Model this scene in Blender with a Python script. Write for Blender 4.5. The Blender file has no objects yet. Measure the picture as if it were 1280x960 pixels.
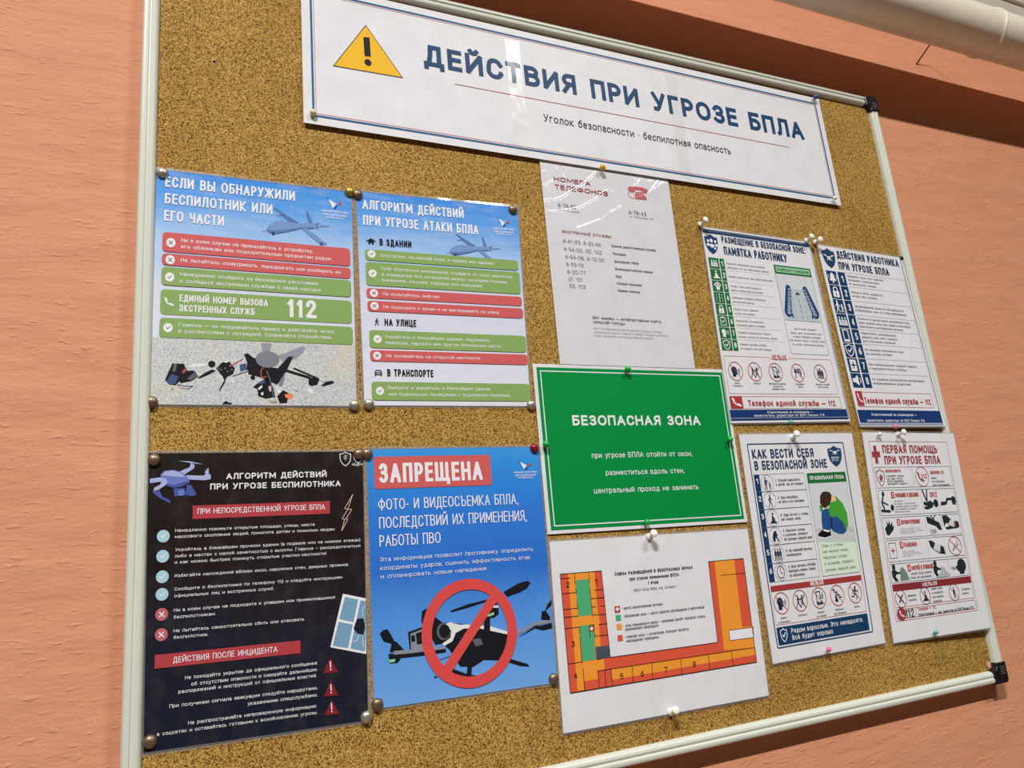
import bpy, bmesh, math, random
from mathutils import Matrix, Vector, noise
SC = bpy.context.scene
COL = SC.collection
Z0 = 1.68                      # height of the board's reference line above the floor
WALL_Y = 0.012                 # face of the wall; the cork surface is y = 0, the room is towards -y

# ---------------------------------------------------------------- camera
cam = bpy.data.cameras.new('camera'); cam_ob = bpy.data.objects.new('camera', cam); COL.objects.link(cam_ob)
CR = Vector((0.91514004, -0.39341274, -0.08800632)); CU = Vector((-0.01311657, -0.24724581, 0.96886401)); CF = Vector((0.40292264, 0.88549191, 0.23142476))
mx = Matrix((CR, CU, -CF)).transposed().to_4x4(); mx.translation = Vector((-0.3285404, -0.8228201, -0.2319249 + Z0))
cam_ob.matrix_world = mx
cam.sensor_width = 36.0; cam.lens = 36.0 * 933.74 / 1280; cam.clip_start = 0.02
SC.camera = cam_ob
# ---------------------------------------------------------------- light of the room
SC.view_settings.view_transform = 'Standard'; SC.view_settings.look = 'None'; SC.view_settings.gamma = 1.0
SC.view_settings.exposure = 0.17
world = bpy.data.worlds.new('room_light'); SC.world = world; world.use_nodes = True
bg = world.node_tree.nodes['Background']; bg.inputs[0].default_value = (1.0, 0.62, 0.42, 1); bg.inputs[1].default_value = 0.04
def ceiling_lamp(x, y, z, sx, sy, power, col, aim):
    l = bpy.data.lights.new('ceiling_lamp', 'AREA'); l.shape = 'RECTANGLE'; l.size = sx; l.size_y = sy; l.energy = power; l.color = col
    o = bpy.data.objects.new('ceiling_lamp', l); COL.objects.link(o); o.location = (x, y, z + Z0)
    o.rotation_euler = (Vector(aim) - Vector((x, y, z))).to_track_quat('-Z', 'Y').to_euler()
    o['label'] = 'ceiling lamp of the room above the viewer'; o['category'] = 'lamp'; o['group'] = 'ceiling lamps'
ceiling_lamp(-1.05, -2.20, 2.47, 0.90, 0.16, 215, (1.0, 0.985, 0.955), (-1.05, -3.2, -0.4))
ceiling_lamp(1.35, -2.20, 2.47, 0.90, 0.16, 88, (1.0, 0.985, 0.955), (1.35, -3.2, -0.4))

# ---------------------------------------------------------------- materials
def lin(v):
    v /= 255.0
    return v / 12.92 if v <= 0.04045 else ((v + 0.055) / 1.055) ** 2.4
WHITE = lin(214)
def alb(rgb, k=0.80): return tuple(min(0.95, lin(c) / WHITE * k) for c in rgb) + (1.0,)
def principled(name):
    m = bpy.data.materials.new(name); m.use_nodes = True; nt = m.node_tree
    return m, nt, nt.nodes['Principled BSDF']
def N(nt, t, **k):
    n = nt.nodes.new(t)
    for a, b in k.items(): setattr(n, a, b)
    return n
def ramp(nt, src, stops, interp='LINEAR'):
    r = N(nt, 'ShaderNodeValToRGB'); r.color_ramp.interpolation = interp
    el = r.color_ramp.elements
    while len(el) < len(stops): el.new(0.5)
    for e, (p, c) in zip(el, stops): e.position = p; e.color = c
    nt.links.new(src, r.inputs[0]); return r
INK = {
 'paper_white': (222, 222, 226), 'black': (22, 22, 24), 'ink': (62, 64, 70), 'greyink': (105, 112, 118), 'greyline': (180, 182, 184), 'greyline2': (140, 144, 152),
 'maroon': (150, 62, 66), 'rose': (188, 98, 102), 'rose_dark': (172, 96, 94), 'title_blue': (28, 66, 104), 'banner_blue': (44, 92, 132), 'sign_yellow': (228, 176, 36),
 'panel_red': (194, 90, 90), 'panel_green': (130, 160, 92), 'plum': (120, 60, 90), 'emblem_blue': (40, 84, 160),
 'uav': (112, 142, 190), 'uav_dk': (84, 112, 166), 'uav_dark': (40, 56, 90),
 'drone_dk': (26, 26, 32), 'drone_bl': (62, 84, 122), 'drone_gy': (92, 92, 104), 'drone_gy2': (130, 136, 150), 'drone_rd': (176, 84, 78), 'drone_pk': (214, 170, 180), 'photo_white': (214, 218, 216), 'drone_disc': (120, 124, 134), 'drone_shadow': (138, 142, 156), 'orange': (226, 130, 84), 'led_green': (130, 200, 150),
 'quad': (104, 116, 186), 'quad_lt': (160, 168, 208), 'quad_dk': (70, 84, 150), 'quad_pale': (214, 180, 172), 'band_red': (166, 62, 68), 'tick_blue': (160, 196, 210), 'cross_red': (178, 98, 104), 'window_blue': (112, 152, 178), 'night': (30, 30, 46), 'tri_red': (120, 36, 42),
 'ring_red': (206, 74, 72), 'sign_green': (4, 132, 62), 'plan_red': (206, 84, 60), 'plan_orange': (226, 146, 52), 'plan_green': (76, 164, 116), 'slate': (66, 78, 88), 'kit_red': (176, 54, 62),
 'navy_blue': (36, 62, 100), 'navy_text': (38, 58, 88), 'navy': (30, 44, 72), 'banner_navy': (26, 54, 108), 'steel': (140, 154, 180), 'tile_navy': (24, 58, 94), 'tile_green': (34, 104, 58), 'pale_green': (150, 196, 160), 'pale_grey': (198, 204, 206), 'pale_mint': (204, 222, 204), 'corridor': (176, 190, 194), 'mid_grey': (188, 194, 192), 'mid_grey2': (170, 174, 178), 'mid_green': (110, 130, 120),
 'brick_red': (162, 58, 60), 'warn_red': (172, 66, 72), 'bar_red': (154, 56, 56), 'bar_maroon': (128, 44, 50), 'cross_maroon': (146, 58, 66), 'ink_green': (34, 46, 46), 'leaf_green': (70, 118, 70),
 'kid_green': (66, 154, 54), 'kid_blue': (38, 76, 130), 'kid_blue_dk': (24, 50, 92), 'skin': (226, 180, 146), 'hair': (58, 44, 34),
}
_mats = {}
def ink(name):
    """printed colour, as flat as print is"""
    if name not in _mats:
        m, nt, b = principled('print_' + name); b.inputs['Base Color'].default_value = alb(INK[name])
        b.inputs['Roughness'].default_value = 0.45; b.inputs['Specular IOR Level'].default_value = 0.15
        _mats[name] = m
    return _mats[name]
def gloss(name, rgb, rough=0.35, metal=0.0, coat=0.0):
    if name not in _mats:
        m, nt, b = principled(name); b.inputs['Base Color'].default_value = alb(rgb); b.inputs['Roughness'].default_value = rough
        b.inputs['Metallic'].default_value = metal; b.inputs['Coat Weight'].default_value = coat; b.inputs['Coat Roughness'].default_value = 0.08
        _mats[name] = m
    return _mats[name]
def paper_mat(kind):
    if kind in _mats: return _mats[kind]
    m, nt, b = principled(kind); _mats[kind] = m
    b.inputs['Roughness'].default_value = 0.45; b.inputs['Specular IOR Level'].default_value = 0.15
    tc = N(nt, 'ShaderNodeTexCoord'); L = nt.links.new
    if kind == 'paper':
        n = N(nt, 'ShaderNodeTexNoise'); n.inputs['Scale'].default_value = 30; L(tc.outputs['Object'], n.inputs['Vector'])
        r = ramp(nt, n.outputs['Fac'], [(0.3, alb((210, 211, 215))), (0.7, alb((216, 217, 221)))]); L(r.outputs[0], b.inputs['Base Color'])
        n2 = N(nt, 'ShaderNodeTexNoise'); n2.inputs['Scale'].default_value = 18; L(tc.outputs['Object'], n2.inputs['Vector'])
        bp = N(nt, 'ShaderNodeBump'); bp.inputs['Strength'].default_value = 0.25; bp.inputs['Distance'].default_value = 0.004; L(n2.outputs['Fac'], bp.inputs['Height']); L(bp.outputs[0], b.inputs['Normal'])
        return m
    stops = {'sky_paper': [(0.0, (212, 214, 224)), (0.30, (206, 210, 226)), (0.52, (200, 206, 222)), (0.62, (176, 196, 226)), (0.72, (150, 186, 228)), (0.86, (92, 154, 222)), (1.0, (62, 134, 214))],
             'night_paper': [(0.0, (26, 30, 44)), (0.35, (32, 32, 42)), (0.65, (34, 27, 27)), (1.0, (36, 31, 31))],
             'blue_paper': [(0.0, (106, 160, 222)), (0.3, (80, 140, 214)), (0.5, (48, 108, 196)), (0.72, (48, 116, 204)), (0.92, (50, 138, 214)), (1.0, (66, 148, 218))]}[kind]
    sep = N(nt, 'ShaderNodeSeparateXYZ'); L(tc.outputs['Object'], sep.inputs[0])
    mp = N(nt, 'ShaderNodeMapRange'); mp.inputs['From Min'].default_value = -0.138; mp.inputs['From Max'].default_value = 0.138; L(sep.outputs['Y'], mp.inputs['Value'])
    mul = N(nt, 'ShaderNodeMapping'); mul.inputs['Scale'].default_value = (8, 22, 8) if kind == 'sky_paper' else (14, 10, 10); L(tc.outputs['Object'], mul.inputs[0])
    n = N(nt, 'ShaderNodeTexNoise'); n.inputs['Scale'].default_value = 1.3; n.inputs['Detail'].default_value = 6; L(mul.outputs[0], n.inputs['Vector'])
    off = N(nt, 'ShaderNodeMath', operation='MULTIPLY_ADD'); off.inputs[1].default_value = {'sky_paper': 0.22, 'night_paper': 0.5, 'blue_paper': 0.12}[kind]; L(n.outputs['Fac'], off.inputs[0])
    sub = N(nt, 'ShaderNodeMath', operation='SUBTRACT'); sub.inputs[1].default_value = off.inputs[1].default_value * 0.5; L(off.outputs[0], sub.inputs[0]); L(mp.outputs[0], off.inputs[2])
    r = ramp(nt, sub.outputs[0], [(p, alb(c)) for p, c in stops])
    mix = N(nt, 'ShaderNodeMix', data_type='RGBA'); L(r.outputs[0], mix.inputs[6])
    n3 = N(nt, 'ShaderNodeTexNoise'); n3.inputs['Scale'].default_value = 4.0; n3.inputs['Detail'].default_value = 8; L(mul.outputs[0], n3.inputs['Vector'])
    k = {'sky_paper': (0.35, (184, 190, 214)), 'night_paper': (0.55, (58, 54, 54)), 'blue_paper': (0.0, (90, 140, 220))}[kind]
    r3 = ramp(nt, n3.outputs['Fac'], [(0.48, (0, 0, 0, 1)), (0.75, (k[0],) * 3 + (1,))]); L(r3.outputs[0], mix.inputs[0]); mix.inputs[7].default_value = alb(k[1])
    L(mix.outputs[2], b.inputs['Base Color'])
    b.inputs['Roughness'].default_value = 0.3
    return m
def photo_ground():
    m, nt, b = principled('printed_concrete'); tc = N(nt, 'ShaderNodeTexCoord'); L = nt.links.new
    n = N(nt, 'ShaderNodeTexNoise'); n.inputs['Scale'].default_value = 750; n.inputs['Detail'].default_value = 5; L(tc.outputs['Object'], n.inputs['Vector'])
    r = ramp(nt, n.outputs['Fac'], [(0.3, alb((140, 146, 150))), (0.5, alb((184, 190, 194))), (0.68, alb((212, 216, 214)))])
    n2 = N(nt, 'ShaderNodeTexNoise'); n2.inputs['Scale'].default_value = 14; n2.inputs['Detail'].default_value = 4; L(tc.outputs['Object'], n2.inputs['Vector'])
    r2 = ramp(nt, n2.outputs['Fac'], [(0.45, (0, 0, 0, 1)), (0.72, (0.6, 0.6, 0.6, 1))])
    mix = N(nt, 'ShaderNodeMix', data_type='RGBA'); L(r2.outputs[0], mix.inputs[0]); L(r.outputs[0], mix.inputs[6]); mix.inputs[7].default_value = alb((206, 194, 160)); L(mix.outputs[2], b.inputs['Base Color']); b.inputs['Roughness'].default_value = 0.4
    return m
_mats['photo_ground'] = photo_ground()
def wall_mat():
    m, nt, b = principled('painted_plaster'); tc = N(nt, 'ShaderNodeTexCoord'); L = nt.links.new
    mp = N(nt, 'ShaderNodeMapping'); mp.inputs['Scale'].default_value = (9, 9, 30); L(tc.outputs['Object'], mp.inputs[0])
    n = N(nt, 'ShaderNodeTexNoise'); n.inputs['Scale'].default_value = 1.0; n.inputs['Detail'].default_value = 5; n.inputs['Roughness'].default_value = 0.55; L(mp.outputs[0], n.inputs['Vector'])
    n2 = N(nt, 'ShaderNodeTexNoise'); n2.inputs['Scale'].default_value = 320; n2.inputs['Detail'].default_value = 3; L(tc.outputs['Object'], n2.inputs['Vector'])
    mp3 = N(nt, 'ShaderNodeMapping'); mp3.inputs['Scale'].default_value = (60, 60, 200); L(tc.outputs['Object'], mp3.inputs[0])
    n3 = N(nt, 'ShaderNodeTexNoise'); n3.inputs['Scale'].default_value = 1.0; n3.inputs['Detail'].default_value = 3; L(mp3.outputs[0], n3.inputs['Vector'])
    r3 = ramp(nt, n3.outputs['Fac'], [(0.60, (0, 0, 0, 1)), (0.82, (1, 1, 1, 1))])
    a = N(nt, 'ShaderNodeMath', operation='MULTIPLY_ADD'); a.inputs[1].default_value = 0.26; L(r3.outputs[0], a.inputs[0]); L(n.outputs['Fac'], a.inputs[2])
    c = N(nt, 'ShaderNodeMath', operation='MULTIPLY_ADD'); c.inputs[1].default_value = 0.10; L(n2.outputs['Fac'], c.inputs[0]); L(a.outputs[0], c.inputs[2])
    bp = N(nt, 'ShaderNodeBump'); bp.inputs['Strength'].default_value = 0.6; bp.inputs['Distance'].default_value = 0.005; L(c.outputs[0], bp.inputs['Height']); L(bp.outputs[0], b.inputs['Normal'])
    r = ramp(nt, n.outputs['Fac'], [(0.3, alb((200, 139, 107))), (0.7, alb((206, 146, 114)))]); L(r.outputs[0], b.inputs['Base Color'])
    b.inputs['Roughness'].default_value = 0.65; b.inputs['Specular IOR Level'].default_value = 0.12
    return m
def cork_mat():
    m, nt, b = principled('cork'); tc = N(nt, 'ShaderNodeTexCoord'); L = nt.links.new
    v = N(nt, 'ShaderNodeTexVoronoi'); v.inputs['Scale'].default_value = 860; L(tc.outputs['Object'], v.inputs['Vector'])
    sep = N(nt, 'ShaderNodeSeparateColor'); L(v.outputs['Color'], sep.inputs[0])
    n = N(nt, 'ShaderNodeTexNoise'); n.inputs['Scale'].default_value = 900; n.inputs['Detail'].default_value = 2; L(tc.outputs['Object'], n.inputs['Vector'])
    mixf = N(nt, 'ShaderNodeMath', operation='MULTIPLY_ADD'); mixf.inputs[1].default_value = 0.55; L(sep.outputs[0], mixf.inputs[0])
    h = N(nt, 'ShaderNodeMath', operation='MULTIPLY'); h.inputs[1].default_value = 0.5; L(n.outputs['Fac'], h.inputs[0]); L(h.outputs[0], mixf.inputs[2])
    r = ramp(nt, mixf.outputs[0], [(0.20, alb((32, 20, 6))), (0.33, alb((108, 76, 26))), (0.50, alb((166, 128, 58))), (0.72, alb((190, 154, 82))), (0.86, alb((218, 186, 122)))])
    n2 = N(nt, 'ShaderNodeTexNoise'); n2.inputs['Scale'].default_value = 9; n2.inputs['Detail'].default_value = 3; L(tc.outputs['Object'], n2.inputs['Vector'])
    r2 = ramp(nt, n2.outputs['Fac'], [(0.3, (0.82, 0.80, 0.76, 1)), (0.7, (1, 1, 1, 1))])
    mul = N(nt, 'ShaderNodeMix', data_type='RGBA', blend_type='MULTIPLY'); mul.inputs[0].default_value = 1.0; L(r.outputs[0], mul.inputs[6]); L(r2.outputs[0], mul.inputs[7]); L(mul.outputs[2], b.inputs['Base Color'])
    bp = N(nt, 'ShaderNodeBump'); bp.inputs['Strength'].default_value = 0.5; bp.inputs['Distance'].default_value = 0.0006; L(mixf.outputs[0], bp.inputs['Height']); L(bp.outputs[0], b.inputs['Normal'])
    b.inputs['Roughness'].default_value = 0.8; b.inputs['Specular IOR Level'].default_value = 0.2
    return m
def film_mat(name, amount, rough, tint=(1, 1, 1, 1), haze=0.0):
    """thin clear plastic: lets through what lies behind and mirrors the lamps"""
    if name in _mats: return _mats[name]
    m = bpy.data.materials.new(name); m.use_nodes = True; nt = m.node_tree; nt.nodes.clear(); L = nt.links.new
    out = N(nt, 'ShaderNodeOutputMaterial'); tr = N(nt, 'ShaderNodeBsdfTransparent'); tr.inputs[0].default_value = tint
    gl = N(nt, 'ShaderNodeBsdfGlossy'); gl.inputs['Roughness'].default_value = rough; gl.inputs['Color'].default_value = (1, 1, 1, 1)
    if haze:
        df = N(nt, 'ShaderNodeBsdfDiffuse'); df.inputs[0].default_value = (.75, .75, .77, 1); m2 = N(nt, 'ShaderNodeMixShader'); m2.inputs[0].default_value = haze; L(gl.outputs[0], m2.inputs[1]); L(df.outputs[0], m2.inputs[2]); gl = m2
    mix = N(nt, 'ShaderNodeMixShader'); mix.inputs[0].default_value = amount
    L(tr.outputs[0], mix.inputs[1]); L(gl.outputs[0], mix.inputs[2]); L(mix.outputs[0], out.inputs[0])
    _mats[name] = m; return m
def pipe_mat():
    m, nt, b = principled('cream_enamel'); tc = N(nt, 'ShaderNodeTexCoord'); L = nt.links.new
    n = N(nt, 'ShaderNodeTexNoise'); n.inputs['Scale'].default_value = 60; n.inputs['Detail'].default_value = 4; L(tc.outputs['Object'], n.inputs['Vector'])
    r = ramp(nt, n.outputs['Fac'], [(0.3, alb((226, 218, 198))), (0.7, alb((231, 224, 205)))]); L(r.outputs[0], b.inputs['Base Color'])
    bp = N(nt, 'ShaderNodeBump'); bp.inputs['Strength'].default_value = 0.25; bp.inputs['Distance'].default_value = 0.002; L(n.outputs['Fac'], bp.inputs['Height']); L(bp.outputs[0], b.inputs['Normal'])
    b.inputs['Roughness'].default_value = 0.38
    return m

# ---------------------------------------------------------------- object helpers
def link(name, bm, mats, parent=None, smooth=False):
    me = bpy.data.meshes.new(name); bm.to_mesh(me); bm.free()
    for m in (mats if isinstance(mats, (list, tuple)) else [mats]): me.materials.append(m)
    if smooth:
        for p in me.polygons: p.use_smooth = True
    o = bpy.data.objects.new(name, me); COL.objects.link(o)
    if parent is not None: o.parent = parent
    return o
def empty(name, loc, label, cat, group=None):
    o = bpy.data.objects.new(name, None); COL.objects.link(o); o.location = loc; o.empty_display_size = 0.02
    tag(o, label, cat, group); return o
def tag(o, label, cat, group=None):
    o['label'] = label; o['category'] = cat
    if group: o['group'] = group
def structure(o): o['kind'] = 'structure'; return o
def box(bm, x0, x1, y0, y1, z0, z1, bevel=0.0):
    r = bmesh.ops.create_cube(bm, size=1.0); vs = r['verts']
    for v in vs: v.co = Vector(((x0 + x1) / 2 + v.co.x * (x1 - x0), (y0 + y1) / 2 + v.co.y * (y1 - y0), (z0 + z1) / 2 + v.co.z * (z1 - z0)))
    if bevel:
        es = list({e for v in vs for e in v.link_edges}); bmesh.ops.bevel(bm, geom=es, offset=bevel, segments=3, affect='EDGES', profile=0.5)
def lathe(bm, prof, p0, axis, seg=20):
    """prof: (distance along axis, radius)"""
    axis = axis.normalized(); a = axis.orthogonal().normalized(); b = axis.cross(a); rings = []
    for d, r in prof:
        if r < 1e-6: rings.append([bm.verts.new(p0 + axis * d)])
        else: rings.append([bm.verts.new(p0 + axis * d + (a * math.cos(2 * math.pi * k / seg) + b * math.sin(2 * math.pi * k / seg)) * r) for k in range(seg)])
    for q, w in zip(rings, rings[1:]):
        for k in range(seg):
            j = (k + 1) % seg
            if len(q) == 1 and len(w) > 1: bm.faces.new((q[0], w[k], w[j]))
            elif len(w) == 1 and len(q) > 1: bm.faces.new((q[k], w[0], q[j]))
            elif len(q) > 1: bm.faces.new((q[k], w[k], w[j], q[j]))
    bmesh.ops.recalc_face_normals(bm, faces=bm.faces)

# ---------------------------------------------------------------- stroke lettering
def arc(cx, cy, rx, ry, a0, a1, n=10):
    return [(cx + rx * math.cos(math.radians(a0 + (a1 - a0) * k / n)), cy + ry * math.sin(math.radians(a0 + (a1 - a0) * k / n))) for k in range(n + 1)]
def rr(x0, y0, x1, y1, f=0.5, n=5):
    """closed rounded loop"""
    rx = (x1 - x0) * f; ry = min((y1 - y0) * 0.5, rx * 1.15)
    p = arc(x1 - rx, y1 - ry, rx, ry, 0, 90, n) + arc(x0 + rx, y1 - ry, rx, ry, 90, 180, n) + arc(x0 + rx, y0 + ry, rx, ry, 180, 270, n) + arc(x1 - rx, y0 + ry, rx, ry, 270, 360, n)
    return p + [p[0]]
def bowl(x0, x1, y0, y1, n=6):
    ry = (y1 - y0) / 2; rx = min(ry * 1.0, (x1 - x0) * 0.85)
    return [(x0, y1)] + arc(x1 - rx, (y0 + y1) / 2, rx, ry, 90, -90, n * 2) + [(x0, y0)]
G = {}
def cap(ch, w, *st): G[ch] = (w, list(st))
cap('А', .68, [(0, 0), (.34, 1), (.68, 0)], [(.12, .32), (.56, .32)])
cap('Б', .58, [(.54, 1), (0, 1), (0, 0)], bowl(0, .58, 0, .58))
cap('В', .6, [(0, 0), (0, 1)], bowl(0, .55, .54, 1), bowl(0, .6, 0, .54))
cap('Г', .5, [(0, 0), (0, 1), (.5, 1)])
cap('Д', .72, [(0, -.2), (0, 0), (.72, 0), (.72, -.2)], [(.12, 0), (.2, .55), (.22, 1), (.6, 1), (.6, 0)])
cap('Е', .52, [(.52, 1), (0, 1), (0, 0), (.52, 0)], [(0, .52), (.48, .52)])
cap('Ё', .52, [(.52, 1), (0, 1), (0, 0), (.52, 0)], [(0, .52), (.48, .52)], [(.14, 1.2), (.16, 1.2)], [(.36, 1.2), (.38, 1.2)])
cap('Ж', .98, [(.49, 0), (.49, 1)], [(0, 1), (.36, .52), (0, 0)], [(.98, 1), (.62, .52), (.98, 0)], [(.36, .52), (.62, .52)])
cap('З', .56, [(.02, .84)] + arc(.27, .76, .25, .24, 150, -90, 10) + [(.2, .52)], [(.2, .52)] + arc(.27, .26, .29, .26, 90, -150, 10))
cap('И', .64, [(0, 1), (0, 0), (.64, 1), (.64, 0)])
cap('Й', .64, [(0, 1), (0, 0), (.64, 1), (.64, 0)], [(.17, 1.28), (.22, 1.19), (.32, 1.16), (.42, 1.19), (.47, 1.28)])
cap('К', .62, [(0, 0), (0, 1)], [(.6, 1), (.08, .48), (.62, 0)])
cap('Л', .64, [(0, 0), (.08, .04), (.14, .4), (.16, 1), (.64, 1), (.64, 0)])
cap('М', .8, [(0, 0), (0, 1), (.4, .22), (.8, 1), (.8, 0)])
cap('Н', .64, [(0, 0), (0, 1)], [(.64, 0), (.64, 1)], [(0, .52), (.64, .52)])
cap('О', .7, rr(0, 0, .7, 1))
cap('П', .62, [(0, 0), (0, 1), (.62, 1), (.62, 0)])
cap('Р', .56, [(0, 0), (0, 1)], bowl(0, .56, .44, 1))
cap('С', .62, [(.62, .76)] + arc(.33, .66, .3, .34, 18, 180, 9) + arc(.33, .34, .33, .34, 180, 342, 9) + [(.62, .24)])
cap('Т', .58, [(0, 1), (.58, 1)], [(.29, 1), (.29, 0)])
cap('У', .62, [(0, 1), (.31, .36)], [(.62, 1), (.26, .1), (.18, .01), (.05, .02)])
cap('Ф', .82, [(.41, -.06), (.41, 1.06)], rr(0, .16, .82, .86))
cap('Х', .64, [(0, 1), (.64, 0)], [(.64, 1), (0, 0)])
cap('Ц', .68, [(0, 1), (0, 0), (.68, 0), (.68, -.2)], [(.58, 1), (.58, 0)])
cap('Ч', .58, [(0, 1), (0, .62), (.06, .48), (.18, .42), (.58, .5)], [(.58, 1), (.58, 0)])
cap('Ш', .9, [(0, 1), (0, 0), (.9, 0), (.9, 1)], [(.45, 0), (.45, 1)])
cap('Щ', .98, [(0, 1), (0, 0), (.98, 0), (.98, -.2)], [(.44, 0), (.44, 1)], [(.88, 0), (.88, 1)])
cap('Ъ', .72, [(0, 1), (.16, 1), (.16, 0)], bowl(.16, .72, 0, .58))
cap('Ы', .8, [(0, 1), (0, 0)], bowl(0, .52, 0, .58), [(.8, 0), (.8, 1)])
cap('Ь', .56, [(0, 1), (0, 0)], bowl(0, .56, 0, .58))
cap('Э', .62, [(0, .76)] + arc(.29, .66, .3, .34, 162, 0, 9) + arc(.29, .34, .33, .34, 0, -162, 9) + [(0, .24)], [(.18, .52), (.62, .52)])
cap('Ю', .92, [(0, 0), (0, 1)], [(0, .52), (.28, .52)], rr(.28, 0, .92, 1))
cap('Я', .58, [(.58, 0), (.58, 1)], [(.58, 1)] + [(.58 - x, y) for x, y in bowl(0, .56, .46, 1)][1:], [(.3, .46), (0, 0)])
cap('Q', .7, rr(0, 0, .7, 1), [(.42, .22), (.7, -.06)])
cap('R', .58, [(0, 0), (0, 1)], bowl(0, .56, .46, 1), [(.28, .46), (.58, 0)])
XH = .74
for ch in 'вгджзийклмнопстхцчшщъыьэюяёё':
    w, st = G[ch.upper()]; G[ch] = (w * .84, [[(x * .84, y * XH if y <= 1 else XH + (y - 1) * .9) for x, y in s] for s in st])
cap('а', .5, [(.04, .62)] + arc(.26, .5, .24, .24, 130, 0, 6) + [(.5, 0)], [(.5, .44)] + arc(.24, .21, .24, .21, 90, 270, 8) + [(.5, .12)])
cap('б', .54, rr(0, 0, .54, .68), [(0, .36), (.02, .62), (.14, .86), (.3, .94), (.5, 1.02)])
cap('е', .54, [(.02, .4), (.54, .4)] + arc(.27, .37, .27, .37, 5, 320, 14))
cap('ё', .54, [(.02, .4), (.54, .4)] + arc(.27, .37, .27, .37, 5, 320, 14), [(.14, .96), (.16, .96)], [(.38, .96), (.4, .96)])
cap('р', .54, [(0, -.26), (0, XH)], rr(0, 0, .54, XH))
cap('у', .52, [(0, XH), (.27, .08)], [(.52, XH), (.2, -.18), (.1, -.25), (0, -.24)])
cap('ф', .8, [(.4, -.26), (.4, 1)], rr(0, 0, .8, XH))
cap('0', .56, rr(0, 0, .56, 1)); cap('1', .34, [(0, .8), (.24, 1), (.24, 0)])
cap('2', .54, [(.01, .74)] + arc(.27, .74, .26, .26, 165, -20, 10) + [(0, 0), (.56, 0)])
cap('3', .54, [(.02, .86)] + arc(.26, .76, .24, .24, 145, -90, 10) + [(.18, .52)], [(.18, .52)] + arc(.26, .26, .28, .26, 90, -150, 10))
cap('4', .58, [(.42, 0), (.42, 1), (0, .26), (.58, .26)])
cap('5', .54, [(.5, 1), (.08, 1), (.04, .54)] + arc(.26, .32, .28, .3, 125, -145, 12))
cap('6', .56, rr(0, 0, .56, .62), [(.46, .98), (.22, .84), (.04, .56), (0, .32)])
cap('7', .52, [(0, 1), (.52, 1), (.16, 0)])
cap('8', .56, rr(.03, .52, .53, 1), rr(0, 0, .56, .54)); cap('9', .56, rr(0, .38, .56, 1), [(.1, .02), (.34, .16), (.52, .44), (.56, .68)])
cap('.', .06, [(.02, 0), (.04, 0)]); cap(',', .08, [(.06, .02), (.0, -.16)]); cap(':', .06, [(.02, 0), (.04, 0)], [(.02, .5), (.04, .5)]); cap(';', .08, [(.06, .02), (0, -.16)], [(.04, .5), (.06, .5)])
cap('-', .32, [(.02, .4), (.3, .4)]); cap('–', .5, [(0, .4), (.5, .4)]); cap('—', .86, [(0, .4), (.86, .4)]); cap('·', .08, [(.03, .4), (.05, .4)]); cap('•', .1, [(.03, .36), (.07, .36)])
cap('!', .06, [(.03, 1), (.03, .3)], [(.02, 0), (.04, 0)]); cap('/', .4, [(0, -.05), (.4, 1.05)]); cap('(', .2, [(.2, 1.08), (.03, .75), (.03, .2), (.2, -.12)]); cap(')', .2, [(0, 1.08), (.17, .75), (.17, .2), (0, -.12)])
cap('«', .42, [(.2, .62), (0, .36), (.2, .1)], [(.42, .62), (.22, .36), (.42, .1)]); cap('»', .42, [(0, .62), (.2, .36), (0, .1)], [(.22, .62), (.42, .36), (.22, .1)])
cap('№', 1.05, [(0, 0), (0, 1), (.52, 0), (.52, 1)], rr(.68, .4, 1.05, .95), [(.68, .16), (1.05, .16)]); cap('?', .5, [(.02, .78)] + arc(.25, .75, .24, .24, 160, -60, 8) + [(.25, .3)], [(.24, 0), (.26, 0)])
def stroke(bm, pts, w, z, mi, capped=True):
    """a flat ribbon of width w along pts: mitred at easy corners, bevelled at sharp ones, square-ended"""
    p = [Vector((x, y)) for x, y in pts]
    q = [p[0]]
    for v in p[1:]:
        if (v - q[-1]).length > 1e-5: q.append(v)
    p = q
    if len(p) < 2: return
    closed = (p[0] - p[-1]).length < 1e-4 and len(p) > 3
    if closed: p = p[:-1]
    n = len(p); pairs = []
    if not closed and capped:
        d = (p[1] - p[0]).normalized(); p[0] = p[0] - d * w / 2; d = (p[-1] - p[-2]).normalized(); p[-1] = p[-1] + d * w / 2
    lv = [0]
    def put(c, off): return bm.verts.new((c.x + off.x, c.y + off.y, z + .012 * lv[0]))
    for i in range(n):
        a = p[i - 1] if (i > 0 or closed) else None; b = p[(i + 1) % n] if (i < n - 1 or closed) else None
        d1 = (p[i] - a).normalized() if a is not None else None; d2 = (b - p[i]).normalized() if b is not None else None
        if d1 is None: d1 = d2
        if d2 is None: d2 = d1
        n1 = Vector((-d1.y, d1.x)); n2 = Vector((-d2.y, d2.x)); m = n1 + n2
        if d1.dot(d2) < -0.3:                                      # sharp: two full-width ends, one over the other
            e = p[i] + d1 * w * .3; g = p[i] - d2 * w * .3
            q0 = (put(e, n1 * w / 2), put(e, -n1 * w / 2)); lv[0] += 1; pairs.append((q0, (put(g, n2 * w / 2), put(g, -n2 * w / 2))))
        else:
            m.normalize(); k = min(2.0, 1.0 / max(0.3, m.dot(n1))) * w / 2
            pr = (put(p[i], m * k), put(p[i], -m * k)); pairs.append((pr, pr))
    for i in range(n if closed else n - 1):
        j = (i + 1) % n; u, v = pairs[i][1], pairs[j][0]; f = bm.faces.new((u[0], u[1], v[1], v[0])); f.material_index = mi
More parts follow.
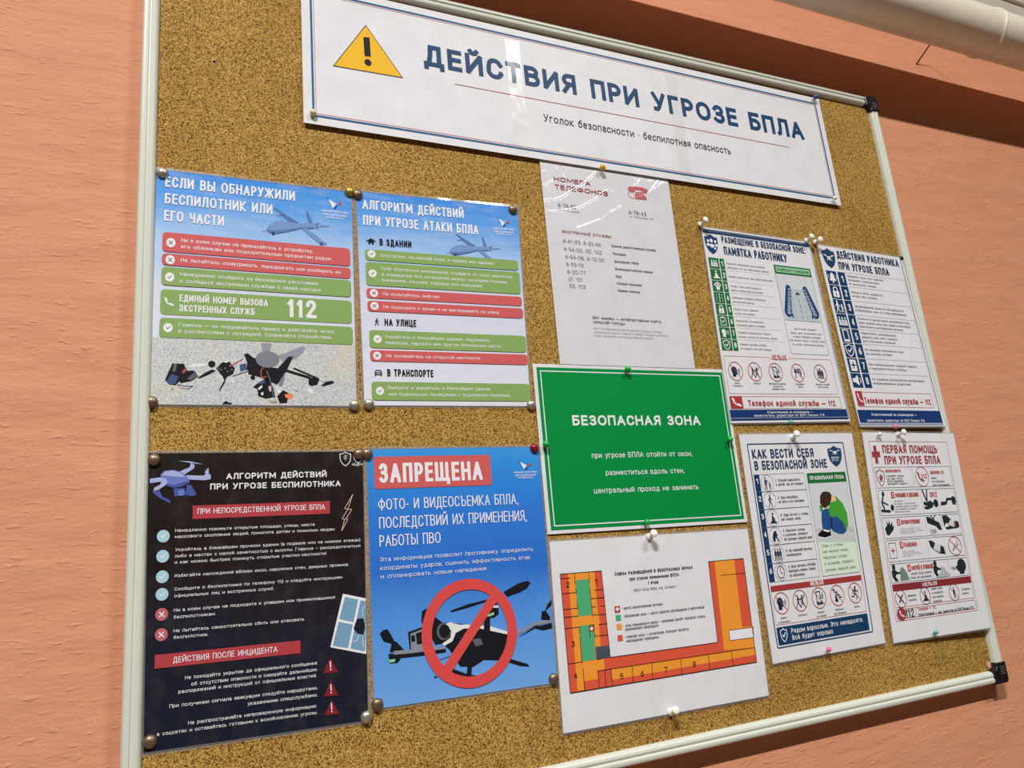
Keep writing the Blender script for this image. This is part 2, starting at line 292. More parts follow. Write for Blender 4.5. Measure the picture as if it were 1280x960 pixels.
def text(bm, s, x, y, H, W, wt, z, mi):
    s = s.replace('  ', ' '); sp = .135; space = .36
    def gl(c): return G.get(c) or G.get(c.upper()) or G['.']
    nat = sum(space if c == ' ' else gl(c)[0] for c in s) + sp * (len(s) - 1)
    k = W / (nat * H); T = min(wt * H, 0.30 * k * H)
    cx = x
    for c in s:
        if c == ' ': cx += (space + sp) * k * H; continue
        gw, st = gl(c); gx = gw * k * H
        fx = max((gx - T) / max(gw, .01), T * .5)
        for n_, q in enumerate(st): stroke(bm, [(cx + T / 2 + px * fx, y + T / 2 + py * (H - T)) for px, py in q], T, z + .02 * n_, mi)
        cx += max(gx, T) + sp * k * H
# ---------------------------------------------------------------- pictograms in a unit box: lines, discs, polygons
def man(x, s=1.0, y=0.0, arms=True, legs=.1):
    o = [('D', x, y + .88 * s, .09 * s), ('L', .16 * s, [(x, y + .7 * s), (x, y + .42 * s)]), ('L', .075 * s, [(x - .045 * s, y + .42 * s), (x - .05 * s - legs * s * .4, y + .03 * s)]), ('L', .075 * s, [(x + .045 * s, y + .42 * s), (x + .05 * s + legs * s * .4, y + .03 * s)])]
    if arms: o += [('L', .055 * s, [(x - .1 * s, y + .7 * s), (x - .15 * s, y + .4 * s)]), ('L', .055 * s, [(x + .1 * s, y + .7 * s), (x + .15 * s, y + .4 * s)])]
    return o
SHIELD = [(.5, 1), (.62, .93), (.8, .87), (1, .86), (1, .55), (.93, .34), (.76, .14), (.5, 0), (.24, .14), (.07, .34), (0, .55), (0, .86), (.2, .87), (.38, .93)]
IC = {
 'check': [('L', .14, [(.2, .5), (.42, .28), (.82, .74)])], 'cross': [('L', .15, [(.22, .22), (.78, .78)]), ('L', .15, [(.22, .78), (.78, .22)])],
 'handset': [('L', .17, [(.2, .82), (.24, .56), (.42, .34), (.62, .24), (.82, .18)]), ('L', .22, [(.16, .9), (.26, .72)]), ('L', .22, [(.7, .28), (.88, .16)])],
 'house': [('L', .13, [(.04, .5), (.5, .92), (.96, .5)]), ('P', [(.2, .05), (.2, .5), (.5, .76), (.8, .5), (.8, .05), (.6, .05), (.6, .3), (.4, .3), (.4, .05)]), ('L', .1, [(.78, .85), (.78, .7)])],
 'walk': [('D', .54, .9, .085), ('L', .15, [(.52, .74), (.48, .46)]), ('L', .08, [(.48, .46), (.62, .28), (.7, .04)]), ('L', .08, [(.48, .46), (.42, .24), (.28, .04)]), ('L', .06, [(.54, .72), (.68, .56), (.78, .54)]), ('L', .06, [(.5, .74), (.34, .6), (.3, .46)])],
 'run': [('D', .58, .9, .09), ('L', .16, [(.54, .74), (.46, .46)]), ('L', .08, [(.46, .46), (.66, .36), (.62, .06)]), ('L', .08, [(.46, .46), (.34, .24), (.1, .28)]), ('L', .06, [(.56, .72), (.76, .56), (.92, .7)]), ('L', .06, [(.5, .74), (.3, .7), (.24, .5)])],
 'car': [('L', .09, [(.1, .3), (.1, .56), (.24, .86), (.76, .86), (.9, .56), (.9, .3), (.1, .3)]), ('L', .08, [(.1, .56), (.9, .56)]), ('L', .12, [(.18, .26), (.18, .12)]), ('L', .12, [(.82, .26), (.82, .12)]), ('D', .26, .43, .05), ('D', .74, .43, .05)],
 'shield': [('P', SHIELD)], 'shield_line': [('L', .07, SHIELD + [SHIELD[0]])], 'shieldcheck': [('L', .08, [(x * .8 + .1, y) for x, y in SHIELD + [SHIELD[0]]]), ('L', .1, [(.32, .52), (.46, .36), (.7, .66)])],
 'kids': [q for k in range(3) for q in [('D', .2 + .3 * k, .74, .085), ('P', [(.06 + .3 * k, .12), (.1 + .3 * k, .6), (.3 + .3 * k, .6), (.34 + .3 * k, .12)]), ('C', .03, [(.2 + .3 * k, .5), (.14 + .3 * k, .3), (.26 + .3 * k, .22)])]],
 'three': man(.18, .95) + man(.5, .95) + man(.82, .95), 'person': man(.5, 1.0),
 'crowd': man(.24, .78, .06) + man(.76, .78, .06) + man(.5, .98),
 'sit': [('D', .55, .82, .11), ('P', [(.42, .66), (.62, .66), (.7, .3), (.98, .16), (.98, .08), (.2, .08), (.12, .18), (.36, .26)]), ('L', .09, [(.5, .56), (.72, .42), (.7, .2)])],
 'crouch': [('D', .56, .76, .15), ('P', [(.5, .9), (.3, .76), (.14, .46), (.14, .16), (.3, .04), (.46, .1), (.5, .4), (.7, .5), (.86, .5), (.72, .66)]), ('L', .12, [(.5, .42), (.66, .4), (.86, .08)])],
 'hands': [('P', [(.5, .95), (.84, .74), (.96, .56), (.72, .4), (.7, .06), (.32, .06), (.3, .4), (.04, .56), (.16, .74)]), ('C', .06, [(.2, .58), (.5, .74), (.8, .58), (.5, .48), (.2, .58)])],
 'lane': [('P', [(.38, .78), (.5, .96), (.62, .78)])] + [('L', .05, [(.12 + .02 * k, .1 + .3 * k), (.12 + .02 * k, .24 + .3 * k)]) for k in range(3)] + [('L', .05, [(.88 - .02 * k, .1 + .3 * k), (.88 - .02 * k, .24 + .3 * k)]) for k in range(3)] + [('L', .09, [(.5, .06 + .24 * k), (.5, .16 + .24 * k)]) for k in range(3)],
 'lock': [('P', [(.18, .05), (.82, .05), (.82, .56), (.18, .56)]), ('L', .1, [(.3, .56)] + arc(.5, .7, .2, .22, 180, 0, 8) + [(.7, .56)]), ('C', .1, [(.5, .36), (.5, .2)])],
 'clip': [('L', .06, [(.16, .05), (.84, .05), (.84, .86), (.16, .86), (.16, .05)]), ('P', [(.36, .8), (.64, .8), (.64, .96), (.36, .96)]), ('L', .08, [(.3, .48), (.44, .34), (.7, .62)])],
 'talk': [('D', .36, .62, .26), ('P', [(.2, .06), (.56, .06), (.56, .3), (.62, .5), (.2, .5)]), ('L', .05, arc(.6, .55, .18, .2, 40, -40, 6)), ('L', .05, arc(.6, .55, .34, .36, 40, -40, 6))],
 'shout': [('D', .34, .62, .3), ('P', [(.14, .06), (.5, .06), (.5, .24), (.66, .26), (.7, .52), (.6, .74), (.14, .6)]), ('L', .05, arc(.68, .5, .14, .18, 40, -40, 6)), ('L', .05, arc(.68, .5, .26, .32, 40, -40, 6))],
 'push': man(.26, .9, 0, False, .5) + man(.72, .9, 0, False, .5) + [('L', .07, [(.26, .6), (.72, .62)]), ('L', .06, [(.76, .62), (.95, .74), (.98, .88)])],
 'phone': [('L', .07, [(.24, .12), (.24, .94), (.66, .94), (.66, .12)]), ('D', .36, .12, .14), ('L', .16, [(.6, .1), (.76, .12)]), ('L', .05, arc(.86, .55, .1, .1, 0, 350, 8)), ('L', .05, [(.9, .64), (.9, .84)])],
 'device': [('L', .09, [(.22, .04), (.22, .96), (.74, .96), (.74, .04), (.22, .04)]), ('P', [(.24, .04), (.72, .04), (.72, .18), (.24, .18)])],
 'block': [('P', [(.08, .56), (.16, .86), (.86, .86), (.96, .4), (.74, .5), (.3, .5)]), ('L', .08, [(.24, .5), (.2, .08)]), ('L', .08, [(.78, .5), (.88, .08)]), ('C', .06, [(.3, .84), (.5, .54)]), ('C', .06, [(.6, .84), (.8, .54)])],
 'stairs': [('L', .08, [(.06, .94), (.26, .94), (.26, .74), (.5, .74), (.5, .54), (.74, .54), (.74, .34), (.96, .34)]), ('D', .34, .44, .1), ('P', [(.2, .06), (.24, .36), (.44, .36), (.56, .06)])],
 'adultchild': man(.28, 1.0) + man(.78, .62) + [('L', .05, [(.34, .68), (.5, .6), (.6, .72)])],
 'family': [('D', .34, .9, .09), ('L', .15, [(.34, .74), (.32, .44)]), ('L', .08, [(.32, .44), (.46, .04)]), ('L', .08, [(.32, .44), (.16, .04)]), ('L', .06, [(.36, .72), (.56, .46)]), ('L', .06, [(.3, .72), (.12, .5)]), ('D', .76, .62, .08), ('L', .12, [(.76, .48), (.76, .28)]), ('L', .07, [(.76, .28), (.86, .04)]), ('L', .07, [(.76, .28), (.64, .04)]), ('L', .05, [(.78, .48), (.94, .34)])],
 'bell': [('P', [(.5, .95), (.58, .88), (.7, .74), (.74, .4), (.86, .22), (.14, .22), (.26, .4), (.3, .74), (.42, .88)]), ('D', .5, .12, .09), ('L', .05, arc(.5, .55, .46, .3, 35, -35, 6)), ('L', .05, arc(.5, .55, .46, .3, 145, 215, 6))],
 'docplus': [('P', [(.18, .04), (.82, .04), (.82, .96), (.18, .96)]), ('C', .12, [(.5, .3), (.5, .74)]), ('C', .12, [(.32, .52), (.68, .52)])],
 'speaker': [('P', [(.06, .34), (.3, .34), (.66, .06), (.66, .94), (.3, .66), (.06, .66)]), ('L', .06, arc(.66, .5, .22, .28, 50, -50, 6))],
 'drone': [('P', [(.3, .62), (.7, .62), (.62, .42), (.38, .42)]), ('L', .08, [(.34, .58), (.1, .7)]), ('L', .08, [(.66, .58), (.9, .7)]), ('L', .06, [(0, .78), (.24, .76)]), ('L', .06, [(.76, .76), (1, .78)]), ('L', .06, [(.36, .42), (.26, .14)]), ('L', .06, [(.64, .42), (.74, .14)]), ('D', .5, .3, .09)],
 'clock': [('L', .07, arc(.5, .5, .46, .46, 0, 360, 24)), ('L', .06, [(.5, .82), (.5, .5), (.72, .36)])],
}
# ---------------------------------------------------------------- printed sheets
DZ = 0.08
def ngon(bm, pts, z, mi):
    vs = [bm.verts.new((x, y, z)) for x, y in pts]
    f = bm.faces.new(vs); f.material_index = mi; f.normal_update()
    if f.normal.z < 0: f.normal_flip()
def rrect(x0, y0, x1, y1, r, n=5):
    if r <= 0: return [(x0, y0), (x1, y0), (x1, y1), (x0, y1)]
    return arc(x1 - r, y0 + r, r, r, -90, 0, n) + arc(x1 - r, y1 - r, r, r, 0, 90, n) + arc(x0 + r, y1 - r, r, r, 90, 180, n) + arc(x0 + r, y0 + r, r, r, 180, 270, n)
def prims_to_mesh(bm, prims, slots):
    def mi(c):
        if c not in slots: slots.append(c)
        return slots.index(c)
    for nq, q in enumerate(prims):
        k, c, ly = q[0], q[1], q[2]; z = ly * DZ + (nq % 7) * .006; i = mi(c)
        if k == 'P': ngon(bm, q[3], z, i)
        elif k == 'R': ngon(bm, rrect(*q[3:8]), z, i)
        elif k == 'F':
            x0, y0, x1, y1, r, w = q[3:9]; p = rrect(x0 + w / 2, y0 + w / 2, x1 - w / 2, y1 - w / 2, r); stroke(bm, p + [p[0]], w, z, i)
        elif k == 'L': stroke(bm, q[4], q[3], z, i)
        elif k == 'D': ngon(bm, arc(q[3], q[4], q[5], q[6], 0, 345, 23), z, i)
        elif k == 'O':
            x, y, rx, ry, w = q[3:8]; p = arc(x, y, rx - w / 2, ry - w / 2, 0, 360, 40); stroke(bm, p[:-1] + [p[0]], w, z, i)
        elif k == 'T': text(bm, q[3], q[4], q[5], q[6], q[7], q[8], z, i)
        elif k == 'I':
            n, x0, y0, x1, y1, c2 = q[3:9]; s = min(x1 - x0, y1 - y0); f = lambda p: (x0 + p[0] * (x1 - x0), y0 + p[1] * (y1 - y0))
            for j, e in enumerate(IC[n]):
                zj = z + .012 * (j % 6)
                if e[0] == 'L': stroke(bm, [f(p) for p in e[2]], e[1] * s, zj, i)
                elif e[0] == 'C' and c2: stroke(bm, [f(p) for p in e[2]], e[1] * s, z + DZ * 1.1, mi(c2))
                elif e[0] == 'D': ngon(bm, arc(*f((e[1], e[2])), e[3] * (x1 - x0), e[3] * (x1 - x0), 0, 345, 15), zj, i)
                elif e[0] == 'P': ngon(bm, [f(p) for p in e[1]], zj, i)
def split_grid(bm, w, h, step):
    n = int(w / step); m = int(h / step)
    for k in range(1, n): bmesh.ops.bisect_plane(bm, geom=bm.verts[:] + bm.edges[:] + bm.faces[:], plane_co=(-w / 2 + w * k / n, 0, 0), plane_no=(1, 0, 0))
    for k in range(1, m): bmesh.ops.bisect_plane(bm, geom=bm.verts[:] + bm.edges[:] + bm.faces[:], plane_co=(0, -h / 2 + h * k / m, 0), plane_no=(0, 1, 0))
class Sheet:
    def __init__(s, d):
        s.d = d; s.w, s.h = d['w'], d['h']; s.twist = abs(d['lifts'][0] + d['lifts'][2] - d['lifts'][1] - d['lifts'][3]) > 0.3
    def warp(s, bm):
        """mm on the flat sheet -> metres on the hanging sheet"""
        tl, tr, br, bl = s.d['lifts']; W = s.d['warp']
        for v in bm.verts:
            u = v.co.x / s.w + .5; t = v.co.y / s.h + .5
            k = ((1 - u) * t, u * t, u * (1 - t), (1 - u) * (1 - t))
            dx = sum(a * b[0] for a, b in zip(k, W)); dy = sum(a * b[1] for a, b in zip(k, W))
            v.co = Vector((v.co.x + dx, v.co.y + dy, v.co.z + k[0] * tl + k[1] * tr + k[2] * br + k[3] * bl)) * 0.001
    def grid(s, bm, x0, y0, x1, y1, z, nx=10, ny=10, f=None):
        vs = [[bm.verts.new((x0 + (x1 - x0) * i / nx, y0 + (y1 - y0) * j / ny, z)) for i in range(nx + 1)] for j in range(ny + 1)]
        if f:
            for r in vs:
                for v in r: v.co.z += f(v.co.x, v.co.y)
        for j in range(ny):
            for i in range(nx): bm.faces.new((vs[j][i], vs[j][i + 1], vs[j + 1][i + 1], vs[j + 1][i]))
        return vs
def build_sheet(d, parts):
    s = Sheet(d); w, h = s.w, s.h
    root = empty(d['name'], (0, 0, 0), d['label'], d['cat'], d['group'])
    root.matrix_basis = Matrix.Translation((d['c'][0], 0, d['c'][1] + Z0)) @ Matrix.Rotation(math.pi / 2, 4, 'X') @ Matrix.Rotation(d['a'], 4, 'Z')
    bm = bmesh.new(); fr = s.grid(bm, -w / 2, -h / 2, w / 2, h / 2, 0); bk = s.grid(bm, -w / 2, -h / 2, w / 2, h / 2, -.3)
    for f in bm.faces[100:200]: f.normal_flip()
    def edge(a, b):
        for k in range(len(a) - 1): bm.faces.new((a[k], b[k], b[k + 1], a[k + 1]))
    edge(fr[0], bk[0]); edge(bk[-1], fr[-1]); edge([r[-1] for r in fr], [r[-1] for r in bk]); edge([r[0] for r in bk], [r[0] for r in fr])
    s.warp(bm); link('paper', bm, paper_mat(d['paper']), root)
    if d['rim']:                                                    # the clear edge of the laminating film
        bm = bmesh.new(); m = d['rim']; rg = random.Random(d['name']); n = 24
        pts_i = []; 
        for (ax, ay), (bx, by) in [((-1, -1), (1, -1)), ((1, -1), (1, 1)), ((1, 1), (-1, 1)), ((-1, 1), (-1, -1))]:
            for k in range(n): pts_i.append((ax + (bx - ax) * k / n, ay + (by - ay) * k / n))
        i_ = [bm.verts.new((u * (w / 2 - .6), v * (h / 2 - .6), .45)) for u, v in pts_i]
        o_ = [bm.verts.new((u * (w / 2 + m), v * (h / 2 + m), .2 + .9 * noise.noise(Vector((u * 3, v * 3, w))) + rg.uniform(-.12, .12))) for u, v in pts_i]
        for k in range(len(i_)): j = (k + 1) % len(i_); bm.faces.new((o_[k], o_[j], i_[j], i_[k]))
        s.warp(bm); link('lamination_edge', bm, film_mat('laminating_film', 0.28, 0.15, haze=0.55), root, True)
    made = []
    for (name, parent, label, prims) in parts:
        slots = []; bm = bmesh.new()
        flat = [p for p in prims if p[0] not in ('T', 'I', 'D')]; fine = [p for p in prims if p[0] in ('T', 'I', 'D')]
        prims_to_mesh(bm, flat, slots)
        if s.twist: split_grid(bm, w, h, 24)
        prims_to_mesh(bm, fine, slots)
        for v in bm.verts: v.co.z += .25
        s.warp(bm)
        if parent is None: pa = root
        elif isinstance(parent, int): pa = made[parent]
        else: pa = [o for o in made if o.name.split('.')[0] == parent][-1]
        if pa is not root and pa.parent is not root: pa = pa.parent
        o = link(name, bm, [_mats[c] if c == 'photo_ground' else ink(c) for c in slots], pa)
        if label: o['label'] = label
        made.append(o)
    return s, root

SHEETS=[
 ({'name': 'phone_number_sheet', 'label': 'white phone number sheet in a crinkled plastic sleeve hanging from the banner', 'cat': 'notice', 'group': 'sheets on the cork board', 'c': (0.22263, 0.15938), 'a': -0.0069, 'w': 212.95, 'h': 300.0, 'lifts': (2, 2, 2, 2), 'paper': 'paper', 'rim': 0, 'warp': [(0.0, -0.0), (0.0, 0.0), (-0.0, -0.0), (-0.0, -0.0)], 'creases': [(1.6, 2.2, [(-9.5, 142.93), (-35.86, 116.18), (-56.14, 101.79), (-78.75, 86.09), (-97.59, 77.4), (-112.15, 70.59)]), (1.5, 2.2, [(-1.61, 107.89), (-25.56, 90.47), (-51.42, 74.43), (-77.06, 66.25), (-100.44, 62.16)]), (1.6, 2.5, [(-112.09, 71.22), (-106.56, 63.88), (-100.44, 62.16)]), (1.6, 2.5, [(-112.09, 71.22), (-107.7, 77.35), (-97.32, 79.93)]), (1.0, 1.6, [(-101.75, 123.36), (-108.46, 107.22), (-112.75, 102.23), (-102.75, 101.11), (-88.78, 112.54)]), (0.8, 1.6, [(-81.67, 130.81), (-77.3, 123.12), (-71.11, 120.18), (-49.04, 152.02)]), (1.3, 1.8, [(-15.89, 98.7), (-5.42, 105.94), (9.73, 106.02), (23.6, 95.39), (47.24, 103.07), (60.96, 108.87)]), (1.0, 1.4, [(35.95, 144.23), (38.59, 132.54), (44.21, 132.0), (44.32, 122.64)]), (1.0, 1.4, [(50.69, 142.35), (44.32, 122.64)]), (1.0, 1.4, [(58.65, 147.58), (56.12, 135.04), (47.43, 124.41)]), (1.0, 1.4, [(61.54, 142.58), (64.71, 129.51), (74.97, 135.02), (79.21, 143.79)]), (1.0, 1.4, [(88.68, 138.33), (65.78, 112.19)]), (1.0, 1.4, [(97.44, 137.53), (65.58, 110.82)]), (0.9, 5, [(16.16, 84.09), (-19.97, 59.77), (-58.55, 42.36)])]},[
  ('heading',None,None,[
   ('T','maroon',4,'НОМЕРА',-87.52,113.26,6.69,57.96,0.17),
   ('T','maroon',4,'ТЕЛЕФОНОВ',-87.11,101.07,7.09,84.69,0.17),
  ]),
  ('telephone_picture',None,None,[
   ('D','rose',3,38.93,117.71,6.5,4.22),
   ('P','rose',2,[(36.92,120.88),(45.78,122.8),(58.19,123.13),(66.57,120.81),(66.9,114.59),(58.02,113.4),(56.17,117.77),(45.08,117.87),(41.92,112.84),(35.79,112.7)]),
   ('P','rose',3,[(45.77,114.05),(58.36,115.75),(60.73,109.84),(63.32,107.19),(62.3,103.6),(42.96,102.91),(43.52,110.31)]),
   ('L','paper_white',5,0.5,[(48.11,113.22),(48.26,109.11)]),
   ('L','paper_white',5,0.5,[(51.63,113.69),(51.78,109.57)]),
   ('L','paper_white',5,0.5,[(55.16,114.17),(55.3,110.04)]),
   ('L','rose',2,0.8,[(36.27,116.2),(31.74,109.87),(33.48,104.86),(38.11,103.19),(43.66,104.38)]),
  ]),
  ('school_line_number',None,None,[
   ('T','ink',4,'6-76-92',-85.1,74.04,5.91,27.56,0.1),
   ('T','ink',4,'Приёмная школы',-85.64,68.78,2.4,32.88,0.13),
  ]),
  ('direct_line_number',None,None,[
   ('T','ink',4,'6-78-43',28.84,77.1,6.18,29.63,0.1),
   ('T','ink',4,'ул. Матросова, 107',28.88,72.49,2.51,41.34,0.13),
  ]),
  ('emergency_list',None,None,[
   ('T','maroon',4,'ЭКСТРЕННЫЕ СЛУЖБЫ',-83.09,36.13,3.86,77.38,0.16),
   ('T','ink',4,'6-41-93, 6-32-66',-83.17,21.17,5.54,58.86,0.09),
   ('T','ink',4,'6-54-00, 02, 102',-82.91,9.5,5.51,58.48,0.09),
   ('T','ink',4,'6-54-08, 6-12-00',-82.41,-1.55,5.48,60.49,0.09),
   ('T','ink',4,'6-53-13',-82.07,-12.32,5.45,26.1,0.09),
   ('T','ink',4,'6-20-77',-81.53,-23.22,5.42,27.79,0.09),
   ('T','ink',4,'01, 101',-80.91,-33.46,5.4,21.5,0.09),
   ('T','ink',4,'03, 103',-80.3,-43.49,5.37,24.33,0.09),
   ('T','ink',4,'Единая диспетчерская служба',-6.61,22.98,3.41,73.05,0.18),
   ('T','ink',4,'Полиция',-6.23,11.25,3.39,20.91,0.18),
   ('T','ink',4,'Дежурный УФСБ',-5.67,-0.2,3.37,39.98,0.18),
   ('T','ink',4,'Вневедомственная охрана',-5.42,-11.29,3.35,61.78,0.18),
   ('T','ink',4,'РЭС',-5.79,-22.92,3.33,9.07,0.18),
   ('T','ink',4,'Служба спасения',-5.72,-32.69,3.32,40.12,0.18),
   ('T','ink',4,'Скорая помощь',-5.95,-43.21,3.3,36.22,0.18),
  ]),
  ('bot_note',None,None,[
   ('T','ink',4,'БОТ «МАЯК» — ИНТЕРАКТИВНАЯ КАРТА',-50.27,-85.46,3.32,109.74,0.18),
   ('T','ink',4,'УКРЫТИЙ ГОРОДА',-50.7,-91.72,3.31,50.11,0.18),
   ('T','greyink',4,'Бот с интерактивной картой укрытий города на основе',-50.48,-100.0,2.55,107.6,0.1),
   ('T','greyink',4,'официальных данных. Наведите камеру телефона на QR-код,',-50.76,-104.97,2.54,119.53,0.1),
   ('T','greyink',4,'чтобы посмотреть ближайшие укрытия заранее.',-51.04,-110.03,2.53,94.48,0.1),
  ]),
 ]),
 ({'name': 'title_banner', 'label': 'long white banner with a yellow warning triangle along the top of the board', 'cat': 'banner', 'group': 'sheets on the cork board', 'c': (0.2395, 0.40374), 'a': -0.00542, 'w': 877.18, 'h': 204.49, 'lifts': (3, 3, 5, 5), 'paper': 'paper', 'rim': 0, 'warp': [(0.0, 0.0), (0.0, 0.0), (-0.0, 0.0), (0.0, -0.0)], 'tapes': [[-147.9, -120.5], [123.3, 172.6]]},[
  ('border',None,None,[
   ('F','banner_blue',2,-428.09,-91.74,428.09,91.74,0,2.6),
   ('F','rose',2,-423.79,-87.44,423.79,87.44,0,0.6),
  ]),
  ('warning_triangle',None,None,[
   ('P','ink',2,[(-357.34,56.09),(-310.91,-14.06),(-401.58,-15.61)]),
   ('P','sign_yellow',3,[(-357.31,53.96),(-312.97,-13.03),(-399.55,-14.51)]),
  ]),
  ('exclamation_mark','warning_triangle',None,[
   ('P','black',4,[(-361.34,36.29),(-353.07,37.93),(-352.53,8.56),(-360.71,7.72)]),
   ('D','black',4,-356.69,-0.76,4.7,5.07),
  ]),
  ('heading',None,None,[
   ('T','title_blue',4,'ДЕЙСТВИЯ ПРИ УГРОЗЕ БПЛА',-281.18,12.67,32.65,665.74,0.2),
  ]),
  ('rule_line',None,None,[
   ('L','rose_dark',2,0.9,[(-238.93,-7.95),(345.95,-7.69)]),
  ]),
  ('subheading',None,None,[
   ('T','ink',4,'Уголок безопасности · беспилотная опасность',-109.75,-41.13,11.72,327.91,0.12),
  ]),
 ]),
 ({'name': 'found_drone_poster', 'label': 'light blue poster with a crashed drone picture at its foot, upper left of the board', 'cat': 'poster', 'group': 'laminated posters on the left of the board', 'c': (-0.25316, 0.08809), 'a': -0.00959, 'w': 213.0, 'h': 266.11, 'lifts': (1, 1, 1.5, 1.5), 'paper': 'sky_paper', 'rim': 2.6, 'warp': [(0.29, -0.72), (0.94, 0.71), (-0.94, 0.27), (-0.29, -0.27)]},[
  ('crash_photo',None,None,[
   ('R','photo_ground',1,-106.5,-133.06,106.5,-61.46,0),
   ('P','drone_dk',2,[(-91.28,-107.16),(-84.89,-89.0),(-74.01,-89.1),(-70.72,-95.66),(-77.41,-108.16),(-81.15,-112.61),(-87.32,-111.86)]),
   ('P','drone_bl',3,[(-90.1,-108.44),(-85.34,-100.46),(-78.71,-102.93),(-81.2,-110.87),(-87.32,-111.86)]),
   ('P','drone_gy',3,[(-84.64,-97.8),(-83.35,-88.95),(-80.24,-89.3),(-81.56,-97.72)]),
   ('P','drone_rd',3,[(-75.36,-97.55),(-72.33,-93.93),(-71.48,-96.56),(-74.12,-100.17)]),
   ('P','drone_dk',2,[(-77.41,-108.16),(-76.84,-100.24),(-70.7,-96.54),(-63.64,-96.35),(-59.57,-102.46),(-66.52,-107.93),(-76.58,-110.34)]),
   ('P','drone_gy',3,[(-70.49,-105.37),(-63.6,-98.13),(-60.37,-102.04),(-66.54,-107.05)]),
   ('P','photo_white',2,[(-70.8,-92.38),(-65.38,-89.28),(-51.13,-87.49),(-50.71,-88.83),(-54.26,-90.91),(-65.3,-92.66)]),
   ('P','drone_dk',2,[(-60.71,-104.26),(-52.53,-97.83),(-46.2,-94.53),(-42.17,-95.76),(-49.29,-100.43),(-57.94,-104.64)]),
   ('D','drone_dk',2,-46.71,-88.7,3.62,3.78),
   ('P','drone_dk',2,[(-42.21,-93.07),(-36.66,-86.58),(-29.35,-85.44),(-23.53,-92.53),(-25.09,-98.91),(-31.56,-102.68),(-33.88,-109.91),(-38.19,-118.01),(-39.01,-117.14),(-33.95,-105.43),(-38.08,-99.25)]),
   ('P','photo_white',3,[(-35.45,-85.64),(-32.62,-84.46),(-30.16,-85.65),(-32.59,-86.9)]),
   ('P','photo_white',3,[(-38.47,-100.15),(-35.62,-101.88),(-35.99,-104.13),(-38.03,-102.83)]),
   ('P','photo_white',3,[(-26.65,-104.82),(-25.03,-104.33),(-23.75,-109.25),(-24.96,-109.73)]),
   ('D','drone_gy',3,-37.34,-94.73,1.13,1.08),
   ('D','drone_gy',3,-33.32,-92.81,1.14,1.08),
   ('D','drone_gy',3,-30.83,-96.35,1.14,1.08),
   ('D','drone_gy',3,-26.78,-94.43,1.14,1.09),
   ('D','drone_gy',3,-28.47,-89.95,1.14,1.09),
   ('D','drone_gy',3,-39.79,-93.0,1.13,1.08),
   ('L','drone_rd',3,1.3,[(-28.06,-90.39),(-15.81,-82.25)]),
   ('L','drone_dk',2,1,[(-25.07,-101.17),(-8.65,-94.84)]),
   ('P','drone_bl',3,[(-19.05,-88.3),(-12.04,-86.71),(-11.56,-94.01),(-18.15,-96.01)]),
   ('P','drone_dk',2,[(-14.62,-76.7),(-10.88,-75.18),(-3.73,-80.92),(4.72,-89.87),(3.9,-95.42),(-5.31,-95.67),(-11.97,-94.02),(-11.21,-85.77)]),
   ('L','drone_dk',2,0.6,[(-83.39,-115.27),(-84.47,-117.9)]),
   ('L','drone_rd',3,0.7,[(-79.24,-112.14),(-76.45,-115.58),(-69.44,-116.34)]),
   ('L','drone_bl',3,0.9,[(-78.87,-111.7),(-72.63,-113.33),(-64.83,-113.18),(-68.67,-116.32)]),
   ('D','drone_dk',2,-5.27,-102.51,2.33,2.73),
   ('P','drone_shadow',1.5,[(19.87,-77.1),(31.04,-72.65),(45.21,-65.47),(50.92,-65.76),(47.05,-73.07),(39.45,-80.46),(26.35,-83.92)]),
   ('P','drone_shadow',1.5,[(3.3,-62.66),(14.32,-63.2),(12.5,-72.34),(4.26,-72.66)]),
   ('P','drone_dk',2,[(-10.19,-78.17),(-2.06,-80.87),(3.42,-89.63),(20.79,-91.11),(31.96,-77.68),(37.11,-76.99),(30.98,-91.82),(26.32,-100.94),(19.87,-110.02),(11.65,-106.24),(0.76,-101.56),(-10.02,-98.88)]),
   ('D','drone_disc',3,9.95,-81.46,12.51,9.52),
   ('L','drone_dk',2,3.2,[(30.04,-93.85),(54.41,-101.28)]),
   ('L','drone_dk',3,2,[(37.98,-91.12),(58.23,-99.67)]),
   ('P','drone_dk',3,[(53.44,-103.32),(60.14,-99.12),(65.37,-102.03),(62.89,-109.17),(56.22,-110.81),(53.4,-108.35)]),
   ('P','drone_dk',2,[(66.7,-110.1),(72.53,-105.43),(79.32,-103.96),(82.2,-106.24),(78.29,-108.36),(69.57,-110.76)]),
   ('L','drone_dk',2,0.3,[(63.91,-103.59),(72.53,-105.93)]),
   ('P','drone_disc',3,[(21.25,-109.99),(23.55,-103.99),(28.18,-96.4),(27.7,-102.9),(24.92,-112.39)]),
   ('P','drone_dk',2,[(-5.45,-113.44),(-0.1,-108.45),(10.73,-102.31),(16.22,-114.03),(18.05,-123.83),(8.08,-125.91),(0.42,-123.09),(-0.51,-115.31)]),
   ('P','drone_bl',3,[(0.79,-107.45),(6.2,-104.38),(7.57,-108.29),(1.71,-109.88)]),
   ('P','photo_white',3,[(3.1,-119.15),(5.34,-118.14),(5.81,-121.55),(3.56,-122.07)]),
   ('P','drone_pk',3,[(10.75,-112.16),(13.66,-111.12),(13.67,-118.01),(11.67,-117.06)]),
   ('P','photo_white',3,[(-0.07,-114.32),(4.41,-110.32),(4.42,-113.26),(1.29,-116.25)]),
   ('L','drone_rd',3,1,[(5.24,-91.06),(2.99,-94.59),(3.48,-102.48),(8.46,-101.37)]),
   ('L','drone_gy',4,1.3,[(9.35,-95.41),(13.02,-106.21),(16.23,-123.85)]),
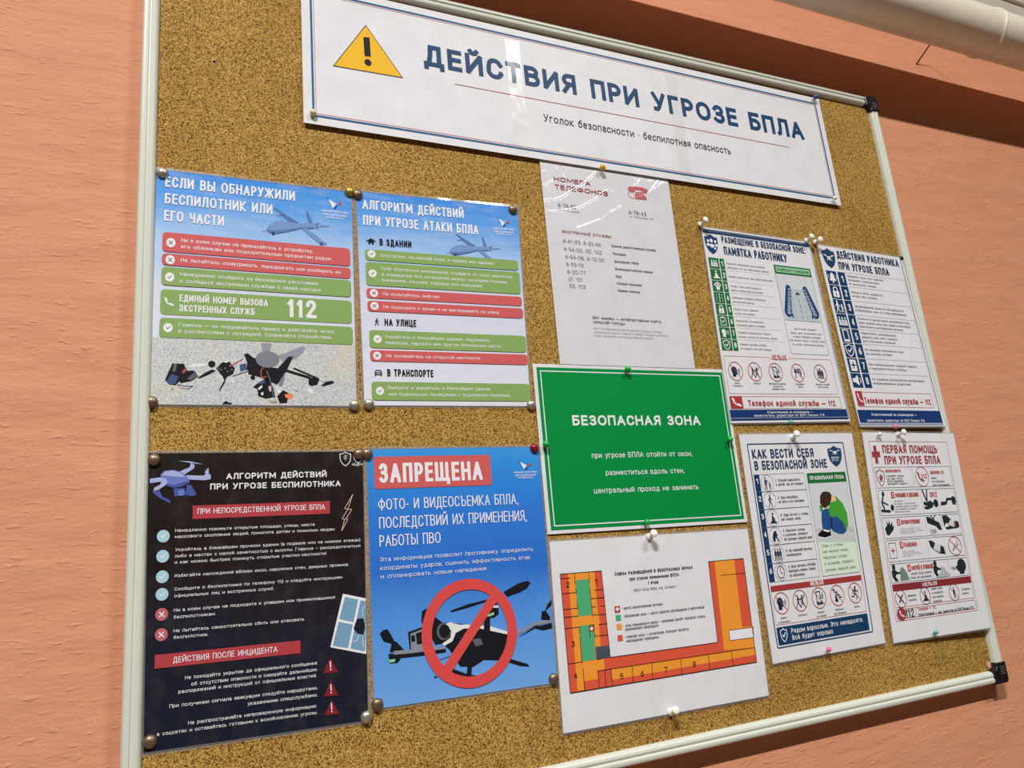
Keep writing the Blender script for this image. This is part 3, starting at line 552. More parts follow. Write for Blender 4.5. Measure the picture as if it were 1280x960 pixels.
   ('P','drone_dk',2,[(19.87,-122.82),(26.29,-115.83),(32.74,-119.68),(29.94,-130.56),(22.61,-130.64)]),
   ('P','orange',3,[(27.66,-120.75),(35.52,-119.64),(36.62,-123.59),(33.64,-126.39),(28.58,-123.69)]),
   ('D','photo_white',3,21.7,-116.89,2.02,2.47),
   ('L','drone_dk',2,0.5,[(11.7,-128.31),(19.41,-128.71),(18.96,-130.18),(12.6,-129.95)]),
   ('L','photo_white',3,0.8,[(80.6,-85.27),(96.17,-93.07)]),
   ('L','photo_white',3,0.7,[(43.16,-88.95),(46.95,-87.82),(50.24,-89.75)]),
   ('P','photo_white',2,[(51.45,-115.41),(54.3,-113.35),(57.59,-115.3),(58.21,-120.1),(54.26,-117.86)]),
   ('D','drone_dk',2,39.72,-116.2,1.31,0.5),
   ('D','drone_dk',2,71.46,-99.76,0.87,0.51),
   ('L','drone_dk',2,0.4,[(-4.64,-100.21),(-3.76,-97.73)]),
   ('P','drone_dk',2,[(-35.97,-132.34),(-34.0,-129.93),(-31.2,-128.57),(-29.57,-130.33),(-26.33,-130.47),(-26.31,-132.51)]),
  ]),
  ('drone_picture',None,None,[
   ('P','uav_dk',1,[(15.72,100.74),(19.44,100.13),(43.88,85.51),(35.35,83.28)]),
   ('P','uav_dk',1,[(52.22,100.86),(54.14,101.09),(59.79,86.87),(55.35,85.95)]),
   ('P','uav',1,[(62.09,85.84),(79.6,84.98),(79.59,84.33),(62.05,81.54)]),
   ('P','uav',2,[(8.38,73.55),(11.12,79.09),(17.59,83.39),(25.04,85.5),(33.47,84.34),(46.73,84.55),(60.17,86.7),(64.02,84.98),(64.94,80.78),(60.09,79.18),(46.69,78.15),(33.43,73.11),(22.22,69.39),(15.75,68.07),(10.22,69.58)]),
   ('P','uav_dk',3,[(8.93,72.36),(18.52,72.56),(33.44,75.86),(46.7,79.43),(62.04,81.11),(60.09,79.18),(46.69,78.15),(33.43,73.11),(22.22,69.39),(15.75,68.07),(10.22,69.58)]),
   ('P','uav',3,[(47.64,77.83),(53.37,78.88),(76.32,61.61),(69.5,59.23)]),
   ('L','uav_dark',3,0.5,[(64.05,87.78),(65.88,78.74)]),
   ('L','uav_dark',3,0.4,[(62.46,84.16),(68.32,88.27)]),
   ('L','uav_dark',2,0.4,[(18.51,91.11),(26.36,92.45)]),
   ('L','uav_dk',2,0.4,[(3.81,69.93),(8.93,71.94)]),
   ('D','uav_dark',4,15.75,68.49,1.66,1.88),
   ('D','uav_dark',4,69.53,61.36,1.55,1.49),
  ]),
  ('ministry_emblem',None,None,[
   ('P','paper_white',3,[(78.56,120.03),(87.6,114.55),(83.52,108.33)]),
   ('L','emblem_blue',2,0.6,[(77.01,122.03),(84.03,114.99)]),
   ('P','emblem_blue',3,[(87.96,112.83),(90.39,114.9),(86.88,107.86),(84.31,108.43)]),
   ('D','drone_rd',3,92.41,116.03,1.8,2.0),
   ('T','paper_white',4,'МИНИСТЕРСТВО',70.06,102.77,2.62,31.31,0.16),
   ('T','paper_white',4,'ОБРАЗОВАНИЯ',71.57,98.36,2.61,27.7,0.16),
   ('T','paper_white',4,'КУЗБАССА',75.43,94.91,2.61,20.57,0.16),
  ]),
  ('heading',None,None,[
   ('T','paper_white',4,'ЕСЛИ ВЫ ОБНАРУЖИЛИ',-97.55,112.45,12.61,137.41,0.155),
   ('T','paper_white',4,'БЕСПИЛОТНИК ИЛИ',-97.45,92.24,12.47,112.24,0.155),
   ('T','paper_white',4,'ЕГО ЧАСТИ',-97.54,71.84,12.35,60.64,0.155),
  ]),
  ('advice_panel',None,'red rounded advice panel',[
   ('R','panel_red',6,-98.27,35.78,102.8,58.25,4),
  ]),
  ('cross_mark',4,None,[
   ('D','paper_white',7,-90.02,46.4,4.57,5.32),
   ('I','plum',8,'cross',-92.79,43.11,-87.24,49.7,None),
  ]),
  ('lettering',4,None,[
   ('T','paper_white',8,'Ни в коем случае не прикасайтесь к устройству,',-79.85,48.31,4.35,139.64,0.13),
   ('T','paper_white',8,'его обломкам или подозрительным предметам рядом',-80.0,40.83,4.34,160.1,0.13),
  ]),
  ('advice_panel',None,'red rounded advice panel',[
   ('R','panel_red',6,-98.16,20.11,102.75,33.53,4),
  ]),
  ('cross_mark',7,None,[
   ('D','paper_white',7,-90.12,26.58,4.55,5.26),
   ('I','plum',8,'cross',-92.87,23.32,-87.35,29.84,None),
  ]),
  ('lettering',7,None,[
   ('T','paper_white',8,'Не пытайтесь осматривать, передвигать или разбирать их',-79.76,25.09,4.3,171.09,0.13),
  ]),
  ('advice_panel',None,'green rounded advice panel',[
   ('R','panel_green',6,-98.05,-2.75,103.03,17.92,4),
  ]),
  ('check_mark',10,None,[
   ('D','paper_white',7,-90.04,6.6,4.52,5.21),
   ('I','greyink',8,'check',-92.78,3.38,-87.29,9.82,None),
  ]),
  ('lettering',10,None,[
   ('T','paper_white',8,'Немедленно отойдите на безопасное расстояние',-80.01,8.84,4.26,145.07,0.13),
   ('T','paper_white',8,'и сообщите экстренным службам о своей находке',-80.13,1.05,4.25,148.33,0.13),
  ]),
  ('number_panel',None,'green panel with the emergency number',[
   ('R','panel_green',2,-98.23,-35.61,103.26,-7.49,4),
  ]),
  ('handset_mark',13,None,[
   ('I','paper_white',4,'handset',-94.92,-26.39,-85.31,-16.9,None),
  ]),
  ('lettering',13,None,[
   ('T','paper_white',4,'ЕДИНЫЙ НОМЕР ВЫЗОВА',-79.78,-20.03,7.65,89.86,0.16),
   ('T','paper_white',4,'ЭКСТРЕННЫХ СЛУЖБ',-79.96,-31.31,7.6,76.21,0.16),
  ]),
  ('emergency_number',13,None,[
   ('T','paper_white',4,'112',31.24,-31.45,21.71,31.45,0.18),
  ]),
  ('advice_panel',None,'green rounded advice panel',[
   ('R','panel_green',6,-98.23,-61.07,103.78,-39.53,4),
  ]),
  ('check_mark',17,None,[
   ('D','paper_white',7,-90.03,-50.3,4.45,5.05),
   ('I','greyink',8,'check',-92.72,-53.42,-87.32,-47.17,None),
  ]),
  ('lettering',17,None,[
   ('T','paper_white',8,'Главное — не поддавайтесь панике и действуйте четко',-79.84,-48.51,4.14,161.95,0.13),
   ('T','paper_white',8,'в соответствии с ситуацией. Сохраняйте спокойствие',-79.82,-55.5,4.12,158.4,0.13),
  ]),
 ]),
 ({'name': 'attack_algorithm_poster', 'label': 'light blue poster of green and red advice panels, right of the crashed drone poster', 'cat': 'poster', 'group': 'laminated posters on the left of the board', 'c': (-0.03374, 0.08994), 'a': -0.00535, 'w': 212.26, 'h': 270.16, 'lifts': (1, 1, 1.5, 1.5), 'paper': 'sky_paper', 'rim': 2.6, 'warp': [(-0.25, -2.52), (3.69, 2.46), (-3.72, 0.24), (0.27, -0.19)]},[
  ('drone_picture',None,None,[
   ('P','uav_dk',1,[(17.1,88.58),(20.7,87.94),(43.73,74.3),(35.35,72.48)]),
   ('P','uav_dk',1,[(52.51,87.82),(54.38,87.98),(59.19,75.16),(54.86,74.43)]),
   ('P','uav',1,[(61.37,74.19),(78.22,73.03),(78.18,72.45),(61.14,70.34)]),
   ('P','uav',2,[(8.55,64.33),(11.52,69.25),(18.05,72.98),(25.42,74.71),(33.57,73.48),(46.45,73.37),(59.56,75.0),(63.19,73.38),(63.9,69.6),(59.14,68.27),(46.11,67.64),(32.99,63.39),(21.88,60.28),(15.48,59.23),(10.15,60.7)]),
   ('P','uav_dk',3,[(9.03,63.24),(18.41,63.21),(33.13,65.87),(46.18,68.78),(61.11,69.96),(59.14,68.27),(46.11,67.64),(32.99,63.39),(21.88,60.28),(15.48,59.23),(10.15,60.7)]),
   ('P','uav',3,[(47.02,67.33),(52.62,68.15),(74.06,52.19),(67.36,50.18)]),
   ('L','uav_dark',3,0.5,[(63.35,75.88),(64.72,67.75)]),
   ('L','uav_dark',3,0.4,[(61.65,72.68),(67.49,76.21)]),
   ('L','uav_dark',2,0.4,[(19.34,79.88),(27.04,80.9)]),
   ('L','uav_dk',2,0.4,[(3.89,61.15),(9.01,62.86)]),
   ('D','uav_dark',4,15.5,59.61,1.86,1.89),
   ('D','uav_dark',4,67.48,52.1,1.72,1.49),
  ]),
  ('ministry_emblem',None,None,[
   ('P','paper_white',3,[(78.03,115.74),(86.58,110.57),(82.36,105.01)]),
   ('L','emblem_blue',2,0.6,[(76.61,117.59),(83.13,111.04)]),
   ('P','emblem_blue',3,[(86.87,109.0),(89.32,110.82),(85.61,104.51),(83.14,105.08)]),
   ('D','drone_rd',3,91.32,111.8,1.98,1.96),
   ('T','paper_white',4,'МИНИСТЕРСТВО',68.98,99.91,2.59,30.51,0.16),
   ('T','paper_white',4,'ОБРАЗОВАНИЯ',70.26,95.9,2.59,27.01,0.16),
   ('T','paper_white',4,'КУЗБАССА',73.88,92.75,2.59,20.07,0.16),
  ]),
  ('heading',None,None,[
   ('T','paper_white',4,'АЛГОРИТМ ДЕЙСТВИЙ',-98.95,111.36,12.66,128.91,0.16),
   ('T','paper_white',4,'ПРИ УГРОЗЕ АТАКИ БПЛА',-98.82,90.22,13.0,147.54,0.16),
  ]),
  ('section_title',None,None,[
   ('I','black',4,'house',-95.69,64.94,-84.82,73.23,None),
   ('T','black',4,'В ЗДАНИИ',-80.01,64.84,8.73,39.44,0.17),
  ]),
  ('advice_panel',None,'green rounded advice panel',[
   ('R','panel_green',6,-98.07,44.31,101.3,58.21,4),
  ]),
  ('check_mark',4,None,[
   ('D','paper_white',7,-90.26,52.6,4.88,5.03),
   ('I','greyink',8,'check',-93.22,49.48,-87.29,55.72,None),
  ]),
  ('lettering',4,None,[
   ('T','paper_white',8,'Спуститесь на нижний этаж, в подвал или паркинг',-79.44,49.66,4.04,146.3,0.13),
  ]),
  ('advice_panel',None,'green rounded advice panel',[
   ('R','panel_green',6,-98.07,11.92,102.24,41.75,4),
  ]),
  ('check_mark',7,None,[
   ('D','paper_white',7,-89.94,27.42,4.87,5.0),
   ('I','greyink',8,'check',-92.89,24.32,-86.98,30.52,None),
  ]),
  ('lettering',7,None,[
   ('T','paper_white',8,'Если спуститься невозможно, отойдите от окон, укройтесь',-79.41,32.63,4.02,171.0,0.13),
   ('T','paper_white',8,'в помещении без остекления между несущими стенами',-78.96,24.99,4.01,162.92,0.13),
   ('T','paper_white',8,'(например, санузел, коридор или кладовая)',-78.89,17.71,4.01,127.93,0.13),
  ]),
  ('advice_panel',None,'red rounded advice panel',[
   ('R','panel_red',6,-98.3,-4.21,103.08,8.25,4),
  ]),
  ('cross_mark',10,None,[
   ('D','paper_white',7,-89.45,2.21,4.86,4.97),
   ('I','plum',8,'cross',-92.39,-0.86,-86.5,5.29,None),
  ]),
  ('lettering',10,None,[
   ('T','paper_white',8,'Не пользуйтесь лифтом',-78.68,-0.04,3.99,69.77,0.13),
  ]),
  ('advice_panel',None,'red rounded advice panel',[
   ('R','panel_red',6,-97.81,-20.81,103.72,-7.55,4),
  ]),
  ('cross_mark',13,None,[
   ('D','paper_white',7,-89.35,-14.0,4.85,4.95),
   ('I','plum',8,'cross',-92.29,-17.06,-86.41,-10.93,None),
  ]),
  ('lettering',13,None,[
   ('T','paper_white',8,'Не подходите к окнам и не выглядывайте на улицу',-78.79,-16.48,3.97,148.94,0.13),
  ]),
  ('section_title',None,None,[
   ('I','black',4,'walk',-92.6,-38.32,-82.58,-28.98,None),
   ('T','black',4,'НА УЛИЦЕ',-78.19,-37.81,8.49,38.81,0.17),
  ]),
  ('advice_panel',None,'green rounded advice panel',[
   ('R','panel_green',6,-97.2,-65.98,104.94,-44.28,4),
  ]),
  ('check_mark',17,None,[
   ('D','paper_white',7,-87.45,-55.15,4.83,4.9),
   ('I','greyink',8,'check',-90.37,-58.18,-84.52,-52.11,None),
  ]),
  ('lettering',17,None,[
   ('T','paper_white',8,'Укройтесь в ближайшем здании, подземном',-78.11,-53.83,3.93,132.87,0.13),
   ('T','paper_white',8,'переходе, паркинге или другом безопасном месте',-78.05,-61.12,3.92,147.51,0.13),
  ]),
  ('advice_panel',None,'red rounded advice panel',[
   ('R','panel_red',6,-97.0,-82.21,105.62,-68.86,4),
  ]),
  ('cross_mark',20,None,[
   ('D','paper_white',7,-88.86,-75.64,4.81,4.87),
   ('I','plum',8,'cross',-91.77,-78.66,-85.94,-72.63,None),
  ]),
  ('lettering',20,None,[
   ('T','paper_white',8,'Не оставайтесь на открытой местности',-78.17,-77.34,3.91,118.58,0.13),
  ]),
  ('section_title',None,None,[
   ('I','black',4,'car',-93.27,-101.0,-83.15,-92.01,None),
   ('T','black',4,'В ТРАНСПОРТЕ',-77.63,-100.01,8.55,56.6,0.17),
  ]),
  ('advice_panel',None,'green rounded advice panel',[
   ('R','panel_green',6,-96.94,-128.93,106.13,-106.98,4),
  ]),
  ('check_mark',24,None,[
   ('D','paper_white',7,-87.23,-117.93,4.79,4.81),
   ('I','greyink',8,'check',-90.14,-120.91,-84.32,-114.95,None),
  ]),
  ('lettering',24,None,[
   ('T','paper_white',8,'Выйдите и укройтесь в ближайшем здании',-77.38,-115.9,3.87,129.15,0.13),
   ('T','paper_white',8,'или подвальном помещении / подземном переходе',-77.33,-123.6,3.86,155.0,0.13),
  ]),
 ]),
 ({'name': 'black_algorithm_poster', 'label': 'black poster with a lilac quadcopter and two red bands, lower left of the board', 'cat': 'poster', 'group': 'laminated posters on the left of the board', 'c': (-0.25294, -0.23473), 'a': -0.0129, 'w': 211.77, 'h': 278.45, 'lifts': (1, 1, 1.5, 1.5), 'paper': 'night_paper', 'rim': 2.6, 'warp': [(-2.75, 0.14), (1.23, -0.18), (-1.23, -0.98), (2.76, 1.01)]},[
  ('quadcopter_picture',None,None,[
   ('P','quad_lt',2,[(-79.09,131.18),(-67.38,130.27),(-55.7,126.93),(-66.33,128.4)]),
   ('P','quad_lt',2,[(-54.76,118.51),(-50.76,123.67),(-50.37,117.12)]),
   ('P','quad_dk',2,[(-100.17,103.6),(-96.34,104.04),(-92.53,95.22),(-85.42,91.35),(-85.38,88.26),(-95.03,94.03),(-101.28,100.02)]),
   ('P','quad_dk',2,[(-70.61,106.46),(-66.82,106.36),(-61.56,96.44),(-65.68,94.73),(-71.88,96.39),(-70.91,102.24)]),
   ('P','quad_lt',2,[(-77.26,120.06),(-68.19,124.34),(-67.02,128.59),(-63.54,126.68),(-64.2,122.97),(-72.77,117.02)]),
   ('P','quad_lt',2,[(-71.56,116.26),(-55.09,115.35),(-53.01,118.1),(-48.43,116.14),(-48.76,111.67),(-54.19,110.68),(-68.94,111.77)]),
   ('P','quad',3,[(-94.51,117.11),(-91.2,121.07),(-82.74,121.83),(-75.03,119.28),(-69.29,112.88),(-68.05,108.79),(-75.73,104.57),(-82.53,103.66),(-89.66,106.41),(-93.09,111.6)]),
   ('P','quad_lt',4,[(-93.16,116.71),(-90.35,120.32),(-82.73,121.09),(-75.88,118.56),(-72.06,114.24),(-82.66,115.39)]),
   ('P','quad_dk',4,[(-89.34,108.23),(-82.56,106.59),(-68.93,110.66),(-68.39,108.43),(-75.73,104.57),(-82.53,103.66),(-89.32,106.04)]),
   ('P','quad_lt',5,[(-103.81,113.31),(-94.48,114.55),(-89.41,112.98),(-88.01,109.29),(-91.0,105.72),(-95.98,102.22),(-99.97,101.24),(-100.01,104.14),(-94.38,107.44),(-93.58,110.15),(-103.75,108.95)]),
   ('P','quad_dk',4,[(-82.52,103.11),(-72.64,103.39),(-71.36,96.01),(-81.57,94.87)]),
   ('D','quad',5,-75.67,98.71,3.08,3.3),
  ]),
  ('crest_emblem',None,None,[
   ('I','paper_white',4,'shield_line',80.83,123.1,92.29,138.34,None),
   ('I','paper_white',4,'shield_line',95.55,126.1,104.91,138.21,None),
   ('T','paper_white',4,'НЦБЧ',93.75,123.09,2.81,10.97,0.16),
   ('L','paper_white',3,0.5,[(84.89,133.74),(88.51,133.89)]),
   ('L','paper_white',3,0.5,[(84.85,131.33),(88.47,131.49)]),
   ('L','paper_white',3,0.5,[(86.72,135.32),(86.62,129.3)]),
  ]),
  ('heading',None,None,[
   ('T','paper_white',4,'АЛГОРИТМ ДЕЙСТВИЙ',-33.89,111.26,6.21,100.16,0.19),
   ('T','paper_white',4,'ПРИ УГРОЗЕ БЕСПИЛОТНИКА',-49.04,100.93,6.14,129.99,0.19),
  ]),
  ('threat_band',None,'red band',[
   ('R','band_red',2,-65.02,71.95,69.34,85.28,0),
  ]),
  ('lettering',3,None,[
   ('T','paper_white',4,'ПРИ НЕПОСРЕДСТВЕННОЙ УГРОЗЕ БПЛА',-60.53,76.76,5.5,124.56,0.12),
  ]),
  ('lightning_mark',None,None,[
   ('L','quad_pale',2,0.6,[(93.76,91.63),(84.89,76.72),(88.47,75.99),(81.93,66.04),(84.7,65.53),(81.31,52.98),(87.87,64.8),(85.89,65.48),(92.45,75.44),(88.47,75.99),(93.76,91.63)]),
  ]),
  ('advice_mark',None,'pale blue tick disc',[
   ('D','tick_blue',2,-91.18,56.43,5.69,6.09),
   ('I','paper_white',4,'check',-94.57,52.78,-87.77,60.09,None),
  ]),
  ('advice_text',None,None,[
   ('T','paper_white',4,'Немедленно покиньте открытые площади, улицы, места',-80.66,59.82,3.07,133.62,0.13),
   ('T','paper_white',4,'массового скопления людей, помогите детям и пожилым людям.',-80.92,53.85,3.06,155.17,0.13),
  ]),
  ('advice_mark',None,'pale blue tick disc',[
   ('D','tick_blue',2,-91.41,37.02,5.66,6.05),
   ('I','paper_white',4,'check',-94.8,33.39,-88.02,40.64,None),
  ]),
  ('advice_text',None,None,[
   ('T','paper_white',4,'Укройтесь в ближайшем прочном здании (в подвале или на нижних этажах)',-80.44,41.12,3.05,181.25,0.13),
   ('T','paper_white',4,'либо в местах с малой заметностью с высоты. Главное – рассредоточиться',-80.7,35.07,3.04,181.4,0.13),
   ('T','paper_white',4,'и как можно быстрее покинуть открытые участки местности!',-80.63,29.12,3.03,145.16,0.13),
  ]),
  ('advice_mark',None,'pale blue tick disc',[
   ('D','tick_blue',2,-91.48,17.55,5.64,6.01),
   ('I','paper_white',4,'check',-94.85,13.95,-88.1,21.15,None),
  ]),
  ('advice_text',None,None,[
   ('T','paper_white',4,'Избегайте нахождения вблизи окон, наружных стен, дверных проемов.',-80.65,16.22,3.02,168.64,0.13),
  ]),
  ('advice_mark',None,'pale blue tick disc',[
   ('D','tick_blue',2,-91.59,1.03,5.62,5.97),
   ('I','paper_white',4,'check',-94.95,-2.55,-88.22,4.61,None),
  ]),
  ('advice_text',None,None,[
   ('T','paper_white',4,'Сообщите о беспилотнике по телефону 112 и следуйте инструкциям',-80.67,3.63,3.0,161.55,0.13),
   ('T','paper_white',4,'официальных лиц и экстренных служб.',-80.77,-2.7,3.0,92.49,0.13),
  ]),
  ('advice_mark',None,'red cross disc',[
   ('D','cross_red',2,-91.6,-17.66,5.62,5.95),
   ('I','paper_white',4,'cross',-94.95,-21.22,-88.23,-14.09,None),
  ]),
  ('advice_text',None,None,[
   ('T','paper_white',4,'Ни в коем случае не подходите к упавшим или приземлившимся',-80.86,-16.18,3.08,153.85,0.13),
   ('T','paper_white',4,'беспилотникам.',-80.96,-22.63,3.08,37.4,0.13),
  ]),
  ('advice_mark',None,'red cross disc',[
   ('D','cross_red',2,-91.68,-36.29,5.6,5.91),
   ('I','paper_white',4,'cross',-95.02,-39.83,-88.32,-32.75,None),
  ]),
  ('advice_text',None,None,[
   ('T','paper_white',4,'Не пытайтесь самостоятельно сбить или атаковать',-80.98,-35.34,3.06,122.42,0.13),
   ('T','paper_white',4,'беспилотник.',-80.91,-41.32,3.05,31.07,0.13),
  ]),
  ('incident_band',None,'red band',[
   ('R','band_red',2,-97.04,-66.49,37.45,-54.27,0),
  ]),
  ('lettering',18,None,[
   ('T','paper_white',4,'ДЕЙСТВИЯ ПОСЛЕ ИНЦИДЕНТА',-81.16,-63.01,5.35,96.1,0.12),
  ]),
  ('broken_window_picture',None,None,[
   ('P','paper_white',2,[(81.5,-11.89),(105.67,-18.59),(104.88,-74.47),(67.68,-63.95)]),
   ('P','window_blue',3,[(83.67,-15.22),(97.43,-19.1),(92.1,-41.5),(77.26,-37.01)]),
   ('P','window_blue',3,[(99.88,-19.9),(105.4,-21.35),(105.31,-45.09),(94.73,-42.14)]),
   ('P','window_blue',3,[(76.61,-39.68),(91.24,-43.77),(85.97,-66.63),(70.07,-62.66)]),
   ('P','window_blue',3,[(93.66,-44.78),(105.04,-47.83),(103.71,-71.61),(88.38,-67.27)]),
   ('P','night',4,[(95.82,-38.31),(102.37,-38.51),(104.65,-47.0),(102.02,-55.0),(95.53,-52.99),(91.98,-47.76)]),
   ('L','paper_white',4,0.5,[(104.27,-26.22),(101.7,-30.94),(102.4,-36.93)]),
   ('L','paper_white',4,0.5,[(97.53,-55.15),(95.39,-60.21),(91.32,-60.97)]),
   ('L','paper_white',4,0.5,[(101.19,-55.51),(101.78,-66.33)]),
  ]),
  ('warning_text',None,None,[
   ('T','paper_white',4,'Не покидайте укрытие до официального сообщения',-70.4,-79.17,3.21,124.15,0.13),
   ('T','paper_white',4,'об отсутствии опасности и ожидайте дальнейших',-64.84,-85.38,3.21,118.52,0.13),
   ('T','paper_white',4,'распоряжений и инструкций от официальных властей.',-76.09,-91.06,3.18,129.3,0.13),
   ('T','paper_white',4,'При получении сигнала эвакуации следуйте маршрутами,',-83.73,-102.86,3.16,137.57,0.13),
   ('T','paper_white',4,'указанными спецслужбами.',-13.38,-109.51,3.27,67.14,0.13),
   ('T','paper_white',4,'Не распространяйте непроверенную информацию',-67.27,-119.7,3.16,119.75,0.13),
   ('T','paper_white',4,'в соцсетях и оставайтесь готовыми к возобновлению угрозы',-94.11,-125.88,3.11,146.89,0.13),
  ]),
  ('warning_triangle',None,'dark red triangle',[
   ('P','tri_red',2,[(67.33,-74.28),(75.41,-88.97),(60.06,-88.33)]),
  ]),
  ('exclamation_mark',22,None,[
   ('L','paper_white',4,1.1,[(67.27,-78.1),(67.59,-83.48)]),
   ('D','paper_white',4,67.56,-85.58,0.79,0.76),
  ]),
  ('warning_triangle',None,'dark red triangle',[
   ('P','tri_red',2,[(67.59,-96.44),(75.64,-111.11),(60.35,-110.31)]),
  ]),
  ('exclamation_mark',24,None,[
   ('L','paper_white',4,1.1,[(67.53,-100.23),(67.85,-105.58)]),
   ('D','paper_white',4,67.82,-107.66,0.78,0.76),
  ]),
  ('warning_triangle',None,'dark red triangle',[
   ('P','tri_red',2,[(67.91,-114.29),(75.93,-128.94),(60.69,-128.02)]),
  ]),
  ('exclamation_mark',26,None,[
   ('L','paper_white',4,1.1,[(67.85,-118.06),(68.17,-123.38)]),
   ('D','paper_white',4,68.14,-125.45,0.78,0.75),
  ]),
 ]),
 ({'name': 'photography_ban_poster', 'label': 'bright blue poster with a drone behind a red prohibition ring, right of the black poster', 'cat': 'poster', 'group': 'laminated posters on the left of the board', 'c': (-0.03547, -0.23174), 'a': -0.01437, 'w': 213.1, 'h': 272.3, 'lifts': (1, 1, 1.5, 1.5), 'paper': 'blue_paper', 'rim': 2.6, 'warp': [(-0.2, -0.66), (0.75, 0.66), (-0.75, -0.22), (0.2, 0.22)]},[
  ('red_title_panel',None,None,[
   ('R','panel_red',2,-98.9,90.99,41.32,127.18,3),
  ]),
  ('lettering',0,None,[
   ('T','paper_white',4,'ЗАПРЕЩЕНА',-93.14,97.55,22.09,123.16,0.175),
  ]),
  ('ministry_emblem',None,None,[
   ('P','paper_white',3,[(79.7,117.91),(88.32,113.32),(84.0,108.43)]),
   ('L','emblem_blue',2,0.6,[(78.28,119.54),(84.83,113.75)]),
   ('P','emblem_blue',3,[(88.6,111.94),(91.09,113.53),(87.29,107.98),(84.79,108.49)]),
   ('D','drone_rd',3,93.13,114.4,1.95,1.77),
   ('T','paper_white',4,'МИНИСТЕРСТВО',70.45,103.93,2.33,30.85,0.16),
   ('T','paper_white',4,'ОБРАЗОВАНИЯ',71.72,100.41,2.33,27.31,0.16),
   ('T','paper_white',4,'КУЗБАССА',75.35,97.63,2.33,20.28,0.16),
  ]),
  ('subheading',None,None,[
   ('T','paper_white',4,'ФОТО- И ВИДЕОСЪЕМКА БПЛА,',-95.25,67.67,12.08,168.09,0.1),
   ('T','paper_white',4,'ПОСЛЕДСТВИЙ ИХ ПРИМЕНЕНИЯ,',-94.87,47.48,12.31,177.04,0.1),
   ('T','paper_white',4,'РАБОТЫ ПВО',-95.2,27.99,12.17,69.81,0.1),
  ]),
  ('explanation_text',None,None,[
   ('T','paper_white',4,'Эта информация позволит противнику определить',-95.05,12.06,4.47,182.75,0.12),
   ('T','paper_white',4,'координаты ударов, оценить эффективность атак',-95.36,2.88,4.45,178.89,0.12),
   ('T','paper_white',4,'и спланировать новые нападения',-95.12,-5.92,4.37,122.16,0.12),
  ]),
  ('flying_drone_picture',None,None,[
   ('P','drone_gy2',2,[(57.91,-77.41),(83.9,-67.53),(103.2,-67.16),(105.04,-70.69),(83.53,-71.74),(59.75,-80.32)]),
   ('P','drone_dk',2,[(59.54,-83.02),(83.49,-72.29),(91.98,-72.57),(105.0,-71.06),(104.88,-76.99),(92.56,-77.98),(83.27,-74.84)]),
   ('P','drone_dk',2,[(93.33,-57.29),(98.14,-56.43),(103.46,-64.39),(102.69,-68.04),(91.73,-65.7)]),
   ('P','drone_dk',2,[(97.2,-57.28),(101.55,-49.81),(107.01,-44.64),(106.89,-50.65),(99.94,-55.66)]),
   ('P','drone_dk',2,[(46.96,-31.53),(66.43,-23.25),(78.24,-21.55),(81.66,-24.07),(76.49,-29.67),(67.73,-33.25),(50.68,-37.2)]),
   ('P','drone_dk',2,[(-18.7,-46.29),(1.66,-41.33),(25.98,-38.02),(26.86,-39.92),(1.44,-44.91),(-16.83,-47.71)]),
   ('P','drone_gy2',3,[(-84.01,-81.36),(-65.69,-82.01),(-26.15,-82.49),(-25.94,-85.47),(-65.86,-85.74),(-83.25,-85.16)]),
   ('P','drone_dk',2,[(-89.54,-83.62),(-65.86,-85.74),(-25.94,-85.47),(-25.56,-88.98),(-51.16,-89.59),(-76.12,-89.34),(-79.95,-93.63),(-89.0,-93.27)]),
   ('P','drone_dk',2,[(-98.16,-62.41),(-94.06,-58.92),(-89.51,-58.69),(-85.24,-66.29),(-82.72,-71.66),(-85.54,-73.91),(-94.47,-70.42)]),
   ('P','drone_dk',2,[(-85.45,-71.71),(-80.9,-71.85),(-72.67,-81.24),(-76.77,-82.83),(-88.04,-82.27)]),
   ('P','led_green',4,[(-89.4,-89.53),(-82.51,-89.47),(-82.98,-92.28),(-88.79,-92.62)]),
   ('P','drone_dk',3,[(-67.49,-63.99),(-47.8,-59.37),(-38.63,-87.54),(-65.89,-86.42)]),
   ('P','drone_gy2',4,[(-64.97,-65.8),(-49.82,-62.13),(-43.43,-85.29),(-64.89,-84.82)]),
   ('P','drone_dk',5,[(-64.33,-68.1),(-60.21,-67.49),(-59.76,-74.08),(-63.88,-74.67)]),
   ('P','drone_dk',5,[(-59.04,-66.4),(-50.87,-64.29),(-47.73,-77.07),(-58.07,-77.69)]),
   ('P','drone_dk',3,[(-50.82,-43.71),(-45.97,-41.51),(-35.97,-51.24),(-23.09,-62.16),(-18.78,-71.38),(-27.89,-79.17),(-37.47,-79.89),(-46.11,-63.37),(-52.12,-54.95)]),
   ('D','drone_gy',4,-27.22,-67.02,8.06,9.09),
   ('D','drone_dk',5,-26.26,-67.11,6.34,7.34),
   ('P','drone_dk',3,[(-29.79,-78.97),(-18.48,-66.14),(0.26,-63.57),(23.98,-66.79),(48.7,-76.48),(46.05,-97.76),(35.43,-104.05),(17.57,-101.67),(5.34,-107.27),(-10.14,-105.46),(-21.59,-86.81)]),
   ('P','photo_white',4,[(-25.87,-60.12),(-19.0,-58.32),(0.32,-62.68),(27.99,-67.19),(48.81,-75.04),(47.57,-77.81),(11.92,-67.39),(-3.86,-66.54),(-13.47,-70.16),(-17.83,-78.49),(-27.68,-82.33),(-29.84,-79.84),(-19.94,-74.77),(-18.53,-67.01)]),
   ('P','drone_bl',5,[(-19.02,-58.67),(0.34,-62.33),(-7.52,-62.27)]),
   ('P','drone_gy',5,[(5.2,-79.15),(15.17,-78.41),(17.66,-85.78),(8.67,-86.58)]),
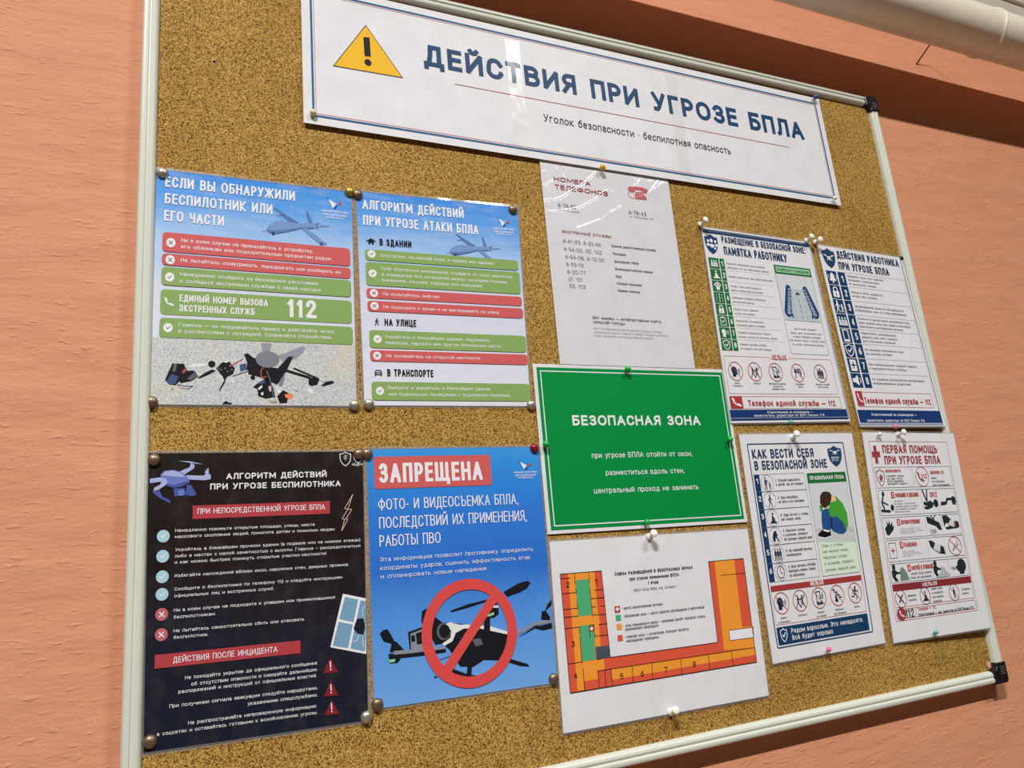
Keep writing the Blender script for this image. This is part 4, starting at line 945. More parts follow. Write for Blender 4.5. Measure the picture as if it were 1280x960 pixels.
   ('P','drone_dk',4,[(28.37,-47.33),(39.19,-47.4),(39.06,-54.68),(32.68,-58.26),(26.63,-57.68)]),
   ('P','drone_dk',3,[(33.68,-38.68),(37.61,-40.86),(37.08,-48.12),(31.41,-47.61)]),
   ('P','photo_white',5,[(28.6,-44.08),(39.28,-46.13),(39.12,-48.3),(28.4,-46.97)]),
   ('P','led_green',5,[(23.78,-55.07),(33.11,-52.31),(33.52,-55.07),(25.67,-57.05)]),
   ('P','drone_dk',5,[(21.66,-56.67),(28.34,-56.4),(26.96,-76.06),(19.1,-73.47)]),
   ('P','drone_dk',2,[(46.65,-103.19),(70.64,-112.18),(72.27,-115.06),(61.25,-113.06),(45.34,-106.95)]),
   ('P','drone_dk',2,[(-20.77,-105.95),(-2.91,-114.11),(8.62,-117.23),(-3.11,-117.37),(-21.93,-109.6)]),
   ('P','drone_dk',2,[(-1.02,-99.56),(4.82,-100.22),(1.87,-115.55),(-3.35,-114.92)]),
   ('P','drone_dk',2,[(-40.06,-111.36),(-36.4,-113.51),(-41.12,-113.79)]),
   ('L','drone_bl',2,0.8,[(-35.5,-96.5),(-17.1,-92.52)]),
  ]),
  ('prohibition_ring',None,None,[
   ('O','ring_red',7,3.7,-71.27,56.45,57.73,11.7),
   ('L','ring_red',7,10.85,[(-25.62,-107.1),(35.34,-35.53)]),
  ]),
 ]),
 ({'name': 'safe_zone_sign', 'label': 'green safe zone sign with white lettering in the middle of the board', 'cat': 'sign', 'group': 'sheets on the cork board', 'c': (0.22646, -0.09791), 'a': -0.00869, 'w': 303.18, 'h': 214.14, 'lifts': (1.5, 1.5, 2, 2), 'paper': 'paper', 'rim': 0, 'warp': [(0.22, -0.65), (-0.14, 0.65), (0.13, -0.53), (-0.22, 0.53)]},[
  ('green_field',None,None,[
   ('R','sign_green',1,-146.59,-102.57,146.59,102.57,0),
  ]),
  ('border_line',None,None,[
   ('F','paper_white',3,-142.29,-98.27,142.29,98.27,0,1.4),
  ]),
  ('heading',None,None,[
   ('T','paper_white',4,'БЕЗОПАСНАЯ ЗОНА',-102.77,26.6,13.27,198.87,0.2),
  ]),
  ('instruction_text',None,None,[
   ('T','paper_white',4,'при угрозе БПЛА отойти от окон,',-80.01,-15.64,6.91,154.86,0.13),
   ('T','paper_white',4,'разместиться вдоль стен,',-62.28,-38.08,6.87,120.4,0.13),
   ('T','paper_white',4,'центральный проход не занимать',-82.18,-60.34,6.73,159.8,0.13),
  ]),
 ]),
 ({'name': 'floor_plan_sheet', 'label': 'white evacuation floor plan in red and orange under the green sign', 'cat': 'plan', 'group': 'sheets on the cork board', 'c': (0.22137, -0.31946), 'a': -0.02376, 'w': 299.09, 'h': 212.12, 'lifts': (2, 2, 2.5, 2.5), 'paper': 'paper', 'rim': 2.5, 'warp': [(0.61, -1.53), (1.91, 1.51), (-1.93, 2.04), (-0.59, -2.02)]},[
  ('floor_plan',None,None,[
   ('P','plan_red',1,[(-138.44,67.15),(-82.4,66.98),(-80.34,-32.94),(78.45,-33.17),(78.28,67.03),(135.49,67.27),(136.37,-63.67),(-136.91,-65.0)]),
   ('P','plan_orange',2,[(-128.05,67.19),(-119.26,67.37),(-118.39,-64.05),(-127.32,-64.1)]),
   ('P','plan_orange',2,[(-119.45,67.38),(-99.97,67.11),(-100.16,57.22),(-119.04,57.37)]),
   ('P','plan_orange',2,[(-127.26,17.41),(-100.03,17.22),(-90.52,17.29),(-90.71,5.81),(-118.86,6.22),(-127.17,6.1)]),
   ('P','plan_orange',2,[(-99.97,67.11),(-92.16,67.04),(-91.73,-19.3),(-99.58,-18.9)]),
   ('P','plan_orange',2,[(-118.26,-33.32),(-89.33,-33.57),(-88.91,-46.28),(-99.27,-46.27),(-98.98,-54.77),(-118.07,-54.82)]),
   ('P','plan_green',3,[(-118.73,58.65),(-100.03,58.53),(-99.83,17.2),(-118.39,17.36)]),
   ('P','plan_green',3,[(-118.46,6.5),(-99.77,6.23),(-100.05,-33.11),(-117.88,-33.21)]),
   ('P','slate',3,[(-98.82,-18.99),(-80.09,-19.46),(-80.16,-33.05),(-98.69,-32.95)]),
   ('P','plan_orange',2,[(-80.19,-46.08),(134.91,-45.73),(135.28,-54.67),(-79.93,-58.16)]),
   ('P','plan_orange',2,[(88.09,66.95),(120.35,67.1),(119.96,-19.0),(138.61,-19.19),(135.65,-45.81),(86.87,-43.66)]),
   ('P','paper_white',3,[(98.03,-20.66),(136.85,-20.71),(136.62,-33.33),(97.9,-33.08)]),
  ]),
  ('wall_outline',0,None,[
   ('L','black',5,0.8,[(-138.44,67.15),(-82.4,66.98),(-80.34,-32.94),(78.45,-33.17),(78.28,67.03),(135.49,67.27),(136.37,-63.67),(-136.91,-65.0),(-138.44,67.15)]),
   ('L','black',5,0.6,[(98.03,-20.66),(136.85,-20.71),(136.62,-33.33),(97.9,-33.08),(98.03,-20.66)]),
   ('L','black',5,0.6,[(95.18,48.44),(136.19,48.28)]),
   ('L','black',5,0.7,[(-98.24,-64.0),(-98.52,-45.84),(134.91,-45.73)]),
   ('L','black',5,0.7,[(-89.39,-45.96),(-89.2,-64.69)]),
   ('L','black',5,0.7,[(-81.1,-45.97),(-80.67,-65.06)]),
   ('L','black',5,0.7,[(-51.47,-46.53),(-51.64,-64.55)]),
   ('L','black',5,0.7,[(-23.25,-46.83),(-23.78,-64.28)]),
   ('L','black',5,0.7,[(19.14,-47.14),(19.09,-65.01)]),
   ('L','black',5,0.7,[(61.64,-46.21),(61.18,-63.6)]),
   ('L','black',5,0.7,[(98.01,-46.28),(98.18,-63.5)]),
   ('L','black',5,0.7,[(-137.38,62.04),(-126.08,61.66)]),
   ('L','black',5,0.7,[(-119.26,67.37),(-119.64,54.97)]),
   ('L','black',5,0.7,[(-99.97,67.11),(-100.4,54.77)]),
   ('L','black',5,0.7,[(-137.95,44.8),(-119.08,44.52)]),
   ('L','black',5,0.7,[(-119.06,48.9),(-119.13,44.03)]),
   ('L','black',5,0.7,[(-137.66,26.84),(-118.46,26.68)]),
   ('L','black',5,0.7,[(-118.89,34.3),(-118.7,26.22)]),
   ('L','black',5,0.7,[(-137.52,17.92),(-118.36,17.68)]),
   ('L','black',5,0.7,[(-136.77,5.34),(-118.0,5.34)]),
   ('L','black',5,0.7,[(-118.56,5.39),(-118.48,-1.77)]),
   ('L','black',5,0.7,[(-118.78,-4.92),(-118.67,-35.62)]),
   ('L','black',5,0.7,[(-136.93,-33.75),(-118.45,-33.3)]),
   ('L','black',5,0.7,[(-118.26,-41.13),(-117.87,-64.43)]),
   ('L','black',5,0.7,[(-100.38,49.02),(-99.68,16.86)]),
   ('L','black',5,0.7,[(-93.94,45.21),(-82.58,45.1)]),
   ('L','black',5,0.7,[(-99.16,35.82),(-81.59,35.62)]),
   ('L','black',5,0.7,[(-99.15,26.05),(-94.3,26.1)]),
   ('L','black',5,0.7,[(-87.08,26.1),(-81.78,26.11)]),
   ('L','black',5,0.7,[(-100.06,16.9),(-81.24,16.25)]),
   ('L','black',5,0.7,[(-105.2,5.65),(-105.35,-7.61)]),
   ('L','black',5,0.7,[(-105.2,5.65),(-98.25,5.92)]),
   ('L','black',5,0.7,[(-99.03,5.83),(-98.82,-9.42)]),
   ('L','black',5,0.7,[(-92.11,5.46),(-80.81,5.31)]),
   ('L','black',5,0.7,[(-99.16,-6.99),(-80.76,-7.32)]),
   ('L','black',5,0.7,[(-98.69,-32.95),(-93.19,-33.6)]),
  ]),
  ('room_number',0,None,[
   ('T','black',6,'2',-131.75,51.39,6.39,4.49,0.13),
   ('T','black',6,'1',-92.72,51.38,6.5,4.66,0.13),
   ('T','black',6,'3',-130.64,-15.54,6.17,4.43,0.13),
   ('T','black',6,'4',-130.59,-50.4,6.06,4.39,0.13),
   ('T','black',6,'5',-69.45,-58.66,6.21,4.64,0.13),
   ('T','black',6,'6',-40.52,-59.27,6.29,4.76,0.13),
   ('T','black',6,'7',-6.44,-59.15,6.39,4.91,0.13),
   ('T','black',6,'8',36.07,-57.8,6.52,5.1,0.13),
  ]),
  ('first_aid_mark',0,None,[
   ('R','kit_red',5,-105.75,-1.07,-99.06,5.01,0),
   ('R','paper_white',6,-104.8,1.27,-100.01,2.67,0),
   ('R','paper_white',6,-103.32,-0.03,-101.5,3.96,0),
  ]),
  ('title_text',None,None,[
   ('T','black',4,'СХЕМА РАЗМЕЩЕНИЯ В БЕЗОПАСНЫХ ЗОНАХ',-64.17,59.93,3.7,116.42,0.19),
   ('T','black',4,'при угрозе применения БПЛА',-43.74,52.56,3.72,73.62,0.19),
   ('T','black',4,'1 этаж',-17.19,46.04,3.76,15.41,0.19),
   ('T','black',4,'МБОУ «ООШ №26», пер. Сиговой, 1',-38.82,38.95,3.18,64.13,0.1),
  ]),
  ('legend',None,None,[
   ('R','plan_green',2,-67.86,7.17,-60.61,13.93,0),
   ('R','plan_orange',2,-67.73,-3.22,-60.49,3.51,0),
   ('R','plan_red',2,-67.87,-16.1,-60.65,-9.42,0),
   ('R','kit_red',5,-68.52,16.87,-60.94,24.15,0),
   ('R','paper_white',6,-67.45,19.73,-62.02,21.29,0),
   ('R','paper_white',6,-65.77,18.27,-63.71,22.75,0),
  ]),
  ('legend_text',5,None,[
   ('T','black',4,'- место расположения аптечки',-58.66,19.37,3.38,59.55,0.13),
   ('T','black',4,'- безопасная зона — место укрытия обучающихся и работников',-58.43,10.04,3.36,121.94,0.13),
   ('T','black',4,'- зона повышенного риска — возможен разлёт осколков стекла,',-58.38,-0.94,3.34,121.7,0.13),
   ('T','black',4,'размещение запрещено',-56.01,-5.16,3.34,47.81,0.13),
   ('T','black',4,'- опасная зона — остекление, большие пролёты;',-58.58,-13.81,3.32,94.61,0.13),
   ('T','black',4,'нахождение запрещено',-56.22,-18.56,3.32,46.64,0.13),
  ]),
 ]),
 ({'name': 'staff_memo_sheet', 'label': 'white leaflet with a column of green numbered tiles, right of the phone sheet', 'cat': 'leaflet', 'group': 'laminated leaflets on the right of the board', 'c': (0.48692, 0.07928), 'a': 0.0012, 'w': 220.99, 'h': 297.39, 'lifts': (2, 2, 4, 3), 'paper': 'paper', 'rim': 2.5, 'warp': [(1.99, 2.48), (-4.88, -2.57), (4.85, 0.43), (-1.96, -0.33)]},[
  ('navy_border',None,None,[
   ('R','navy_blue',2,-110.0,144.2,110.0,145.7,0),
   ('R','navy_blue',2,-110.0,139.7,110.0,143.39,0),
   ('R','banner_navy',2,-109.5,-141.1,107.0,-129.7,0),
   ('R','banner_navy',2,-109.5,-145.29,107.0,-142.1,0),
   ('R','steel',2,107.5,-144.7,109.3,144.7,0),
  ]),
  ('shield_emblem',None,None,[
   ('I','navy_blue',2,'shield',-107.75,105.92,-83.52,138.35,None),
   ('D','paper_white',4,-101.9,126.97,2.13,2.4),
   ('D','paper_white',4,-95.6,127.75,2.69,3.01),
   ('D','paper_white',4,-88.39,126.83,2.16,2.41),
   ('D','paper_white',4,-102.59,120.83,2.84,2.38),
   ('D','paper_white',4,-95.5,119.56,4.29,3.04),
   ('D','paper_white',4,-87.23,120.77,2.64,2.18),
   ('D','paper_white',4,-90.36,115.61,2.15,1.73),
  ]),
  ('heading',None,None,[
   ('T','navy_text',4,'РАЗМЕЩЕНИЕ В БЕЗОПАСНОЙ ЗОНЕ.',-75.23,127.16,10.48,169.63,0.17),
   ('T','navy_text',4,'ПАМЯТКА РАБОТНИКУ',-73.98,107.94,13.11,126.04,0.17),
  ]),
  ('step_tile',None,'green tile with a white pictogram',[
   ('R','tile_green',2,-106.2,83.54,-87.24,100.26,0),
  ]),
  ('pictogram',3,None,[
   ('I','paper_white',4,'kids',-103.93,84.74,-89.51,99.06,'tile_green'),
  ]),
  ('number_tile',None,'green tile with a white numeral',[
   ('R','tile_green',2,-85.49,83.54,-77.0,100.26,0),
  ]),
  ('numeral',5,None,[
   ('T','paper_white',4,'1',-83.15,87.86,8.29,3.8,0.16),
  ]),
  ('step_text',None,None,[
   ('T','ink',4,'Разместить обучающихся вдоль внутренних',-73.0,92.69,2.5,74.88,0.14),
   ('T','ink',4,'капитальных стен, вне линии оконных проёмов.',-73.0,86.2,2.5,81.12,0.14),
   ('L','greyline',2,0.35,[(-75.0,82.94),(11.0,82.94)]),
  ]),
  ('step_tile',None,'green tile with a white pictogram',[
   ('R','tile_green',2,-106.2,65.51,-87.24,82.24,0),
  ]),
  ('pictogram',8,None,[
   ('I','paper_white',4,'sit',-103.93,66.71,-89.51,81.04,'tile_green'),
  ]),
  ('number_tile',None,'green tile with a white numeral',[
   ('R','tile_green',2,-85.49,65.51,-77.0,82.24,0),
  ]),
  ('numeral',10,None,[
   ('T','paper_white',4,'2',-83.15,69.84,8.29,3.8,0.16),
  ]),
  ('step_text',None,None,[
   ('T','ink',4,'Посадить детей на пол, ниже уровня подоконника.',-73.0,71.78,2.5,85.8,0.14),
   ('L','greyline',2,0.35,[(-75.0,64.91),(11.0,64.91)]),
  ]),
  ('step_tile',None,'green tile with a white pictogram',[
   ('R','tile_green',2,-106.2,47.49,-87.24,64.21,0),
  ]),
  ('pictogram',13,None,[
   ('I','paper_white',4,'hands',-103.93,48.69,-89.51,63.01,'tile_green'),
  ]),
  ('number_tile',None,'green tile with a white numeral',[
   ('R','tile_green',2,-85.49,47.49,-77.0,64.21,0),
  ]),
  ('numeral',15,None,[
   ('T','paper_white',4,'3',-83.15,51.82,8.29,3.8,0.16),
  ]),
  ('step_text',None,None,[
   ('T','ink',4,'Голову и шею детей защитить',-73.0,56.65,2.5,59.28,0.14),
   ('T','ink',4,'(наклон вперёд, руки на затылок).',-73.0,50.16,2.5,62.4,0.14),
   ('L','greyline',2,0.35,[(-75.0,46.89),(11.0,46.89)]),
  ]),
  ('step_tile',None,'green tile with a white pictogram',[
   ('R','tile_green',2,-106.2,29.47,-87.24,46.19,0),
  ]),
  ('pictogram',18,None,[
   ('I','paper_white',4,'lane',-103.93,30.67,-89.51,44.99,'tile_green'),
  ]),
  ('number_tile',None,'green tile with a white numeral',[
   ('R','tile_green',2,-85.49,29.47,-77.0,46.19,0),
  ]),
  ('numeral',20,None,[
   ('T','paper_white',4,'4',-83.15,33.8,8.29,3.8,0.16),
  ]),
  ('step_text',None,None,[
   ('T','ink',4,'Освободить и держать свободным',-73.0,38.62,2.5,63.96,0.14),
   ('T','ink',4,'центральный проход.',-73.0,32.14,2.5,40.56,0.14),
   ('L','greyline',2,0.35,[(-75.0,28.87),(11.0,28.87)]),
  ]),
  ('step_tile',None,'green tile with a white pictogram',[
   ('R','tile_green',2,-106.2,11.45,-87.24,28.17,0),
  ]),
  ('pictogram',23,None,[
   ('I','paper_white',4,'lock',-103.93,12.65,-89.51,26.97,'tile_green'),
  ]),
  ('number_tile',None,'green tile with a white numeral',[
   ('R','tile_green',2,-85.49,11.45,-77.0,28.17,0),
  ]),
  ('numeral',25,None,[
   ('T','paper_white',4,'5',-83.15,15.77,8.29,3.8,0.16),
  ]),
  ('step_text',None,None,[
   ('T','ink',4,'Закрыть окна, задёрнуть',-73.0,20.6,2.5,46.8,0.14),
   ('T','ink',4,'шторы или жалюзи.',-73.0,14.11,2.5,39.0,0.14),
   ('L','greyline',2,0.35,[(-75.0,10.85),(11.0,10.85)]),
  ]),
  ('step_tile',None,'green tile with a white pictogram',[
   ('R','tile_green',2,-106.2,-6.57,-87.24,10.15,0),
  ]),
  ('pictogram',28,None,[
   ('I','paper_white',4,'clip',-103.93,-5.37,-89.51,8.95,'tile_green'),
  ]),
  ('number_tile',None,'green tile with a white numeral',[
   ('R','tile_green',2,-85.49,-6.57,-77.0,10.15,0),
  ]),
  ('numeral',30,None,[
   ('T','paper_white',4,'6',-83.15,-2.25,8.29,3.8,0.16),
  ]),
  ('step_text',None,None,[
   ('T','ink',4,'Пересчитать обучающихся,',-73.0,2.58,2.5,51.48,0.14),
   ('T','ink',4,'находиться рядом с группой.',-73.0,-3.91,2.5,53.04,0.14),
   ('L','greyline',2,0.35,[(-75.0,-7.17),(11.0,-7.17)]),
  ]),
  ('step_tile',None,'green tile with a white pictogram',[
   ('R','tile_green',2,-106.2,-24.6,-87.24,-7.87,0),
  ]),
  ('pictogram',33,None,[
   ('I','paper_white',4,'talk',-103.93,-23.4,-89.51,-9.07,'tile_green'),
  ]),
  ('number_tile',None,'green tile with a white numeral',[
   ('R','tile_green',2,-85.49,-24.6,-77.0,-7.87,0),
  ]),
  ('numeral',35,None,[
   ('T','paper_white',4,'7',-83.15,-20.27,8.29,3.8,0.16),
  ]),
  ('step_text',None,None,[
   ('T','ink',4,'Сохранять спокойствие, говорить',-73.0,-15.44,2.5,62.4,0.14),
   ('T','ink',4,'ровным голосом, не допускать паники.',-73.0,-21.93,2.5,73.32,0.14),
   ('L','greyline',2,0.35,[(-75.0,-25.2),(11.0,-25.2)]),
  ]),
  ('step_tile',None,'green tile with a white pictogram',[
   ('R','tile_green',2,-106.2,-42.62,-87.24,-25.9,0),
  ]),
  ('pictogram',38,None,[
   ('I','paper_white',4,'shieldcheck',-103.93,-41.42,-89.51,-27.1,'tile_green'),
  ]),
  ('number_tile',None,'green tile with a white numeral',[
   ('R','tile_green',2,-85.49,-42.62,-77.0,-25.9,0),
  ]),
  ('numeral',40,None,[
   ('T','paper_white',4,'8',-83.15,-38.29,8.29,3.8,0.16),
  ]),
  ('step_text',None,None,[
   ('T','ink',4,'Ожидать сигнала «Отбой»,',-73.0,-33.46,2.5,49.92,0.14),
   ('T','ink',4,'не покидать зону без команды.',-73.0,-39.95,2.5,57.72,0.14),
  ]),
  ('placement_box',None,None,[
   ('F','greyink',2,21.05,-43.59,97.37,100.98,3,0.5),
  ]),
  ('green_title_bar',43,None,[
   ('R','tile_green',3,21.05,86.98,97.37,100.98,0),
   ('R','pale_green',4,24.05,89.48,94.37,98.48,0),
   ('T','tile_green',5,'ПРАВИЛЬНОЕ РАЗМЕЩЕНИЕ',26.05,91.18,5,66.32,0.17),
  ]),
  ('corridor_picture',43,None,[
   ('R','pale_grey',2,22.55,10.54,95.87,85.98,0),
   ('P','corridor',3,[(24.87,10.54),(93.55,10.54),(76.0,61.84),(43.95,61.84)]),
   ('L','greyink',4,0.25,[(43.95,61.84),(76.0,61.84)]),
   ('L','greyline',4,0.25,[(40.13,63.35),(37.84,85.98)]),
   ('L','greyline',4,0.25,[(78.29,63.35),(82.11,85.98)]),
   ('D','navy_blue',4,41.66,63.35,5.19,5.84),
   ('D','steel',5,43.26,61.85,2.92,1.95),
   ('L','navy_blue',5,0.9,[(42.66,61.35),(46.66,59.85)]),
   ('D','navy_blue',4,76.76,63.35,5.19,5.84),
   ('D','steel',5,75.16,61.85,2.92,1.95),
   ('L','navy_blue',5,0.9,[(75.76,61.35),(71.76,59.85)]),
   ('D','navy_blue',4,40.51,58.44,5.5,6.18),
   ('D','steel',5,42.11,56.94,3.09,2.06),
   ('L','navy_blue',5,0.9,[(41.51,56.44),(45.51,54.94)]),
   ('D','navy_blue',4,78.1,58.44,5.5,6.18),
   ('D','steel',5,76.5,56.94,3.09,2.06),
   ('L','navy_blue',5,0.9,[(77.1,56.44),(73.1,54.94)]),
   ('D','navy_blue',4,39.37,53.54,5.8,6.53),
   ('D','steel',5,40.97,52.04,3.26,2.18),
   ('L','navy_blue',5,0.9,[(40.37,51.54),(44.37,50.04)]),
   ('D','navy_blue',4,79.44,53.54,5.8,6.53),
   ('D','steel',5,77.84,52.04,3.26,2.18),
   ('L','navy_blue',5,0.9,[(78.44,51.54),(74.44,50.04)]),
   ('D','navy_blue',4,38.22,48.64,6.11,6.87),
   ('D','steel',5,39.82,47.14,3.43,2.29),
   ('L','navy_blue',5,0.9,[(39.22,46.64),(43.22,45.14)]),
   ('D','navy_blue',4,80.77,48.64,6.11,6.87),
   ('D','steel',5,79.17,47.14,3.43,2.29),
   ('L','navy_blue',5,0.9,[(79.77,46.64),(75.77,45.14)]),
   ('D','navy_blue',4,37.08,43.73,6.41,7.21),
   ('D','steel',5,38.68,42.23,3.61,2.4),
   ('L','navy_blue',5,0.9,[(38.08,41.73),(42.08,40.23)]),
   ('D','navy_blue',4,82.11,43.73,6.41,7.21),
   ('D','steel',5,80.51,42.23,3.61,2.4),
   ('L','navy_blue',5,0.9,[(81.11,41.73),(77.11,40.23)]),
   ('D','navy_blue',4,35.93,38.83,6.72,7.56),
   ('D','steel',5,37.53,37.33,3.78,2.52),
   ('L','navy_blue',5,0.9,[(36.93,36.83),(40.93,35.33)]),
   ('D','navy_blue',4,83.44,38.83,6.72,7.56),
   ('D','steel',5,81.84,37.33,3.78,2.52),
   ('L','navy_blue',5,0.9,[(82.44,36.83),(78.44,35.33)]),
   ('D','navy_blue',4,34.79,33.93,7.02,7.9),
   ('D','steel',5,36.39,32.43,3.95,2.63),
   ('L','navy_blue',5,0.9,[(35.79,31.93),(39.79,30.43)]),
   ('D','navy_blue',4,84.78,33.93,7.02,7.9),
   ('D','steel',5,83.18,32.43,3.95,2.63),
   ('L','navy_blue',5,0.9,[(83.78,31.93),(79.78,30.43)]),
   ('D','navy_blue',4,33.64,29.03,7.33,8.24),
   ('D','steel',5,35.24,27.53,4.12,2.75),
   ('L','navy_blue',5,0.9,[(34.64,27.03),(38.64,25.53)]),
   ('D','navy_blue',4,86.11,29.03,7.33,8.24),
   ('D','steel',5,84.51,27.53,4.12,2.75),
   ('L','navy_blue',5,0.9,[(85.11,27.03),(81.11,25.53)]),
   ('D','navy_blue',4,32.5,24.12,7.63,8.59),
   ('D','steel',5,34.1,22.62,4.29,2.86),
   ('L','navy_blue',5,0.9,[(33.5,22.12),(37.5,20.62)]),
   ('D','navy_blue',4,87.45,24.12,7.63,8.59),
   ('D','steel',5,85.85,22.62,4.29,2.86),
   ('L','navy_blue',5,0.9,[(86.45,22.12),(82.45,20.62)]),
   ('L','navy_blue',4,3,[(30.21,25.63),(31.21,18.63),(38.21,24.63),(40.21,16.63)]),
   ('L','navy_blue',4,3,[(89.74,25.63),(88.74,18.63),(81.74,24.63),(79.74,16.63)]),
   ('L','ink',4,0.6,[(58.45,48.26),(59.21,55.8)]),
   ('P','ink',4,[(53.1,53.54),(59.21,58.82),(64.55,53.54)]),
   ('L','ink',4,0.9,[(59.21,14.32),(59.21,18.84)]),
   ('L','greyink',4,0.5,[(48.37,14.32),(47.0,18.84)]),
   ('L','greyink',4,0.5,[(69.89,14.32),(69.89,18.84)]),
   ('L','ink',4,0.9,[(59.21,23.37),(59.21,27.89)]),
   ('L','greyink',4,0.5,[(47.91,24.12),(47.0,28.65)]),
   ('L','greyink',4,0.5,[(69.89,24.12),(69.89,28.65)]),
   ('L','ink',4,0.9,[(59.21,32.42),(59.21,36.95)]),
   ('L','greyink',4,0.5,[(47.46,33.93),(47.0,38.45)]),
   ('L','greyink',4,0.5,[(69.89,33.93),(69.89,38.45)]),
   ('L','ink',4,0.9,[(59.21,41.47),(59.21,46.0)]),
   ('L','greyink',4,0.5,[(47.0,43.73),(47.0,48.26)]),
   ('L','greyink',4,0.5,[(69.89,43.73),(69.89,48.26)]),
  ]),
  ('placement_text',43,None,[
   ('T','ink',4,'Дети сидят рядами',37.84,-4.13,2.7,42.74,0.14),
   ('T','ink',4,'вдоль двух внутренних стен,',28.68,-10.85,2.7,62.58,0.14),
   ('T','ink',4,'головы прикрыты руками,',30.97,-16.8,2.7,57.24,0.14),
   ('T','ink',4,'как можно ниже, у глухой стены,',24.1,-22.82,2.7,70.98,0.14),
   ('T','ink',4,'по центру свободный проход.',27.15,-29.21,2.7,64.11,0.14),
  ]),
  ('prohibition_box',None,None,[
   ('F','rose_dark',2,-106.29,-106.39,98.78,-50.67,3,0.45),
  ]),
  ('box_title',47,None,[
   ('R','paper_white',3,-20.75,-52.67,13.25,-48.67,0),
   ('T','warn_red',5,'НЕЛЬЗЯ',-17.25,-54.17,7.5,27,0.17),
  ]),
  ('ban_sign',47,'red ring with a dark pictogram',[
   ('O','rose_dark',5,-88.54,-73.29,12.8,14.2,0.95),
   ('I','navy',3,'shout',-96.54,-82.29,-80.54,-64.29,'paper_white'),
   ('L','rose_dark',5,0.7,[(-97.14,-63.29),(-79.94,-83.29)]),
   ('T','ink',4,'Шуметь',-92.89,-91.89,2.4,8.7,0.15),
   ('T','ink',4,'и паниковать',-97.24,-95.89,2.4,17.4,0.15),
  ]),
  ('ban_sign',47,'red ring with a dark pictogram',[
   ('O','rose_dark',5,-53.92,-73.29,12.8,14.2,0.95),
   ('I','navy',3,'push',-61.92,-82.29,-45.92,-64.29,'paper_white'),
   ('L','rose_dark',5,0.7,[(-62.52,-63.29),(-45.32,-83.29)]),
   ('T','ink',4,'Толкаться',-60.44,-91.89,2.4,13.05,0.15),
  ]),
  ('ban_sign',47,'red ring with a dark pictogram',[
   ('O','rose_dark',5,-15.49,-73.29,12.8,14.2,0.95),
   ('I','navy',3,'phone',-23.49,-82.29,-7.49,-64.29,'paper_white'),
   ('L','rose_dark',5,0.7,[(-24.09,-63.29),(-6.89,-83.29)]),
   ('T','ink',4,'Использовать смартфон,',-31.44,-91.89,2.4,31.9,0.15),
   ('T','ink',4,'игровой зал,',-24.19,-95.89,2.4,17.4,0.15),
   ('T','ink',4,'наушники и плеер',-27.09,-99.89,2.4,23.2,0.15),
  ]),
  ('ban_sign',47,'red ring with a dark pictogram',[
   ('O','rose_dark',5,26.68,-73.29,12.8,14.2,0.95),
   ('I','navy',3,'block',18.68,-82.29,34.68,-64.29,'paper_white'),
   ('L','rose_dark',5,0.7,[(18.08,-63.29),(35.28,-83.29)]),
   ('T','ink',4,'Загораживать',17.98,-91.89,2.4,17.4,0.15),
   ('T','ink',4,'проход',22.33,-95.89,2.4,8.7,0.15),
  ]),
  ('ban_sign',47,'red ring with a dark pictogram',[
   ('O','rose_dark',5,71.05,-73.29,12.8,14.2,0.95),
   ('I','navy',3,'crowd',63.05,-82.29,79.05,-64.29,'paper_white'),
   ('L','rose_dark',5,0.7,[(62.45,-63.29),(79.65,-83.29)]),
   ('T','ink',4,'Допускать скопления',57.27,-91.89,2.4,27.55,0.15),
   ('T','ink',4,'детей у выхода',60.9,-95.89,2.4,20.3,0.15),
  ]),
  ('phone_panel',None,None,[
   ('F','rose_dark',2,-106.72,-128.37,99.61,-110.06,1,0.5),
   ('R','brick_red',3,-106.72,-128.37,-84.88,-110.06,0),
  ]),
  ('handset_mark',54,None,[
   ('I','paper_white',4,'handset',-104.22,-125.87,-87.38,-112.56,None),
  ]),
  ('phone_lettering',54,None,[
   ('T','brick_red',4,'Телефон единой службы — 112',-75.39,-124.5,8.64,163.1,0.17),
  ]),
  ('footer_lettering',None,None,[
   ('T','paper_white',4,'Ответственный за оповещение —',-44.2,-135.39,3.42,83.98,0.15),
   ('T','paper_white',4,'заместитель директора по БОП Пенько Р.В.',-68.51,-140.07,3.42,130.38,0.15),
  ]),
 ]),
 ({'name': 'staff_actions_sheet', 'label': 'white leaflet with a column of navy numbered tiles beside the right frame', 'cat': 'leaflet', 'group': 'laminated leaflets on the right of the board', 'c': (0.70541, 0.06991), 'a': 0.00362, 'w': 182.19, 'h': 297.32, 'lifts': (2, 9, 11, 3), 'paper': 'paper', 'rim': 2.5, 'warp': [(-6.47, 5.11), (-5.38, -5.35), (5.21, -1.91), (6.65, 2.15)]},[
  ('shield_emblem',None,None,[
   ('I','navy_blue',2,'shield',-84.6,110.14,-59.36,144.85,None),
   ('I','paper_white',4,'drone',-82.77,120.92,-62.34,136.08,None),
  ]),
  ('heading',None,None,[
   ('T','navy_text',4,'ДЕЙСТВИЯ РАБОТНИКА',-54.75,130.06,12.42,134.21,0.17),
   ('T','navy_text',4,'ПРИ УГРОЗЕ БПЛА',-55.7,110.54,12.74,107.82,0.17),
  ]),
  ('step_tile',None,'navy tile with a white pictogram',[
   ('R','tile_navy',2,-85.49,82.37,-65.05,105.12,0),
  ]),
  ('pictogram',2,None,[
   ('I','paper_white',4,'bell',-84.97,83.87,-65.57,103.62,'tile_navy'),
  ]),
  ('number_tile',None,'navy tile with a white numeral',[
   ('R','tile_navy',2,-61.72,82.37,-46.94,105.12,0),
  ]),
  ('numeral',4,None,[
   ('T','paper_white',4,'1',-56.93,87.7,11.64,5.2,0.16),
  ]),
